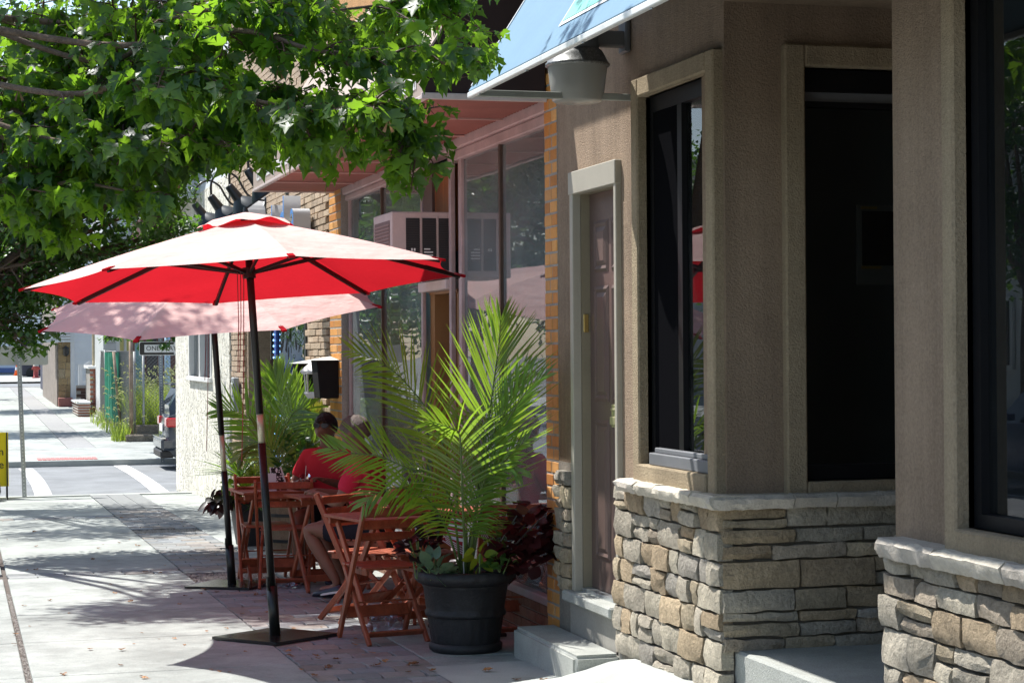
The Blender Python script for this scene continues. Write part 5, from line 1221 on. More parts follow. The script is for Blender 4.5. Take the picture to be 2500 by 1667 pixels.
frond([pb + V((.01, .01, 0)), PP(1185, 1120, -0.285), PP(1230, 1010, -0.322), PP(1262, 930, -0.300), PP(1300, 890, -0.270)], .33, flat(camdir(-.5, -.6)) + V((0, 0, .5)), PA, m=PALM, n=28, start=.38, ang0=45, ang1=18, lift=.1, droop=.15, seed=10)
MB().tube([pb + V((.05, .03, 0)), PP(1185, 1000, .2), PP(1195, 725, .25)], [.006, .005, .002], 6).build('spear_leaf', PALM, PA)
for i, (dx, dy) in enumerate(((.03, .02), (-.02, .03), (.0, -.02), (.04, -.01))): MB().tube([pb + V((dx * .6, dy * .6, -.02)), pb + V((dx, dy, .12)), pb + V((dx * 1.6, dy * 1.5, .26))], [.016, .013, .009], 8).build('stalk', STEMG, PA)
q = PP(1170, 1375, -.2); t = thing('lime_coleus', 'lime yellow coleus at the front of the large black planter', 'plant', V((q.x, q.y, pb.z)))
for i, (x, y, a) in enumerate(((1150, 1345, -2), (1175, 1338, .2), (1192, 1352, 1.3), (1160, 1372, -2.4), (1185, 1378, 2.2), (1172, 1360, 3.0), (1198, 1372, 1.9), (1148, 1362, -1.6), (1165, 1392, -2.8), (1180, 1330, .6))):
    o = PP(x, y, -.22 + .01 * i); L = .085; vs, fs = leaf_poly(L, .058, .2)
    dr_ = (RT * math.sin(a) * .9 + UP * math.cos(a) * .8 - FW * .35).normalized(); T = Matrix.Translation(o - dr_ * L * .3) @ dr_.to_track_quat('Y', 'Z').to_matrix().to_4x4() @ Matrix.Rotation(random.uniform(-.4, .4) + .9, 4, 'Y'); MB().add([T @ V(v) for v in vs], fs).build('leaf', LIME, t, smooth=True)
MB().tube([V((q.x, q.y, pb.z - .01)), PP(1172, 1350, -.2)], .005, 6).build('stem', STEMG, t)
def smallplant(name, label, cat, x, y, dd, rx, rz_, n, L, W, m, seed, up=.4):
    o = PP(x, y, dd); t = thing(name, label, cat, V((o.x, o.y, min(o.z, pb.z)))); leafy('foliage', t, o, rx, rx, rz_, n, L, W, m, seed, up)
    r = random.Random(seed); b = MB()
    for i in range(5): b.tube([V((o.x + r.uniform(-.02, .02), o.y + r.uniform(-.02, .02), min(pb.z, o.z - rz_) - .01)), o + V((r.uniform(-1, 1) * rx, r.uniform(-1, 1) * rx, r.uniform(0, 1) * rz_)) * .8], .004, 5)
    b.build('stem', STEMG, t); return t
smallplant('variegated_plant', 'grey green broad leaved plant at the left of the planter rim', 'plant', 1058, 1385, -.2, .11, .05, 26, .10, .06, VAR, 31)
smallplant('dark_coleus', 'blackish coleus spilling over the left rim of the large planter', 'plant', 1022, 1345, -.1, .11, .11, 46, .075, .05, COLD, 32)
smallplant('green_creeper', 'small bright green creeper at the right of the planter', 'plant', 1222, 1372, -.18, .09, .05, 34, .05, .04, GRN, 33)
smallplant('shaded_creeper', 'dark green leafy plant behind the lime coleus', 'plant', 1232, 1318, .1, .13, .10, 60, .06, .045, GRN, 34)
smallplant('shadow_coleus', 'dark leafy clump behind the flag stick', 'plant', 1062, 1290, .18, .09, .12, 40, .08, .055, COLD, 35)
# flag on a white stick
fp_ = PP(1132, 1240, -.02); t = thing('small_flag', 'small striped flag drooping from a white stick in the planter', 'flag', V((fp_.x, fp_.y, pb.z)))
FST = N('flag_stripes'); uvn = FST.n('UVMap'); sp_ = FST.n('SeparateXYZ'); FST.l(uvn.outputs[0], sp_.inputs[0]); k1 = FST.n('Math', operation='MULTIPLY'); FST.l(sp_.outputs[1], k1.inputs[0]); k1.inputs[1].default_value = 4.5; k2 = FST.n('Math', operation='FRACT'); FST.l(k1.outputs[0], k2.inputs[0]); k3 = FST.n('Math', operation='GREATER_THAN'); FST.l(k2.outputs[0], k3.inputs[0]); k3.inputs[1].default_value = .5
mx = FST.n('MixRGB'); FST.l(k3.outputs[0], mx.inputs[0]); mx.inputs[1].default_value = (.34, .015, .03, 1); mx.inputs[2].default_value = (.62, .62, .66, 1); FST.l(mx.outputs[0], FST.b.inputs['Base Color']); FST.b.inputs['Roughness'].default_value = .8
def flagpiece(cor, name):
    n = 8; vs = []; uv = []
    for i in range(n + 1):
        for j in range(n + 1):
            u, v = i / n, j / n; p = cor[0] * (1 - u) * (1 - v) + cor[1] * u * (1 - v) + cor[2] * u * v + cor[3] * (1 - u) * v; vs.append(p + FW * (.018 * math.sin(u * 6 + v * 2))); uv.append((u, v))
    me = MB().add(vs, [(i * (n + 1) + j, i * (n + 1) + j + 1, (i + 1) * (n + 1) + j + 1, (i + 1) * (n + 1) + j) for i in range(n) for j in range(n)]).mesh(name, True)
    L = me.uv_layers.new(name='UVMap')
    for lp in me.loops: L.data[lp.index].uv = uv[lp.vertex_index]
    me.materials.append(FST.m); return link(name, me, None, t)
flagpiece([PP(1080, 1318, .06), PP(1131, 1330, .0), PP(1131, 1258, .0), PP(1104, 1258, .05)], 'flag_cloth'); flagpiece([PP(1080, 1322, .06), PP(1131, 1356, .0), PP(1131, 1332, .0), PP(1083, 1305, .05)], 'flag_cloth'); flagpiece([PP(1165, 1256, .04), PP(1195, 1310, .05), PP(1180, 1325, .03), PP(1158, 1268, .03)], 'flag_cloth')
MB().tube([V((fp_.x, fp_.y, pb.z - .03)), PP(1131, 1355, -.02), PP(1133, 1262, .0)], .0045, 7).build('flag_stick', WHITEP, t)
# dark red coleus in its own pot by the pier
t = thing('red_coleus', 'large dark red coleus trailing from the planter towards the yellow brick pier', 'plant', pb + V((.16, 0, 0)))
rq = lambda x, y, dd=0: at(x, y, PD - .1 + dd)
leafy('leaf', t, rq(1292, 1290), .15, .14, .17, 48, .13, .095, COLB, 71, .1, sepr=True); leafy('foliage', t, rq(1285, 1335), .14, .14, .20, 70, .12, .085, COLB, 72, .2)
b = MB(); r = random.Random(4)
for i in range(7): b.tube([pb + V((.12, r.uniform(-.05, .05), -.01)), rq(1230 + r.uniform(-10, 20), 1330 + r.uniform(-30, 20)), rq(1290 + r.uniform(-40, 40), 1300 + r.uniform(-50, 60))], .005, 5)
b.build('stem', COLD, t)
# dark tray beside the planter
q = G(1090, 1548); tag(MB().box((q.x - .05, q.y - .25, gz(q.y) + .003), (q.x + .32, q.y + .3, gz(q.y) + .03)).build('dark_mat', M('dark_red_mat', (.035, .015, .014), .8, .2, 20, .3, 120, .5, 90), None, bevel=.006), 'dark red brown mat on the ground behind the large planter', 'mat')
# ------------------------------------------------ far planter with palms and flowers
qf = G(612, 1330); fpc = V((qf.x + .05, qf.y, gz(qf.y))); FD = (fpc - CAM).dot(FW)
def QQ(x, y, dd=0): return at(x, y, FD + dd)
t = thing('square_planter', 'black square planter in the middle of the row of green plants', 'planter', fpc)
b = MB(); z = fpc.z; h0, h1 = .17, .235; b.add([fpc + V((sx_ * h0, sy_ * h0, .0)) for sx_, sy_ in ((-1, -1), (1, -1), (1, 1), (-1, 1))] + [fpc + V((sx_ * h1, sy_ * h1, .46)) for sx_, sy_ in ((-1, -1), (1, -1), (1, 1), (-1, 1))] + [fpc + V((sx_ * .2, sy_ * .2, .43)) for sx_, sy_ in ((-1, -1), (1, -1), (1, 1), (-1, 1))], [(3, 2, 1, 0)] + [(k + 4 * a, (k + 1) % 4 + 4 * a, (k + 1) % 4 + 4 + 4 * a, k + 4 + 4 * a) for a in (0, 1) for k in range(4)]).build('planter_wall', POTM, t)
MB().box(fpc + V((-.2, -.2, .40)), fpc + V((.2, .2, .432))).build('soil', SOIL, t)
f2c = G(720, 1345); f2c = V((f2c.x, f2c.y, gz(f2c.y)))
t = thing('barrel_planter', 'brown slatted barrel planter behind the man in red', 'planter', f2c)
for i in range(18):
    a = 2 * math.pi * i / 18; b = MB(); w_ = .05
    r0_, r1_ = .24, .28; d_ = V((math.cos(a), math.sin(a), 0)); s_ = V((-math.sin(a), math.cos(a), 0))
    b.add([f2c + d_ * r0_ - s_ * w_ * .85, f2c + d_ * r0_ + s_ * w_ * .85, f2c + d_ * r1_ + s_ * w_ + V((0, 0, .45)), f2c + d_ * r1_ - s_ * w_ + V((0, 0, .45)), f2c + d_ * (r0_ - .03) - s_ * w_ * .8, f2c + d_ * (r0_ - .03) + s_ * w_ * .8, f2c + d_ * (r1_ - .03) + s_ * w_ * .9 + V((0, 0, .45)), f2c + d_ * (r1_ - .03) - s_ * w_ * .9 + V((0, 0, .45))], [(0, 1, 2, 3), (7, 6, 5, 4), (3, 2, 6, 7), (0, 3, 7, 4), (2, 1, 5, 6), (1, 0, 4, 5)]).build('stave', M('barrel_wood', (.20, .14, .085), .8, .25, 10, .15, 80) if 'barrel_wood' not in bpy.data.materials else bpy.data.materials['barrel_wood'], t)
for z_ in (.1, .34): MB().lathe([(.245 + z_ * .09, z_), (.25 + z_ * .09, z_), (.252 + z_ * .09, z_ + .03), (.247 + z_ * .09, z_ + .03)], f2c, 36).build('hoop', BLACKM, t)
MB().lathe([(.25, .40), (0, .41)], f2c, 24).build('soil', SOIL, t)
D2 = (f2c - CAM).dot(FW)
def Q2(x, y, dd=0): return at(x, y, D2 + dd)
b2 = f2c + V((0, 0, .4))
t = thing('palm_plant', 'bright palm with an upright fan frond behind the umbrella pole', 'palm', b2)
frond([b2, Q2(712, 1200), Q2(700, 1090, .05), Q2(690, 1000, .1), Q2(668, 905, .12)], .46, flat(camdir(.1, -1)) + V((0, 0, .3)), t, n=34, start=.42, ang0=55, ang1=14, lift=.1, droop=.08, seed=21, width=.03)
frond([b2, Q2(690, 1200), Q2(655, 1100, -.05), Q2(620, 1035, -.1), Q2(580, 1005, -.1), Q2(530, 1000, -.1)], .42, flat(camdir(-.1, -.7)) + V((0, 0, .7)), t, n=30, start=.4, ang0=65, ang1=30, lift=.25, droop=.1, seed=22, width=.028)
frond([b2, Q2(725, 1190), Q2(735, 1100, .05), Q2(760, 1035, .1), Q2(790, 990, .1)], .24, flat(camdir(0, -.9)) + V((0, 0, .4)), t, m=PALM2, n=34, start=.3, ang0=60, ang1=26, lift=.1, droop=.1, seed=23, width=.03)
frond([b2, Q2(700, 1190, -.1), Q2(690, 1080, -.15), Q2(715, 1010, -.2), Q2(755, 1000, -.2), Q2(772, 1060, -.2)], .34, flat(camdir(0, -.8)) + V((0, 0, .5)), t, n=30, start=.4, ang0=60, ang1=30, lift=0, droop=.25, seed=24, width=.028)
frond([b2, Q2(700, 1200, -.2), Q2(675, 1120, -.25), Q2(640, 1080, -.3), Q2(600, 1090, -.3), Q2(580, 1120, -.3)], .34, flat(camdir(0, -.8)) + V((0, 0, .5)), t, m=PALM2, n=30, start=.4, ang0=60, ang1=30, lift=0, droop=.35, seed=25, width=.028)
frond([b2, Q2(725, 1170, .1), Q2(745, 1080, .2), Q2(735, 990, .25), Q2(715, 920, .28)], .3, flat(camdir(.3, -1)) + V((0, 0, .3)), t, n=26, start=.4, ang0=50, ang1=18, lift=.1, droop=.12, seed=26, width=.028)
for i in range(6): MB().tube([b2 + V((random.uniform(-.05, .05), random.uniform(-.05, .05), -.02)), Q2(690 + i * 9, 1190, random.uniform(-.1, .1)), Q2(680 + i * 12, 1120)], [.014, .011, .007], 6).build('stalk', STEMG, t)
def fplant(name, label, x, y, dd, rx, rz_, n, L, W, m, seed, up, D=None, base=None, mass=False):
    o = at(x, y, (D or FD) + dd); bs_ = base or V((o.x, o.y, o.z - rz_)); t = thing(name, label, 'plant', bs_); leafy('foliage', t, o, rx, rx, rz_, n, L, W, m, seed, up)
    b = MB(); r = random.Random(seed)
    for i in range(6): b.tube([bs_ + V((r.uniform(-.03, .03), r.uniform(-.03, .03), 0)), o + V((r.uniform(-1, 1) * rx * .7, r.uniform(-1, 1) * rx * .7, r.uniform(-.2, .8) * rz_))], .005, 5)
    b.build('stem', STEMG, t); return t
fb_ = fpc + V((0, 0, .43))
fplant('leafy_shrub', 'light green bushy plant under the bright palm', 730, 1120, -.1, .28, .26, 240, .10, .05, GRN, 81, .3, D2, b2)
fplant('lime_potato_vine', 'lime green vine leaves trailing over the left edge of the square planter', 585, 1195, -.15, .13, .14, 60, .11, .085, LIME, 82, -.1, None, fb_)
fplant('black_potato_vine', 'purple black vine leaves hanging at the left of the square planter', 540, 1215, -.15, .13, .10, 36, .15, .10, COLD, 83, -.5, None, fb_)
fplant('red_flower', 'small plant with red flowers in front of the square planter', 625, 1235, -.22, .12, .07, 70, .07, .02, GRN, 84, .2, None, fb_)
t = thing('red_blossom', 'red and white blossoms at the left corner of the square planter', 'flowers', fb_)
leafy('petal', t, QQ(592, 1232, -.26), .05, .05, .05, 26, .04, .03, REDF, 85, .2); leafy('petal', t, QQ(602, 1218, -.24), .03, .03, .02, 8, .03, .025, WHITEP, 86, .2)
t = thing('spiky_plant', 'dark green sword leaved plant at the left end of the plant row', 'plant', fb_ + V((-.08, 0, 0)))
r = random.Random(9)
for i in range(26):
    a = r.uniform(0, 6.28); e = r.uniform(.25, 1.2); L = r.uniform(.35, .62); d_ = V((math.cos(a) * math.cos(e) - .25, math.sin(a) * math.cos(e) * .7, math.sin(e))).normalized(); vs, fs = leaf_poly(L, .045, .2); T = Matrix.Translation(QQ(588, 1165, r.uniform(-.1, .1))) @ d_.to_track_quat('Y', 'Z').to_matrix().to_4x4(); MB().add([T @ V(v) for v in vs], fs).build('blade', GRN if i % 3 else PALM, t, smooth=True)
t = thing('umbrella_sedge', 'arching grassy plant with thin yellow green blades above the square planter', 'plant', fb_)
b = MB()
for i in range(150):
    a = r.uniform(0, 6.28); L = r.uniform(.25, .6); p = QQ(620, 1170, r.uniform(-.15, .15)); d_ = V((math.cos(a), math.sin(a) * .6, r.uniform(.3, 1.4))).normalized(); s_ = d_.cross(V((0, 0, 1))).normalized() * .006; pts = []; vs = []
    for k in range(5): vs += [p - s_ * (1 - k / 4.2), p + s_ * (1 - k / 4.2)]; p = p + d_ * L / 4; d_ = (d_ + V((0, 0, -.28))).normalized()
    b.add(vs, [(2 * k, 2 * k + 1, 2 * k + 3, 2 * k + 2) for k in range(4)], 1 if i % 4 == 0 else 0)
tag(b.build('blade', [leaf_mat('sedge_leaf', (.14, .20, .03), (.35, .45, .05), .5, .04), PALM2], t), kind='stuff')
# ================================================================ two people at the table
SKIN1 = M('brown_skin', (.17, .075, .045), .5, .08, 12, spec=.4); SKIN2 = M('tan_skin', (.20, .10, .066), .5, .08, 12)
SHIRT1 = M('red_polo', (.52, .035, .05), .85, .12, 5, .06, 120, .2, 8, spec=.1, bdist=.03); SHIRT2 = M('crimson_shirt', (.50, .03, .065), .85, .12, 5, .06, 120, .2, 8, spec=.1, bdist=.03)
SHORT = M('dark_shorts', (.02, .02, .028), .85, .15, 10, .1, 100, spec=.1)
def skinmesh(name, verts, edges, m, parent, T, root=0, sub=2):
    me = bpy.data.meshes.new(name); me.from_pydata([v[0] for v in verts], edges, []); o = bpy.data.objects.new(name, me); COL.objects.link(o)
    md = o.modifiers.new('s', 'SKIN'); md.use_smooth_shade = True
    for i, v in enumerate(verts):
        sv = me.skin_vertices[0].data[i]; rr_ = v[1]; sv.radius = rr_ if hasattr(rr_, '__len__') else (rr_, rr_); sv.use_root = i == root
    o.modifiers.new('u', 'SUBSURF').levels = sub
    dg = bpy.context.evaluated_depsgraph_get(); mm = bpy.data.meshes.new_from_object(o.evaluated_get(dg)); bpy.data.objects.remove(o)
    mm.transform(T); mm.name = name; mm.materials.clear(); mm.materials.append(m); mm.polygons.foreach_set('use_smooth', [True] * len(mm.polygons)); return link(name, mm, None, parent)
def person(label, p, f, skin, shirt, hair, arms, legs, lean=0., headtilt=0.):
    """seated figure; arms/legs: joint positions in local metres (x right, y forward, z up)"""
    z0 = gz(p.y); yaw = math.atan2(-f.x, f.y); T = Matrix.Translation((p.x, p.y, z0)) @ Matrix.Rotation(yaw, 4, 'Z')
    t = thing('person', label, 'person', (p.x, p.y, z0)); l = lean
    vt = [((0, 0, .53), (.15, .12)), ((0, .02 + l * .3, .72), (.135, .10)), ((0, .03 + l * .7, .93), (.155, .105)), ((0, .03 + l, 1.04), (.075, .07)), ((0, .05 + l, 1.11), (.055, .055)),
          ((0, .075 + l + headtilt * .5, 1.165), (.07, .078)), ((0, .085 + l + headtilt, 1.225), (.082, .098)), ((0, .075 + l + headtilt, 1.285), (.06, .075))]
    ed = [(i, i + 1) for i in range(7)]
    def add(pts, frm):
        for q, rr_ in pts: vt.append((q, rr_)); ed.append((frm, len(vt) - 1)); frm = len(vt) - 1
        return frm
    h = (0, .085 + l + headtilt, 1.225)
    add([((0, .185 + l + headtilt, 1.205), .016)], 6)                                         # nose
    for s in (-1, 1): add([((s * .092, .07 + l + headtilt, 1.21), .018)], 6)                # ears
    for s, (sh, el, wr) in zip((-1, 1), arms):
        k = add([(sh, .06), (el, .045), (tuple(V(el).lerp(V(wr), .6)), .038), (wr, .028)], 2); d = (V(wr) - V(el)).normalized(); sd = d.cross(V((0, 0, 1))).normalized()
        pm = V(wr) + d * .05; kp = add([(tuple(pm), (.036, .018))], k)
        for q in range(4):
            a = pm + d * .035 + sd * (.028 - .0185 * q); ln = (.03, .036, .033, .025)[q]; add([(tuple(a), .0095), (tuple(a + d * ln + V((0, 0, -.012))), .0085), (tuple(a + d * ln * 1.5 + V((0, 0, -.04))), .0075)], kp)
        add([(tuple(V(wr) + d * .02 - sd * -.035 * s), .011), (tuple(V(wr) + d * .06 - sd * -.05 * s + V((0, 0, -.01))), .009)], k)
    for s, (hp, kn, an) in zip((-1, 1), legs):
        k = add([(hp, .085), (tuple(V(hp).lerp(V(kn), .55)), .075), (kn, .057), (tuple(V(kn).lerp(V(an), .35)), .056), (an, .036), (tuple(V(an) + V((0, .05, -.04))), .035), (tuple(V(an) + V((0, .15, -.055))), .03)], 0)
    skinmesh('body', vt, ed, skin, t, T)
    sv = [((0, 0, .55), (.165, .135)), ((0, .02 + l * .3, .72), (.155, .12)), ((0, .03 + l * .7, .93), (.175, .125)), ((0, .035 + l, 1.03), (.09, .08)), ((0, .045 + l, 1.065), (.07, .065))]; se = [(0, 1), (1, 2), (2, 3), (3, 4)]
    for s, (sh, el, wr) in zip((-1, 1), arms):
        a = len(sv); sv += [(sh, .08), (tuple(V(sh).lerp(V(el), .75)), .068)]; se += [(2, a), (a, a + 1)]
    skinmesh('shirt', sv, se, shirt, t, T)
    sv = [((0, 0, .55), (.17, .14))]; se = []
    for s, (hp, kn, an) in zip((-1, 1), legs):
        a = len(sv); sv += [(hp, .105), (tuple(V(hp).lerp(V(kn), .75)), .09)]; se += [(0, a), (a, a + 1)]
    skinmesh('shorts', sv, se, SHORT, t, T)
    for s, (hp, kn, an) in zip((-1, 1), legs):
        A = V(an); b = MB(); vs = []; n = 14
        for i, (yy, w_, h_) in enumerate(((-.07, .03, .05), (-.05, .042, .085), (.0, .042, .10), (.06, .045, .075), (.13, .05, .055), (.18, .04, .04), (.2, .015, .02))):
            for j in range(n): a = math.pi * 2 * j / n; vs.append(T @ V((A.x + w_ * math.cos(a), A.y + yy + .0, max(0.004, A.z - .10 + h_ * (.5 + .5 * math.sin(a)) * 1.1))))
        b.add(vs, [(i * n + j, i * n + (j + 1) % n, (i + 1) * n + (j + 1) % n, (i + 1) * n + j) for i in range(6) for j in range(n)] + [tuple(range(n))[::-1], tuple(range(6 * n, 7 * n))]).build('shoe', M('black_trainer', (.014, .016, .03), .3, .2, 20, spec=.5) if 'black_trainer' not in bpy.data.materials else bpy.data.materials['black_trainer'], t, smooth=True)
        MB().bar(T @ V((A.x - .047, A.y - .02, A.z - .05)), T @ V((A.x - .045, A.y + .12, A.z - .075)), .006, .014).build('shoe_stripe', WHITEP, t)
    # hair as a cap of short tufts over the skull
    hm, hc = hair; b = MB(); r = random.Random(hash(label) % 99 if False else len(label)); c = V((0, .07 + l + headtilt, 1.232)); n, k = 22, 10; vs = []
    for i in range(k + 1):
        for j in range(n):
            a = 2 * math.pi * j / n; fr_ = max(0, math.sin(a)); e = math.pi / 2 * (1 - i / k * (1.38 - hc * .62 * fr_)); w_ = 1 + r.uniform(-.03, .04)
            vs.append(T @ (c + V((.094 * math.cos(e) * math.cos(a) * w_, .116 * math.cos(e) * math.sin(a) * w_, .106 * math.sin(e) * w_))))
    b.add(vs, [(i * n + j, (i + 1) * n + j, (i + 1) * n + (j + 1) % n, i * n + (j + 1) % n) for i in range(k) for j in range(n)]).build('hair', hm, t, smooth=True)
    return t, T, V(h)
mp0 = G(812, 1408); fm = flat(camdir(-.32, -1))
man, TM, hm_ = person('person in a red polo shirt and dark sunglasses with short black hair, facing the viewer', mp0, fm, SKIN1, SHIRT1, (M('black_hair', (.012, .011, .012), .5, .3, 60, .3, 200, .8, 120), 1),
    [((-.20, .03, .97), (-.27, .10, .72), (-.08, .30, .80)), ((.20, .03, .97), (.29, .12, .73), (.12, .32, .79))], [((-.09, .04, .50), (-.14, .44, .53), (-.20, .36, .10)), ((.09, .04, .50), (.10, .46, .53), (.02, .60, .10))], .03, .015)
b = MB()
for s in (-1, 1): b.lathe([(0, 0), (.026, 0), (.029, .006), (0, .007)], (0, 0, 0), 14)
b = MB(); hh = hm_ + V((0, .093, .012))
for s in (-1, 1):
    vs = [TM @ (hh + V((s * .036 + .031 * math.cos(a), .005 - .012 * abs(math.cos(a)) * (1 if s * math.cos(a) > 0 else 0), .022 * math.sin(a)))) for a in [2 * math.pi * i / 14 for i in range(14)]]; vs2 = [v + TM.to_3x3() @ V((0, .006, 0)) for v in vs]
    b.add(vs + vs2, [tuple(range(14)), tuple(range(14, 28))[::-1]] + [(i, (i + 1) % 14, 14 + (i + 1) % 14, 14 + i) for i in range(14)]); b.bar(TM @ (hh + V((s * .066, 0, .008))), TM @ (hh + V((s * .086, -.10, .012))), .005, .006)
b.bar(TM @ (hh + V((-.01, .006, .006))), TM @ (hh + V((.01, .006, .006))), .005, .006); b.build('sunglasses', BLACKM, man)
MB().bar(TM @ V((-.035, .165, 1.178)), TM @ V((.035, .165, 1.178)), .012, .008).build('mouth', M('lips', (.16, .05, .04), .5, .1), man)
wp0 = G(905, 1466); fw_ = flat(camdir(-1, .30))
person('person with grey blond hair and a crimson shirt, back half turned, behind the palm fronds', wp0, fw_, SKIN2, SHIRT2, (M('grey_blond_hair', (.14, .112, .095), .6, .35, 60, .25, 200, .8, 120), .7),
    [((-.19, .03, .97), (-.26, .14, .71), (-.12, .36, .77)), ((.19, .03, .97), (.26, .16, .71), (.10, .38, .77))], [((-.09, .04, .50), (-.13, .44, .52), (-.12, .20, .13)), ((.09, .04, .50), (.10, .46, .52), (.12, .24, .10))], .04)
cM = place_chair(mp0 + V((0, 0, 0)) - fm * .03, fm, 'folding chair under the man in sunglasses, mostly hidden'); cW = place_chair(wp0 - fw_ * .03, fw_, 'folding chair under the person in the crimson shirt')
pz_ = TM @ V((.02, .37, .80)); tag(MB().box(pz_ + V((-.04, -.02, -.005)), pz_ + V((.04, .05, .007))).build('phone', BLACKM, None, bevel=.003), 'dark phone held by the man in sunglasses', 'phone')
# ================================================================ cars
CARP = M('dark_car_paint', (.035, .045, .06), .25, .05, 3, spec=.6, coat=.6); CARG = M('car_glass', (.015, .018, .02), .05, 0, spec=.9); TYRE = M('tyre', (.015, .015, .015), .8, .1, 20); RIMM = M('alloy_rim', (.5, .5, .52), .3, .1, 20, metal=.8)
TAIL = M('tail_light_red', (.55, .01, .015), .15, .1, 20, spec=.7, coat=.5); CHR = M('chrome', (.7, .7, .72), .15, 0, metal=1); PLAST = M('black_plastic', (.025, .025, .027), .5, .1, 20)
def make_car(label, loc, rz_, group, paint):
    t = thing('parked_car', label, 'car', loc, group, rz_)
    # local: +x front, rear at x=0; y across; z up
    st = [(0.0, .70, .36, .62, .80), (.04, .80, .30, .66, 1.02), (.18, .86, .22, .66, 1.06), (.9, .90, .2, .66, 1.02), (2.0, .91, .2, .66, .98), (3.0, .90, .2, .64, .95), (3.7, .88, .22, .60, .86), (4.25, .82, .26, .56, .74), (4.45, .70, .32, .50, .60)]
    vs = []; n = 9
    for (x, w_, zb, zm, zt_) in st:
        for (yy, zz) in ((-w_ * .82, zb), (-w_ * .96, (zb + zm) / 2), (-w_, zm), (-w_ * .95, zt_ - .03), (-w_ * .8, zt_), (w_ * .8, zt_), (w_ * .95, zt_ - .03), (w_, zm), (w_ * .96, (zb + zm) / 2)): vs.append((x, yy, zz))
        vs.append((x, w_ * .82, zb))
    n = 10; k = len(st); fs = [(i * n + j, (i + 1) * n + j, (i + 1) * n + (j + 1) % n, i * n + (j + 1) % n) for i in range(k - 1) for j in range(n)] + [tuple(range(n)), tuple(range((k - 1) * n, k * n))[::-1]]
    me = MB().add(vs, fs).mesh('body'); bm = bmesh.new(); bm.from_mesh(me); bmesh.ops.recalc_face_normals(bm, faces=bm.faces); bm.to_mesh(me); bm.free(); me.materials.append(paint); shade_auto(me, 35); link('body', me, None, t, True)
    cb = [(.06, .76, .66, 1.02, 1.20), (.22, .80, .66, 1.03, 1.50), (.45, .80, .64, 1.02, 1.60), (1.6, .82, .66, 1.0, 1.66), (2.3, .82, .64, .98, 1.60), (3.05, .82, .66, .94, 1.02)]
    vs = []; 
    for (x, w0_, w1_, zb, zt_) in cb: vs += [(x, -w0_, zb - .04), (x, -w1_, zt_ - .05), (x, -w1_ * .85, zt_), (x, w1_ * .85, zt_), (x, w1_, zt_ - .05), (x, w0_, zb - .04)]
    k = len(cb); fs = [(i * 6 + j, (i + 1) * 6 + j, (i + 1) * 6 + j + 1, i * 6 + j + 1) for i in range(k - 1) for j in range(5)]; mi = []
    b = MB()
    for i in range(k - 1):
        for j in range(5): b.add([vs[i * 6 + j], vs[(i + 1) * 6 + j], vs[(i + 1) * 6 + j + 1], vs[i * 6 + j + 1]], [(3, 2, 1, 0)], 1 if (j in (1, 2, 3) and 1 <= i <= 3) else 0)
    b.add(vs[:6], [(0, 1, 2, 3, 4, 5)]); b.add(vs[-6:], [(5, 4, 3, 2, 1, 0)]); b.build('cabin_glass', [CARG, paint], t, local=True)
    b = MB()
    for s in (-1, 1):
        for (x0, x1, za, zb) in ((.22, .34, 1.0, 1.5), (1.25, 1.35, .99, 1.62), (2.2, 2.3, .97, 1.6)): b.bar((x0, s * .81, za), (x1, s * .675, zb), .09, .02, (0, 1, 0))
    b.build('pillar', paint, t, local=True)
    for s in (-1, 1):
        for x in (.85, 3.45):
            w_ = MB(); w_.lathe([(.19, -.1), (.31, -.1), (.335, -.08), (.335, .08), (.31, .1), (.19, .1)], n=28); R = Matrix.Translation((x, s * .80, .335)) @ Matrix.Rotation(math.pi / 2, 4, 'X'); w_.v = [tuple(R @ V(v)) for v in w_.v]; wo = w_.build('wheel', TYRE, t, local=True, smooth=True)
            w_ = MB()
            for q in range(5): a = 2 * math.pi * q / 5; w_.bar((0, 0, .085), (.19 * math.cos(a), .19 * math.sin(a), .095), .05, .02)
            w_.lathe([(.17, .09), (.2, .1), (.2, .06), (.0, .04)], n=24); R2 = Matrix.Translation((x, s * .80, .335)) @ Matrix.Rotation(-s * math.pi / 2, 4, 'X'); w_.v = [tuple(R2 @ V(v)) for v in w_.v]; w_.build('rim', RIMM, wo, local=True)
        b = MB(); b.box((-.012, s * .52, .80), (.18, s * .872, .97)); b.build('tail_light', TAIL, t, local=True, bevel=.02)
        b = MB(); b.box((4.1, s * .5, .62), (4.38, s * .80, .74)); b.build('headlight', CHR, t, local=True, bevel=.02)
        b = MB(); b.box((2.35, s * .86, .98), (2.47, s * 1.02, 1.1)); b.build('mirror', paint, t, local=True, bevel=.02)
    b = MB(); b.box((-.10, -.80, .36), (.2, .80, .60)); b.build('bumper', paint, t, local=True, bevel=.05)
    b = MB(); b.box((-.106, -.7, .22), (.15, .7, .37)); b.build('lower_bumper', PLAST, t, local=True, bevel=.03)
    b = MB(); b.box((-.104, -.82, .585), (-.02, .82, .605)); b.build('bumper_strip', CHR, t, local=True)
    b = MB(); b.box((-.03, -.26, .70), (-.012, .26, .84)); b.build('number_plate', WHITEP, t, local=True)
    MB().bar((.07, 0, 1.12), (.16, .5, 1.2), .02, .02).build('rear_wiper', PLAST, t, local=True)
    MB().box((.1, -.60, 1.56), (.4, .60, 1.60)).build('roof_spoiler', paint, t, local=True, bevel=.01)
    return t
cz = onX(399, 1100, 3.25)
make_car('dark grey car with a red tail light parked behind the cream corner building', (3.66, YF - 1.35, ZS), 0, 'parked cars', CARP)
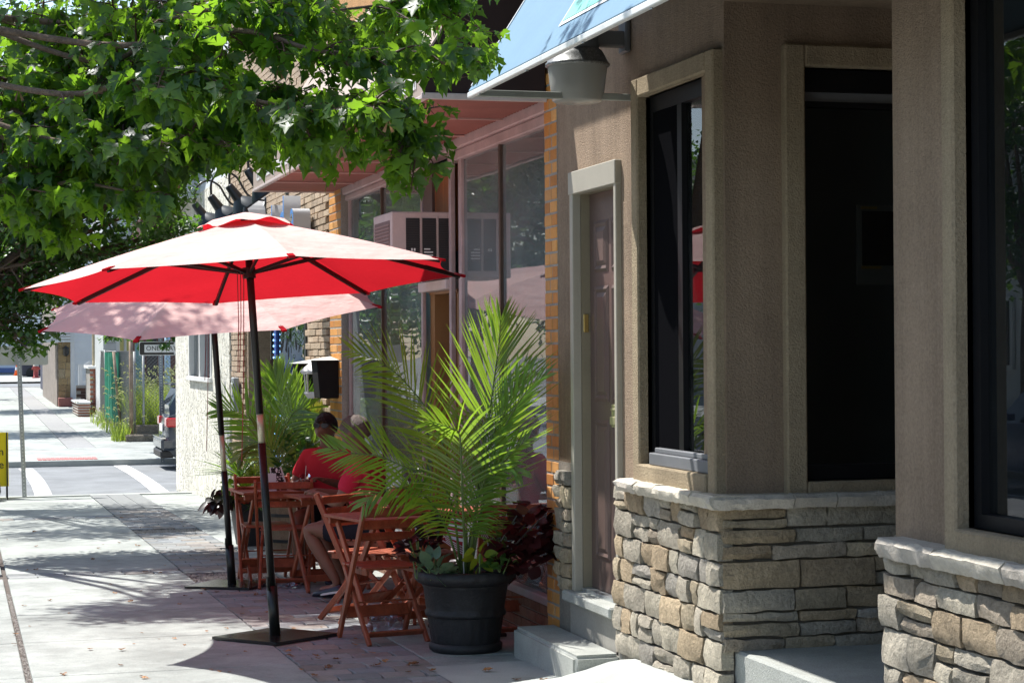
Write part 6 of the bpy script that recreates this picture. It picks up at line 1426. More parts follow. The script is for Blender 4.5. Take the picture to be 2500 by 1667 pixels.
# ================================================================ far side of the cross street
p1 = GF(321, 1076); FYY = p1.y
CHN = M('chain_link_wire', (.22, .23, .23), .5, .1, 20, metal=.6); GMESH = M('green_mesh', (.02, .22, .13), .6, .2, 9, .3, 60); RUST = M('rusty_post', (.28, .20, .14), .7, .4, 6, .2, 60); GPOST = M('grey_post', (.33, .34, .33), .5, .15, 9, metal=.4)
pz0 = gz(FYY)
q1 = onY(300, 1060, FYY + 3.0); FX1 = p1.x
p2 = GF(296, 1060); p3 = GF(262, 1042); p4 = GF(247, 1030)
def ztop(x, y, p): return onY(x, y, p.y).z
ft_ = ztop(290, 858, p2)
fs_ = thing('chain_link_fence', 'tall chain link fence with green mesh along the pavement beside the weedy lot', 'fence', p1)
def fpost(p, z1, r_, m, lean=0): MB().tube([(p.x, p.y, gz(p.y) - .05), (p.x + lean, p.y, z1)], r_, 8).build('post', m, fs_, smooth=True)
fpost(p1, ztop(321, 790, p1), .045, RUST); fpost(V((p1.x + .09, p1.y + .15, 0)), ft_, .03, GPOST); fpost(p2, ft_, .035, RUST, -.17); fpost(p3, ft_ + .05, .03, GPOST, -.05); fpost(p4, ft_ + .05, .03, GPOST)
def chain(name, a, b_, z0, z1, parent, pitch, m, wr=.004):
    """diamond wire mesh between two plan points"""
    a = V(a); b_ = V(b_); L = (b_ - a).length; d = (b_ - a).normalized(); H = z1 - z0; f = MB(); n = int((L + H) / pitch)
    for s in (0, 1):
        for i in range(n + 1):
            u0 = i * pitch - H; u1 = i * pitch; w0_, w1_ = 0, H
            if u0 < 0: w0_ = -u0; u0 = 0
            if u1 > L: w1_ = H - (u1 - L); u1 = L
            if w1_ <= w0_: continue
            if s: x0, x1 = L - u0, L - u1
            else: x0, x1 = u0, u1
            P0 = a + d * x0; P1 = a + d * x1
            f.tube([(P0.x, P0.y, z0 + w0_), (P1.x, P1.y, z0 + w1_)], wr, 3, caps=False)
    o = f.build(name, m, parent); o['kind'] = 'stuff'; return o
chain('wire_mesh', p1, p2, gz(p2.y) + .1, ft_, fs_, .075, CHN); chain('wire_mesh', p2, p4, gz(p3.y) + .1, ft_, fs_, .075, CHN)
b = MB(); n = 26; vs = []
a_, c_ = p2 + V((-.06, .1, 0)), p3 + V((-.04, -.1, 0))
for i in range(n + 1):
    q = a_.lerp(c_, i / n); o = .04 * math.sin(i * 1.7)
    for z in (gz(q.y) + .25, (gz(q.y) + ft_) / 2, ft_ - .02): vs.append((q.x + o, q.y, z))
b.add(vs, [(3 * i + k, 3 * i + 3 + k, 3 * i + 4 + k, 3 * i + 1 + k) for i in range(n) for k in (0, 1)]).build('privacy_mesh', GMESH, fs_)
MB().tube([(p2.x - .1, p2.y, ft_), (p4.x, p4.y, ft_ + .03)], .02, 6).build('top_rail', GPOST, fs_); MB().tube([(p2.x - .08, p2.y, .45), (p3.x - .03, p3.y, .45)], .015, 6).build('mid_rail', GPOST, fs_)
f2 = thing('chain_link_fence', 'chain link fence on a low wall in front of the tall weeds', 'fence', (p1.x + 2, FYY, pz0))
for x in (p1.x + .28, p1.x + 3, p1.x + 5.5): MB().tube([(x, FYY + .05, pz0), (x, FYY + .05, ft_ - .1)], .028, 8).build('post', GPOST, f2, smooth=True)
chain('wire_mesh', (p1.x + .1, FYY + .05, 0), (p1.x + 6, FYY + .05, 0), pz0 + .42, ft_ - .1, f2, .085, M('dark_wire', (.10, .10, .10), .6, .1, 20, metal=.3), .0035)
lw = thing('low_wall', 'low weathered concrete wall and kerb block at the foot of the weedy lot', 'wall', (p1.x + 2, FYY - .1, pz0))
OLDC = M('old_concrete', (.20, .17, .13), .95, .3, 5, .3, 40, .9, 20, bdist=.03)
MB().box((p1.x + .1, FYY - .08, pz0 - .05), (p1.x + 6, FYY + .12, pz0 + .36)).build('wall_block', OLDC, lw, bevel=.02)
for i in range(5): x0 = p1.x - .15 + i * 1.1; MB().box((x0, FYY - .42, pz0 - .05), (x0 + 1.06, FYY - .12, pz0 + .155)).build('kerb_block', OLDC, lw, bevel=.03)
GW = leaf_mat('weed_blade', (.16, .24, .04), (.34, .45, .05), .5, .04, .5, .25, 4)
def weeds(name, label, n, x0, x1, y0, y1, hmin, hmax, seed, wid=.008):
    r = random.Random(seed); b = MB(); sd = MB()
    for _ in range(n):
        x, yy = r.uniform(x0, x1), r.uniform(y0, y1); H = r.uniform(hmin, hmax); a = r.uniform(0, 6.28); bend = r.uniform(.1, .45); p = V((x, yy, gz(yy))); d = V((math.cos(a) * .15, math.sin(a) * .15, 1)).normalized(); s_ = V((math.cos(a + 1.57), math.sin(a + 1.57), 0)) * wid; vs = []
        for k in range(5): vs += [p - s_ * (1 - k / 4.3), p + s_ * (1 - k / 4.3)]; p = p + d * H / 4; d = (d + V((math.cos(a), math.sin(a), -.3)) * bend * .5).normalized()
        b.add(vs, [(2 * k, 2 * k + 1, 2 * k + 3, 2 * k + 2) for k in range(4)])
        if r.random() < .16:
            q = [p, p + d * .06, p + d * .11 + V((0, 0, -.03)), p + d * .13 + V((0, 0, -.09))]; sd.tube(q, [.006, .012, .011, .003], 4)
    nb_ = len(b.f); b.add(sd.v, sd.f, 1); tag(b.build(name, [GW, M('seed_head', (.40, .42, .16), .9, .1)]), label, 'weeds', kind='stuff')
weeds('tall_weeds', 'tall sunlit weeds with drooping seed heads behind the chain link fence', 9000, p1.x + .1, p1.x + 4.2, FYY + .2, FYY + 3.2, .7, 1.45, 3, .010)
weeds('roadside_weeds', 'weeds sprouting at the foot of the rusty fence post', 130, p1.x - .42, p1.x + .0, FYY - .3, FYY + .7, .25, .65, 5, .012)
weeds('pavement_weeds', 'dark weeds along the foot of the green mesh fence', 170, p3.x - .25, p3.x + .2, p2.y + .3, p4.y + .6, .2, .55, 6, .010)
# dark house behind the lot
HY = FYY + 9
hb = thing('dark_house', 'dark brick red house wall with a teal door behind the weedy lot', 'house', (6, HY, gz(HY)))
DRED = M('dark_red_siding', (.10, .04, .035), .7, .15, 3, .1, 30)
xk = onY(345, 900, HY).x
for i in range(36): MB().box((xk, HY - .012, gz(HY) + i * .16), (12, HY + .002, gz(HY) + i * .16 + .15)).build('siding_board', DRED, hb)
MB().box((xk, HY + .002, gz(HY) - .1), (12, HY + 6, 5.2)).build('wall', DRED, hb)
x0, x1 = onY(330, 900, HY - .06).x, onY(350, 900, HY - .06).x; MB().box((x0, HY - .06, gz(HY)), (x1, HY - .014, gz(HY) + 2.2)).build('door', M('teal_paint', (.16, .26, .26), .6, .1), hb)
x0, x1 = onY(359, 900, HY - .05).x, onY(384, 900, HY - .05).x; MB().box((x0, HY - .05, gz(HY)), (x1, HY - .013, gz(HY) + 2.4)).build('dark_opening', DARK, hb)
x0 = onY(409, 900, HY - 2).x; MB().tube([(x0, HY - 2, gz(HY)), (x0, HY - 2, 2.6)], .075, 12).build('porch_post', M('blue_post', (.36, .50, .62), .5, .08), hb, smooth=True)
ph = thing('pale_house', 'pale sided house with yellow curtained windows just beyond the green mesh fence', 'house', (5, FYY + 6, gz(FYY)))
PS_ = M('pale_siding', (.55, .57, .56), .6, .06, 3)
px0, px1 = onY(252, 830, FYY + 12).x, onY(338, 830, FYY + 12).x; PY = FYY + 12
MB().box((px0, PY, gz(PY)), (px1, PY + 5, 5.5)).build('wall', PS_, ph)
for i in range(22): MB().box((px0 + .02, PY - .02, gz(PY) + .6 + i * .2), (px1, PY - .002, gz(PY) + .78 + i * .2)).build('siding_board', PS_, ph)
wx0_, wx1_ = onY(292, 830, PY).x, onY(318, 830, PY).x; wz0_, wz1_ = onY(305, 856, PY).z, onY(305, 815, PY).z
q = MB().box((wx0_ - .1, PY - .06, wz0_ - .1), (wx1_ + .1, PY - .021, wz1_ + .1)).build('window', WHITEP, ph); MB().box((wx0_, PY - .08, wz0_), ((wx0_ + wx1_) / 2 - .04, PY - .061, wz1_)).build('window_pane', M('yellow_blind', (.60, .55, .22), .7, .05), q); MB().box(((wx0_ + wx1_) / 2 + .04, PY - .08, wz0_), (wx1_, PY - .061, wz1_)).build('window_pane', bpy.data.materials['yellow_blind'], q)
# brick pier, steps and railing
b1 = GF(220, 1012); bY = b1.y; bx1 = onY(240, 950, bY).x; bzt = onY(230, 900, bY).z
bp_ = thing('brick_pier', 'red brick pier with a white cap beside the white stair railing', 'pier', b1)
MB().box((b1.x + .012, bY + .012, gz(bY) - .1), (bx1 - .012, bY + 2.2, bzt)).build('pier_core', BRMORT, bp_)
me = brick_box(.2, .03, .062, RBRICK); me2 = brick_box(.03, .2, .062, RBRICK); z = gz(bY); k = 0
while z < bzt - .05:
    x = b1.x + (.1 if k % 2 else .0)
    while x < bx1 - .1:
        o = bpy.data.objects.new('brick', me); COL.objects.link(o); o.parent = bp_; o.matrix_parent_inverse = world_of(bp_).inverted(); o.location = (x + .1, bY + .012, z + .036); x += .21
    z += .073; k += 1
MB().box((b1.x - .05, bY - .04, bzt), (bx1 + .05, bY + 2.3, bzt + .09)).build('cap_stone', WHITEP, bp_, bevel=.01)
MB().box((bx1 + .002, bY + .3, bzt + .09), (bx1 + .3, bY + .55, bzt + 2.2)).box((b1.x + .1, bY + .3, bzt + .09), (b1.x + .32, bY + .5, bzt + 2.2)).build('porch_post', M('tan_post', (.45, .38, .25), .6, .1), bp_)
bs_ = GF(208, 1017); stp2 = thing('brick_steps', 'low brick steps edged in white below the stair railing', 'steps', bs_)
sX0, sX1 = onY(190, 990, bs_.y).x, onY(220, 990, bs_.y).x; h_ = onY(205, 985, bs_.y).z - gz(bs_.y)
for i in range(5):
    z0 = gz(bs_.y) + h_ * i / 5; MB().box((sX0 + .03, bs_.y + .02, z0), (sX1, bs_.y + 3.2, z0 + h_ / 5 - .03)).build('brick_course', M('step_brick', (.33, .12, .075), .8, .15, 9, .1, 40) if 'step_brick' not in bpy.data.materials else bpy.data.materials['step_brick'], stp2); MB().box((sX0, bs_.y, z0 + h_ / 5 - .03), (sX1, bs_.y + 3.2, z0 + h_ / 5)).build('white_joint', M('step_joint', (.45, .42, .38), .9, .1) if i == 0 else bpy.data.materials['step_joint'], stp2)
MB().box((sX0 - .03, bs_.y - .03, gz(bs_.y) + h_), (sX1 + .02, bs_.y + 3.2, gz(bs_.y) + h_ + .05)).build('stone_tread', M('pale_tread', (.66, .66, .66), .6, .06), stp2)
RYY = bY + 4.5; rl = thing('stair_railing', 'white wooden stair railing above a dark brick wall', 'railing', onY(205, 940, RYY))
a0, a1, a2 = onY(193, 895, RYY), onY(203, 895, RYY), onY(221, 884, RYY); zb_ = onY(205, 940, RYY).z
MB().bar(a0, a1, .09, .09).build('handrail', WHITEP, rl); MB().bar(a1, a2, .09, .09).build('handrail', WHITEP, rl); MB().bar(V((a0.x, RYY, zb_ + .1)), V((a2.x, RYY, zb_ + .1)), .07, .07).build('bottom_rail', WHITEP, rl)
MB().box((a0.x - .02, RYY - .06, zb_ - .2), (a0.x + .1, RYY + .06, a0.z + .06)).build('newel_post', WHITEP, rl)
for i in range(4): x = a0.x + .25 + i * (a2.x - a0.x - .3) / 4; MB().box((x, RYY - .02, zb_ + .1), (x + .05, RYY + .02, a0.z + .02 + max(0, (x - a1.x)) * .4)).build('baluster', WHITEP, rl)
dw = thing('dark_brick_wall', 'dark brown brick wall under the white stair railing', 'wall', (a0.x, RYY, gz(RYY)))
MB().box((a0.x - .1, RYY - .08, gz(RYY)), (a2.x + .05, RYY + .1, zb_)).build('wall_core', BRMORT, dw); me = brick_box(.3, .04, .09, DBRICK); z = gz(RYY); k = 0
while z < zb_ - .1:
    x = a0.x - .1 + (.15 if k % 2 else 0)
    while x < a2.x - .2: o = bpy.data.objects.new('brick', me); COL.objects.link(o); o.parent = dw; o.matrix_parent_inverse = world_of(dw).inverted(); o.location = (x + .15, RYY - .085, z + .05); x += .31
    z += .1; k += 1
# white house with a barrel awning
h0 = GF(143, 992); hY = h0.y; hz = gz(hY)
wh = thing('white_house', 'white sided house with a brown stone corner and a rounded white door awning', 'house', h0)
WS = M('white_siding', (.72, .74, .74), .5, .04, 3)
hx1 = onY(300, 900, hY).x; hxm, hxn = onY(172, 900, hY).x, onY(182, 900, hY).x
MB().box((h0.x + .05, hY, hz - .2), (hx1, hY + 12, 6.5)).build('wall', WS, wh)
i = 0; z = hz + .1
while z < 4.2: MB().add([(hxn, hY - .03, z), (hx1, hY - .03, z), (hx1, hY - .002, z + .19), (hxn, hY - .002, z + .19), (hxn, hY - .001, z), (hx1, hY - .001, z)], [(0, 1, 2, 3), (0, 4, 5, 1)]).build('siding_board', WS, wh); z += .19
MB().box((hxm, hY - .06, hz), (hxn, hY - .0, 4.2)).build('corner_board', WHITEP, wh)
BST = ramp_mat('brown_veneer', [(.36, .26, .14), (.40, .29, .16), (.31, .22, .12), (.38, .30, .19)], .85, .4, 20, .12, 6); z = hz; r = random.Random(3)
while z < 2.7:
    hh = r.uniform(.2, .34); x = h0.x
    while x < hxm - .05:
        wd = min(r.uniform(.14, .3), hxm - x); me = MB().box((-wd / 2 + .005, -.03, -hh / 2 + .005), (wd / 2 - .005, .03, hh / 2 - .005)).mesh('veneer_stone'); me.materials.append(BST); o = bpy.data.objects.new('veneer_stone', me); COL.objects.link(o); o.parent = wh; o.matrix_parent_inverse = world_of(wh).inverted(); o.location = (x + wd / 2, hY - .03, z + hh / 2); x += wd
    z += hh
l0 = onY(161, 870, hY - .2); l1 = onY(161, 846, hY - .2)
b = MB(); b.lathe([(0, 0), (.07, .02), (.10, .1), (.10, .26), (.12, .28), (.02, .36), (0, .36)], (l0.x, hY - .2, l0.z), 6).bar((l0.x, hY - .2, l0.z + .3), (l0.x, hY, l0.z + .3), .03, .03).build('porch_lantern', BLACKM, wh)
az0, az1 = onX(100, 838, h0.x).z, onX(100, 795, h0.x).z; az0 = onY(140, 837, hY + 1).z; az1 = az0 + .75; xo = onY(104, 836, hY + .5).x; vs = []; n = 10
b = MB()
for i in range(n + 1):
    a = math.pi / 2 * i / n; x = h0.x - (h0.x - xo) * math.cos(a); z = az0 + (az1 - az0) * math.sin(a); vs += [(x, hY - .1, z), (x, hY + 1.6, z)]
b.add(vs, [(2 * i, 2 * i + 1, 2 * i + 3, 2 * i + 2) for i in range(n)]); k0 = [vs[2 * i] for i in range(n + 1)]
b.add(k0 + [(h0.x, hY - .1, az0)], [tuple(range(n + 2))]); b.build('awning', WS, wh)
# ribs on the awning end
b = MB()
for i in range(7): z = az0 + .02 + (az1 - az0) * i / 7.5; w_ = (h0.x - xo) * math.cos(math.asin(min(1, (z - az0) / (az1 - az0)))); b.box((h0.x - w_, hY - .13, z), (hxn, hY - .101, z + .075))
b.build('awning_slat', WS, wh)
MB().box((h0.x - .02, hY - .5, hz), (hxm + .05, hY - .04, hz + .30)).build('door_step', M('red_step', (.30, .12, .10), .8, .15), wh, bevel=.02)
MB().box((h0.x - .05, hY + .01, hz), (h0.x + .05, hY + 12, 5)).build('street_wall', M('grey_brown_wall', (.28, .24, .21), .85, .3, 4, .2, 20), wh)
# shop and small street things near the far crossing
sg_ = onY(105, 905, 84); 
bx = thing('orange_barrier', 'orange plastic barrier folded upright at the far building line', 'barrier', onY(126, 935, 80)); bxp = onY(126, 935, 80); bz1 = onY(126, 874, 80).z
ORG = M('orange_plastic', (.75, .16, .03), .5, .1, 6); b = MB(); b.box((bxp.x - .1, 79.9, bxp.z), (bxp.x + .12, 80.1, bz1)).build('panel', ORG, bx, bevel=.02)
for i in range(3): box('slat', (bxp.x - .11, 79.86, bxp.z + .2 + i * .3), (bxp.x + .13, 79.895, bxp.z + .32 + i * .3), M('orange_dark', (.5, .1, .03), .5, .1) if i == 0 else bpy.data.materials['orange_dark'], bx)
def cone(x, y, label):
    p = onZ(x, y, gz(96) + .08) if False else onY(x, y, 108); t = thing('traffic_cone', label, 'cone', p, 'traffic cones'); b = MB(); b.lathe([(.0, .04), (.16, .04), (.03, .75), (0, .76)], p, 14).build('cone_body', ORG, t, smooth=True); MB().box(p + V((-.2, -.2, 0)), p + V((.2, .2, .045))).build('cone_base', ORG, t); MB().lathe([(.115, .3), (.085, .46)], p, 14).build('white_band', WHITEP, t)
cone(42, 917, 'orange traffic cone with a white band beyond the far crossing')
hp = onY(88, 923, 107); t = thing('fire_hydrant', 'red fire hydrant with a pale top at the far crossing', 'hydrant', hp); HR = M('hydrant_red', (.36, .06, .05), .5, .15, 10)
MB().lathe([(0, 0), (.2, 0), (.2, .06), (.13, .08), (.13, .55), (.17, .57), (.17, .62), (.13, .64)], hp, 16).build('barrel', HR, t, smooth=True); MB().lathe([(.15, .64), (.13, .72), (.06, .8), (0, .82)], hp, 14).build('bonnet', M('hydrant_cream', (.6, .55, .45), .5, .1), t, smooth=True); MB().tube([hp + V((-.22, 0, .5)), hp + V((.22, 0, .5))], .055, 10).build('nozzle', HR, t)
dc = thing('parked_van', 'dark van parked behind the fire hydrant', 'van', onY(85, 925, 118)); v0, v1 = onY(52, 925, 118), onY(115, 890, 118); VB = M('van_dark', (.03, .03, .045), .4, .1)
b = MB(); b.box((v0.x, 118, v0.z + .15), (v1.x + 1.2, 120, v0.z + .95)).build('body', VB, dc, bevel=.1); b = MB(); b.box((v0.x + .4, 118.1, v0.z + .95), (v1.x + 1, 119.9, v0.z + 1.6)).build('cabin', CARG, dc, bevel=.12)
for x in (v0.x + .6, v1.x + .5): b = MB(); b.tube([(x, 117.95, v0.z + .33), (x, 118.2, v0.z + .33)], .33, 18).build('wheel', TYRE, dc)
fw2 = thing('far_building', 'pale building closing the view at the end of the street', 'building', (1, 128, gz(96)))
MB().box((-16, 128, -1), (12, 134, 9)).build('wall', M('far_white', (.66, .68, .70), .7, .05, 1), fw2)
for i in range(10):
    for j in range(2): x = -14 + i * 2.5; f = MB().box((x, 127.9, 1.2 + j * 3.2), (x + 1.2, 127.99, 3 + j * 3.2)).build('window', WHITEP, fw2); MB().box((x + .1, 127.86, 1.3 + j * 3.2), (x + 1.1, 127.895, 2.9 + j * 3.2)).build('pane', CARG, f)
MB().box((-16, 127.7, .3), (12, 127.99, .6)).build('band_course', M('far_blue', (.12, .16, .32), .6, .05), fw2)
db = thing('far_dark_shop', 'dark shop front at the far corner past the orange barrier', 'building', (3.5, 86, gz(86))); bq = onY(112, 900, 86)
MB().box((bq.x, 86, gz(86)), (bq.x + 7, 92, 5)).build('wall', M('far_shop_wall', (.06, .06, .09), .6, .2, 2), db); MB().box((bq.x - .1, 85.6, 2.0), (bq.x + 3, 85.99, 2.35)).build('fascia', M('fascia_blue', (.1, .12, .3), .5, .1), db)
b = MB(); b.box((bq.x + .35, 85.8, onY(128, 880, 85.8).z), (bq.x + .8, 85.99, onY(128, 850, 85.8).z)).build('wall_box', M('pale_box', (.5, .52, .5), .5, .1), db)
# ---------------------------------------------------------------- signs
def perforated(t, p, z1, lean=0, wd=.055, m=STEEL):
    top = V((p.x + lean, p.y, z1)); b = MB(); a, c_ = V((p.x, p.y, p.z - .05)), top; up_ = V((0, 1, 0))
    b.bar(a, c_, wd, .02, up_).bar(a + V((-wd / 2, -.015, 0)), c_ + V((-wd / 2, -.015, 0)), .008, .035, up_).bar(a + V((wd / 2, -.015, 0)), c_ + V((wd / 2, -.015, 0)), .008, .035, up_).build('post', m, t)
    b = MB(); n = int((z1 - p.z) / .05)
    for i in range(n): q = a.lerp(c_, (i + .5) / n); b.box((q.x - .008, q.y - .0115, q.z - .008), (q.x + .008, q.y - .0102, q.z + .008))
    o = b.build('post_hole', M('hole_pale', (.75, .77, .75), .6, 0) if 'hole_pale' not in bpy.data.materials else bpy.data.materials['hole_pale'], t); o['kind'] = 'stuff'
s1 = G(58, 1216); s1 = G(60, 1212); SD = (s1 - CAM).dot(FW); top = at(45, 862, SD)
t = thing('sign_post', 'perforated steel post carrying the grey back of a street sign at the near corner', 'sign', s1); perforated(t, s1, at(46, 840, SD).z, top.x - s1.x)
pl0, pl1 = at(-60, 892, SD), at(118, 845, SD)
def plate(name, x0, x1, y, z0, z1, m, par, r_=.03, th=.004):
    b = MB(); pts = []
    for (cx_, cz_, a0) in ((x1 - r_, z1 - r_, 0), (x0 + r_, z1 - r_, 90), (x0 + r_, z0 + r_, 180), (x1 - r_, z0 + r_, 270)):
        for k in range(5): a = math.radians(a0 + 90 * k / 4); pts.append((cx_ + r_ * math.cos(a), cz_ + r_ * math.sin(a)))
    n = len(pts); return b.add([(x, y, z) for x, z in pts] + [(x, y + th, z) for x, z in pts], [tuple(range(n))[::1], tuple(range(n, 2 * n))[::-1]] + [((i + 1) % n, i, n + i, n + (i + 1) % n) for i in range(n)]).build(name, m, par)
plate('sign_back', pl0.x, pl1.x, s1.y + .03, pl0.z, pl1.z, M('sign_back_grey', (.44, .45, .42), .5, .06, 6, metal=.2), t)
o1 = onZ(397, 1122, Z1 + .01); OD = (o1 - CAM).dot(FW); t = thing('one_way_sign', 'black and white one way sign on a perforated post by the weedy lot', 'sign', o1); perforated(t, o1, at(397, 800, OD).z, at(391, 860, OD).x - o1.x, .07, M('post_blue_grey', (.26, .30, .34), .5, .1, 12, metal=.5))
a, c_ = at(338, 868, OD), at(338, 834, OD); ox = a.x; ow = .98; oz0, oz1 = a.z, c_.z; oh = oz1 - oz0; oy = o1.y - .03
plate('sign_rim', ox, ox + ow, oy, oz0, oz1, WHITEP, t); plate('sign_face', ox + .012, ox + ow - .012, oy - .003, oz0 + .012, oz1 - .012, BLACKM, t)
yy = oy - .005; zm = (oz0 + oz1) / 2; b = MB(); b.add([(ox + .10, yy, zm - .075), (ox + .66, yy, zm - .075), (ox + .66, yy, zm - .12), (ox + .90, yy, zm), (ox + .66, yy, zm + .12), (ox + .66, yy, zm + .075), (ox + .10, yy, zm + .075)], [tuple(range(7))]).build('arrow', WHITEP, t)
FCAM = Matrix(((1, 0, 0, 0), (0, 0, -1, 0), (0, 1, 0, 0), (0, 0, 0, 1))); text('lettering', 'ONE WAY', .125, (ox + .13, yy - .004, zm), FCAM, BLACKM, t, .0008)
# yellow sandwich board
y0 = G(10, 1219); YD = (y0 - CAM).dot(FW); t = thing('sandwich_board', 'yellow sandwich board with black lettering at the left edge of the corner', 'sandwich board', y0)
x1 = at(21, 1100, YD).x; x0 = x1 - .62; z1 = at(10, 1057, YD).z; z0 = at(10, 1187, YD).z; yb_ = y0.y
YEL = M('yellow_board', (.78, .60, .01), .5, .04)
for s, nm in ((1, 'front_board'), (-1, 'back_board')):
    b = MB(); ya, yc = yb_ + (0 if s == 1 else .42), yb_ + (.2 if s == 1 else .22); b.add([(x0, ya, z0), (x1, ya, z0), (x1, yc, z1), (x0, yc, z1), (x0, ya + .012, z0), (x1, ya + .012, z0), (x1, yc + .012, z1), (x0, yc + .012, z1)], [(0, 1, 2, 3), (7, 6, 5, 4), (0, 4, 5, 1), (1, 5, 6, 2), (2, 6, 7, 3), (3, 7, 4, 0)]).build(nm, YEL, t)
for x in (x0 + .02, x1 - .02):
    for s in (0, 1): MB().bar((x, yb_ + (-.08 if s == 0 else .5), gz(yb_)), (x, yb_ + .205, z1), .018, .018, (0, 1, 0)).build('leg', BLACKM, t)
SLB = (yb_ + .2 - yb_) / (z1 - z0)
RT_ = Matrix(((1, 0, 0, 0), (0, .25, -.97, 0), (0, .97, .25, 0), (0, 0, 0, 1)))
for i, (s, zz) in enumerate((('Open', .52), ('House', .28))): z = z0 + (z1 - z0) * (zz + .12); text('lettering', s, .16, (x1 - .06, yb_ + SLB * (z - z0) - .006, z), RT_, BLACKM, t, .001, 'RIGHT')
bk = at(2, 1172, YD - .3); bkp = V((x1 - .32, y0.y - .35, gz(y0.y))); t = thing('black_bag', 'rounded black bag leaning on the yellow sandwich board', 'bag', bkp)
MB().lathe([(0, 0), (.17, .02), (.21, .14), (.19, .27), (.11, .33), (.05, .36), (.07, .40), (0, .41)], bkp, 20, ripple=lambda i, j: .012 * noise.noise(V((i, j * .6, 2)))).build('sack', M('black_film', (.02, .02, .025), .3, .1, 10), t, smooth=True); MB().tube([bkp + V((-.05, 0, .36)), bkp + V((0, 0, .37)), bkp + V((.05, 0, .36))], .014, 6).build('tie', WHITEP, t)
# ================================================================ opposite side of the main street, seen in the panes
make_car('dark blue car parked on the opposite side of the main street', (-10.4 + .9, 24, gz(24) - .12), math.pi / 2, 'parked cars', M('blue_car_paint', (.03, .05, .11), .25, .05, 3, spec=.6, coat=.6))
make_car('silver car parked on the opposite side of the main street', (-9.5, 30.5, gz(28) - .12), math.pi / 2, 'parked cars', M('silver_car_paint', (.4, .42, .44), .25, .05, 3, spec=.6, coat=.6, metal=.4))
make_car('black car parked across the main street nearest the viewer', (-9.5, 16.5, gz(17) - .12), math.pi / 2, 'parked cars', CARP)
for k, (ya, col, lb) in enumerate(((8, (.5, .52, .5), 'pale green grey house across the main street'), (20, (.42, .2, .14), 'red brick house across the main street'), (33, (.62, .62, .6), 'white house across the main street'), (47, (.5, .45, .34), 'tan house across the main street'), (61, (.55, .57, .6), 'blue grey house across the main street'))):
    h = thing('house', lb, 'house', (-17, ya + 5, -.3), 'houses across the main street'); hm2 = M('house_wall', col, .8, .1, 3, .1, 30)
    MB().box((-25, ya, -1), (-17, ya + 11, 6.2)).build('wall', hm2, h); MB().add([(-16.6, ya - .2, 6.2), (-16.6, ya + 11.2, 6.2), (-25.4, ya + 11.2, 6.2), (-25.4, ya - .2, 6.2), (-21, ya - .2, 9), (-21, ya + 11.2, 9)], [(0, 1, 5, 4), (2, 3, 4, 5), (0, 4, 3), (1, 2, 5)]).build('roof', M('roof_shingle', (.09, .085, .085), .9, .2, 6) if 'roof_shingle' not in bpy.data.materials else bpy.data.materials['roof_shingle'], h)
    for i in range(3):
        for j in range(2):
            if i == 1 and j == 0: f = MB().box((-16.98, ya + 5, -.3), (-16.9, ya + 6.1, 2)).build('door', WOODB, h); continue
            f = MB().box((-16.98, ya + 1 + i * 3.4, 1 + j * 2.8), (-16.9, ya + 2.4 + i * 3.4, 2.7 + j * 2.8)).build('window', WHITEP, h); MB().box((-16.89, ya + 1.1 + i * 3.4, 1.1 + j * 2.8), (-16.87, ya + 2.3 + i * 3.4, 2.6 + j * 2.8)).build('pane', CARG, f)
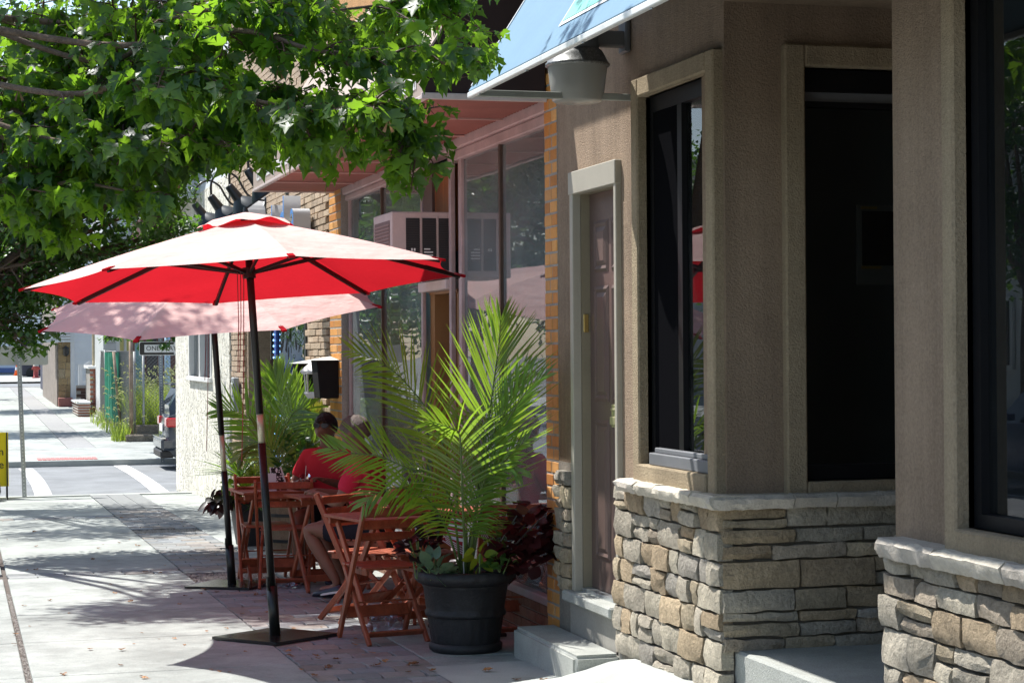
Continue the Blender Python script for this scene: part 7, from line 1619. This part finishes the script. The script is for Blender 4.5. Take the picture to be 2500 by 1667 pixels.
# ================================================================ street trees
BARK = M('bark', (.16, .115, .08), .9, .3, 9, .25, 50, .8, 25, bdist=.02); TWIG = M('twig_bark', (.10, .055, .04), .7, .2, 14)
LEAF1 = leaf_mat('maple_leaf', (.018, .055, .013), (.30, .56, .03), .46, .035, .38, .25, 2.5)
LEAF1P = leaf_mat('maple_leaf_piece', (.018, .055, .013), (.30, .56, .03), .46, .035, .38, .2, 2.5, orand=.3)
LEAF2 = leaf_mat('street_tree_leaf', (.035, .085, .02), (.12, .26, .02), .45, .06, .35, .35, 1.5)
def tree(name, label, base, h0, clumps, n, leaf, m, seed, group=None, tr=.13, lean=(0, 0)):
    """tapered trunk, limbs to each clump, a crown of small folded leaves gathered in clumps"""
    r = random.Random(seed); t = thing(name, label, 'tree', base, group); base = V(base); fork = base + V((lean[0], lean[1], h0))
    MB().tube([base + V((0, 0, -.1)), base + V((0, 0, .25)), base.lerp(fork, .55) + V((.03, 0, 0)), fork], [tr * 1.35, tr, tr * .85, tr * .7], 10).build('trunk', BARK, t, smooth=True)
    b = MB()
    for (c, rad) in clumps:
        c = V(c); mid = fork.lerp(c, .5) + V((r.uniform(-.15, .15), r.uniform(-.15, .15), .15)); b.tube([fork + V((0, 0, -.1)), mid, c], [tr * .5, tr * .28, .01], 6)
        for q in range(6): e = c + V((r.gauss(0, .5), r.gauss(0, .5), r.gauss(0, .45))) * rad; b.tube([mid.lerp(c, r.uniform(.3, 1)), e], [.012, .003], 4, caps=False)
    b.build('branch', BARK, t, smooth=True)
    b = MB(); tot = sum(q[1] ** 2 for q in clumps)
    for (c, rad) in clumps:
        subs = [V(c) + V((r.uniform(-1, 1), r.uniform(-1, 1), r.uniform(-.85, .85))) * rad * .8 for _ in range(16)]
        for _ in range(int(n * rad ** 2 / tot)):
            s = r.choice(subs); p = s + V((r.gauss(0, 1), r.gauss(0, 1), r.gauss(0, .8))) * rad * .20
            d = V((r.uniform(-1, 1), r.uniform(-1, 1), r.uniform(-1.1, .3))).normalized(); s_ = d.cross(V((r.uniform(-.5, .5), r.uniform(-.5, .5), 1))).normalized(); up_ = s_.cross(d); L = leaf * r.uniform(.7, 1.2)
            b.add([p, p + d * L * .5 + s_ * L * .36 + up_ * L * .1, p + d * L, p + d * L * .5 - s_ * L * .36 + up_ * L * .1], [(0, 1, 2), (0, 2, 3)])
    b.build('crown', m, t); return t
def cl(x, y, d, r_): return (tuple(at(x, y, d)), r_)
tA = V((-.32, 18.8, gz(18.8))); tB = V((-.3, 27.2, gz(27.2)))
dA = 19.0
tree('street_tree', 'dark leafy street tree whose low crown fills the left edge behind the umbrellas', tA, 2.1,
     [cl(60, 640, dA - .6, .62), cl(-40, 700, dA, .8), cl(30, 540, dA, .8), cl(210, 560, dA + .3, .62), cl(330, 520, dA + .6, .5), cl(400, 585, dA + .8, .36), cl(120, 450, dA, .8), cl(300, 420, dA + .4, .7), cl(440, 560, dA + 1, .22), cl(380, 450, dA + .6, .35), cl(0, 380, dA, 1), cl(160, 330, dA, .7), cl(40, 760, dA - .4, .42), cl(-60, 200, dA, 1.1), cl(60, 830, dA - .5, .22), cl(20, 790, dA - .3, .3), cl(150, 660, dA - .2, .42), cl(95, 730, dA - .2, .3), ((-.5, 18.2, 6.6), .9), ((-1.1, 17.6, 7.2), 1.0), ((-.3, 19.6, 7.0), .9), ((-.8, 16.8, 6.2), .8)], 30000, .075, LEAF2, 1, 'street trees', .14)
tree('street_tree', 'street tree near the corner, mostly hidden behind the nearer crowns', tB, 2.4,
     [((-.6, 27, 3.6), 1.0), ((.6, 26.6, 3.8), .9), ((0, 28.2, 4.4), 1.1), ((.2, 26.2, 5.0), 1.0), ((-.9, 28, 5.3), 1.1), ((1.2, 27.5, 4.6), .7), ((.9, 26.2, 3.2), .6), ((-.5, 25.0, 6.2), 1.1), ((-.1, 25.8, 6.9), 1.0), ((-1.3, 26, 7.2), 1.2), ((-.6, 24.4, 5.4), .9)], 15000, .085, LEAF2, 2, 'street trees', .13)
EXT = [((-.4, 14.2, gz(14)), [((.1, 15.2, 4.3), .8), ((.9, 15.6, 4.6), .7), ((.2, 16.3, 5.0), .8), ((-.6, 15.5, 5.2), .9)]), ]
tC = V((-.15, YF + 13, gz(YF + 13)))
tree('street_tree', 'street tree on the far pavement beyond the cross street', tC, 2.4, [((.4, YF + 11.6, 3.5), 1.2), ((1.4, YF + 12.4, 4.2), 1.0), ((-.6, YF + 12.5, 4.5), 1.4), ((.5, YF + 14, 4.8), 1.3), ((1.9, YF + 11.3, 3.9), .7), ((2.4, YF + 12.8, 4.4), .8)], 9000, .10, LEAF2, 3, 'street trees', .14)
tree('street_tree', 'second street tree along the far pavement', (-.1, YF + 27, gz(YF + 27)), 2.6, [((.4, YF + 26, 3.8), 1.3), ((1.5, YF + 27, 4.4), 1.1), ((-.6, YF + 27, 4.6), 1.5), ((.6, YF + 28.5, 5), 1.4)], 6000, .13, LEAF2, 4, 'street trees', .15)
tD = V((p1.x + 1.9, FYY + 1.2, gz(FYY))); dO = OD - .6
tree('lot_tree', 'small tree in the weedy lot with leaves hanging over the one way sign', tD, 2.3, [cl(405, 790, dO, .22), cl(400, 843, dO - .15, .10), cl(425, 818, dO, .13), cl(360, 800, dO + .4, .18), cl(300, 770, dO + 2, .5), cl(400, 760, dO + 1, .7), cl(270, 812, dO + 4, .25)], 2600, .11, LEAF2, 5, None, .07)
for k, (x, y) in enumerate(((-12.2, 13), (-12.4, 22), (-12.2, 32), (-12.4, 44), (-12.3, 54), (-12.2, 17.5), (-12.4, 27), (-12.3, 37.5))):
    tree('roadside_tree', ('first', 'third', 'fifth', 'seventh', 'farthest', 'second', 'fourth', 'sixth')[k] + ' broad green roadside tree along the opposite side of the main street', (x, y, .0), 2.6, [((x + random.uniform(-1.2, 1.2), y + random.uniform(-1.6, 1.6), 3.6 + random.uniform(0, 3)), random.uniform(1.0, 1.6)) for _ in range(8)], 5000, .17, LEAF2, 20 + k, 'trees across the main street', .18)
for k, (x, y) in enumerate(((-5.5, 66), (-8.5, 74), (-4.2, 80), (-11, 84), (-6.5, 90), (-9, 60))):
    tree('roadside_tree', ('first', 'second', 'third', 'fourth', 'fifth', 'sixth')[k] + ' tall green tree far up the left side of the main street', (x, y, -.3), 2.0, [((x + random.uniform(-2, 2), y + random.uniform(-1.6, 1.6), 2.4 + random.uniform(0, 7)), random.uniform(1.4, 2.2)) for _ in range(11)], 3500, .34, LEAF2, 60 + k, 'trees across the main street', .2)
# ---------------------------------------------------------------- the near maple: low boughs over the pavement
NT = V((-.34, 8.3, gz(8.3)))
mt = thing('maple_tree', 'near maple whose low boughs of broad leaves hang over the top left', 'tree', NT)
fork = NT + V((0, 0, 2.9))
MB().tube([NT + V((0, 0, -.1)), NT + V((0, 0, .3)), NT + V((-.03, .02, 1.6)), fork, NT + V((.05, .1, 4.4)), NT + V((0, .1, 6))], [.17, .125, .115, .10, .06, .02], 12).build('trunk', BARK, mt, smooth=True)
def lp(s):
    """a five lobed pointed leaf along +Y, folded and cupped"""
    r = random.Random(s); o = [(0, 0), (.16, -.04), (.30, .06), (.44, .10), (.36, .26), (.50, .46), (.34, .50), (.28, .62), (.14, .74), (0, 1.05), (-.14, .74), (-.28, .62), (-.34, .50), (-.50, .46), (-.36, .26), (-.44, .10), (-.30, .06), (-.16, -.04)]
    vs = []
    cup = r.uniform(.05, .28); drp = r.uniform(.08, .3)
    for (x, y) in o: x *= r.uniform(.88, 1.1); y *= r.uniform(.94, 1.06); vs.append((x, y, abs(x) * cup - drp * max(0, y) ** 2 + r.uniform(-.02, .02)))
    c = len(vs); vs += [(0, .3, -.03 - drp * .09), (0, .62, -.03 - drp * .38)]
    n = len(o); fs = []
    for i in range(n):
        j = (i + 1) % n; m = c if (o[i][1] + o[j][1]) / 2 < .5 else c + 1; fs.append((i, j, m))
    fs += [(7, c + 1, c), (c, c + 1, 11)]
    return vs, fs
LV = [lp(i) for i in range(8)]; LM = []
for i, (vs, fs) in enumerate(LV):
    me = MB().add(vs, fs).mesh('leaf', True); me.materials.append(LEAF1P); LM.append(me)
rl_ = random.Random(12); leaves = []; tw = MB(); br = MB()
def leaf_at(p, out):
    L = rl_.choice((.04, .055, .065, .075, .085, .095)) * rl_.uniform(.85, 1.1)
    d = (out * .55 + V((rl_.uniform(-.5, .5), rl_.uniform(-.5, .5), -.75 + rl_.uniform(-.4, .5)))).normalized(); leaves.append((p, d, L, rl_.uniform(-.9, .9)))
def bough(pts, r0, nt, tl, dens, spread=.8):
    c = crom(pts, 8); br.tube(c, [r0 * (1 - .8 * i / (len(c) - 1)) for i in range(len(c))], 7)
    for _ in range(nt):
        i = rl_.randint(len(c) // 5, len(c) - 2); p = c[i]; t_ = (c[i + 1] - c[i]).normalized(); o = V((rl_.gauss(0, 1), rl_.gauss(0, 1), rl_.gauss(-.1, .45))); o = (t_ * rl_.uniform(.2, 1) + (o - t_ * o.dot(t_)).normalized() * spread).normalized(); L = tl * rl_.uniform(.5, 1.15); e = p + o * L + V((0, 0, -.15 * L)); m_ = p.lerp(e, .5) + V((0, 0, .05 * L)); tw.tube([p, m_, e], [.005, .0035, .002], 4, caps=False)
        for k in range(int(dens * 1.25)):
            u = (k + rl_.random()) / dens; q = p.lerp(m_, u * 2) if u < .5 else m_.lerp(e, u * 2 - 1); s_ = V((rl_.gauss(0, 1), rl_.gauss(0, 1), rl_.gauss(0, .4))).normalized(); q2 = q + s_ * .04; tw.tube([q, q2], [.0018, .0015], 3, caps=False); leaf_at(q2, s_)
        leaf_at(e, o)
    leaf_at(c[-1], (c[-1] - c[-2]).normalized())
def B(*a): return [fork + V((0, 0, a[0]))] + [at(*q) for q in a[1:]]
bough(B(.1, (120, 300, 8.1), (330, 200, 7.9), (560, 205, 7.7), (760, 255, 7.6), (960, 270, 7.5), (1030, 345, 7.4)), .012, 60, .17, 11)
bough(B(.3, (220, 150, 8.0), (400, 55, 7.8), (560, 20, 7.7), (760, 30, 7.7), (960, 10, 7.8), (1150, 0, 7.9)), .013, 50, .24, 11)
bough(B(.2, (250, 110, 7.7), (580, 75, 7.6), (780, 125, 7.5), (990, 128, 7.5), (1165, 125, 7.4)), .016, 40, .13, 7, .7)
bough(B(-.1, (100, 360, 7.9), (300, 290, 7.8), (480, 290, 7.7), (640, 320, 7.6), (840, 330, 7.5)), .016, 60, .15, 10)
bough(B(-.1, (120, 340, 7.7), (260, 330, 7.6), (420, 335, 7.5), (560, 345, 7.5)), .012, 40, .14, 9)
bough(B(-.3, (60, 440, 7.9), (190, 445, 7.7), (320, 468, 7.6), (440, 488, 7.5)), .012, 22, .13, 8)
bough(B(-.3, (20, 450, 8.3), (70, 480, 8.1), (120, 520, 8.0), (160, 575, 7.9)), .012, 18, .14, 8)
bough(B(.0, (40, 330, 8.4), (120, 370, 8.2), (230, 390, 8.0), (340, 400, 7.9)), .018, 50, .24, 11)
bough(B(.1, (30, 200, 8.5), (170, 190, 8.3), (300, 175, 8.2), (470, 200, 8.1)), .013, 80, .34, 12)
bough(B(.3, (30, 60, 8.6), (180, 70, 8.5), (340, 20, 8.3), (520, -60, 8.2)), .013, 70, .36, 11)
bough(B(.0, (150, 230, 7.4), (400, 170, 7.2), (600, 240, 7.2), (800, 270, 7.15), (950, 250, 7.1)), .014, 50, .15, 9)
bough(B(.2, (300, 60, 8.4), (600, -20, 8.5), (850, 60, 8.6), (1000, 90, 8.6)), .016, 40, .2, 9)
bough(B(-.2, (-60, 400, 8.0), (-10, 430, 7.8), (50, 490, 7.7)), .012, 18, .17, 9)
bough(B(.1, (-40, 280, 8.3), (60, 290, 8.1), (180, 280, 8.0), (300, 260, 7.9)), .016, 60, .3, 11)
def low(q):
    k = 7.5 / (q[0] - CAM).dot(FW); x = q[0].x * k; z = (q[0].z - CAM.z) * k; return z < (.30 if x < .42 else .44 if x < .80 else .70 if x < 1.36 else .63)
leaves[:] = [q for q in leaves if not low(q)]
# the upper crown, above the picture, that shades the boughs
for (a, b_, c_) in (((-.2, 8.6, 4.2), (.6, 9.0, 4.6), (1.4, 9.3, 4.7)), ((-.2, 8.4, 4.6), (.5, 8.3, 5.2), (1.3, 8.2, 5.5)), ((-.3, 8.3, 4.5), (-1.0, 8.8, 5.0), (-1.7, 9.2, 5.3)), ((-.3, 8.4, 5), (-.2, 9.4, 5.6), (.0, 10.2, 5.8)), ((-.2, 8.6, 4.0), (.3, 9.4, 4.1), (.9, 10.0, 4.2)), ((-.3, 8.2, 4.6), (.2, 7.4, 5.1), (.9, 6.8, 5.2)), ((-.3, 8.4, 5), (.6, 8.9, 5.6), (1.6, 9.3, 5.9)), ((-.2, 8.5, 3.9), (.5, 8.8, 3.9), (1.2, 9.0, 4.0))): bough([fork + V((0, 0, .8)), V(a), V(b_), V(c_)], .03, 24, .5, 9)
br.build('bough', BARK, mt, smooth=True); tag(tw.build('twig', TWIG, mt, smooth=True), kind='stuff')
def lmat(p, d, L, roll): return Matrix.Translation(p) @ d.to_track_quat('Y', 'Z').to_matrix().to_4x4() @ Matrix.Rotation(roll, 4, 'Y') @ Matrix.Scale(L, 4)
def shown(q):
    v = q[0] - CAM; z = v.dot(FW); x = 1250 + FPX * v.dot(RT) / z; y = 833.5 - FPX * v.dot(UP) / z; return 0 < x < 2500 and 0 < y < 1667, z
leaves.sort(key=lambda q: (not shown(q)[0], shown(q)[1] / q[2]))
for q in leaves[:295]:
    o = bpy.data.objects.new('leaf', rl_.choice(LM)); COL.objects.link(o); o.parent = mt; o.matrix_parent_inverse = world_of(mt).inverted(); o.matrix_basis = lmat(*q)
b = MB()
for q in leaves[295:]:
    vs, fs = rl_.choice(LV); T = lmat(*q); b.add([T @ V(v) for v in vs], fs)
tag(b.build('leaf', LEAF1, mt, smooth=True), kind='stuff')
# winged seeds hanging in the shade of the boughs
sm_ = leaf_mat('winged_seed', (.42, .22, .13), (.5, .28, .15), .4, .03); b = MB()
for _ in range(46):
    q = rl_.choice(leaves[:700]); p = q[0] + V((0, 0, -.03))
    for s in (-1, 1): b.add([p, p + V((s * .008, 0, -.012)), p + V((s * .022, .004, -.04)), p + V((s * .010, .004, -.045))], [(0, 1, 2, 3)])
tag(b.build('winged_seed', sm_, mt), kind='stuff')
# ---------------------------------------------------------------- fallen leaves
FL = leaf_mat('dry_leaf', (.30, .14, .05), (.3, .14, .04), .2, .04, .5, .3, 20, orand=.5); rf = random.Random(77)
FM = []
for i in range(5):
    vs, fs = LV[i]; me = MB().add([(x, y, .10 + .25 * abs(x) + rf.uniform(0, .16)) for x, y, z in vs], fs).mesh('fallen_leaf'); me.materials.append(FL); FM.append(me)
spots = [(1020, 1622, 1.4), (1180, 1640, 1.1), (1265, 1662, 1), (930, 1625, 1.2), (940, 1613, .8), (775, 1605, .9), (830, 1612, 1), (808, 1628, 1), (870, 1577, .8), (915, 1597, .8), (1055, 1640, .8), (995, 1642, .7), (298, 1587, .9), (345, 1657, .9), (710, 1592, .8), (155, 1646, .8), (220, 1586, .7), (40, 1550, .9), (275, 1449, .8), (325, 1470, 1), (330, 1333, 1.1), (290, 1326, 1), (360, 1398, .9), (395, 1400, .8), (230, 1365, .8), (90, 1392, .9), (120, 1466, .7), (500, 1440, .7), (455, 1456, .7), (620, 1455, .9), (640, 1456, .8), (530, 1445, .7), (700, 1602, .9), (600, 1430, .7), (80, 1300, 1.1), (85, 1335, .8), (240, 1340, .8), (300, 1265, .9), (446, 1275, .8), (1330, 1662, .9), (770, 1650, .9)]
for k in range(60): spots.append((rf.uniform(0, 900), rf.uniform(1260, 1660), rf.uniform(.35, .7)))
for (x, y, s) in spots:
    p = G(x, y); o = bpy.data.objects.new('fallen_leaf', rf.choice(FM)); COL.objects.link(o); L = .055 * s; o.scale = (L, L, L * .8); o.rotation_euler = (rf.uniform(-.2, .2), rf.uniform(-.2, .2), rf.uniform(0, 6.28)); o.location = (p.x, p.y, gz(p.y) + .003)
    tag(o, 'dry brown leaf fallen on the pavement', 'fallen leaf', 'dry leaves scattered over the pavement')
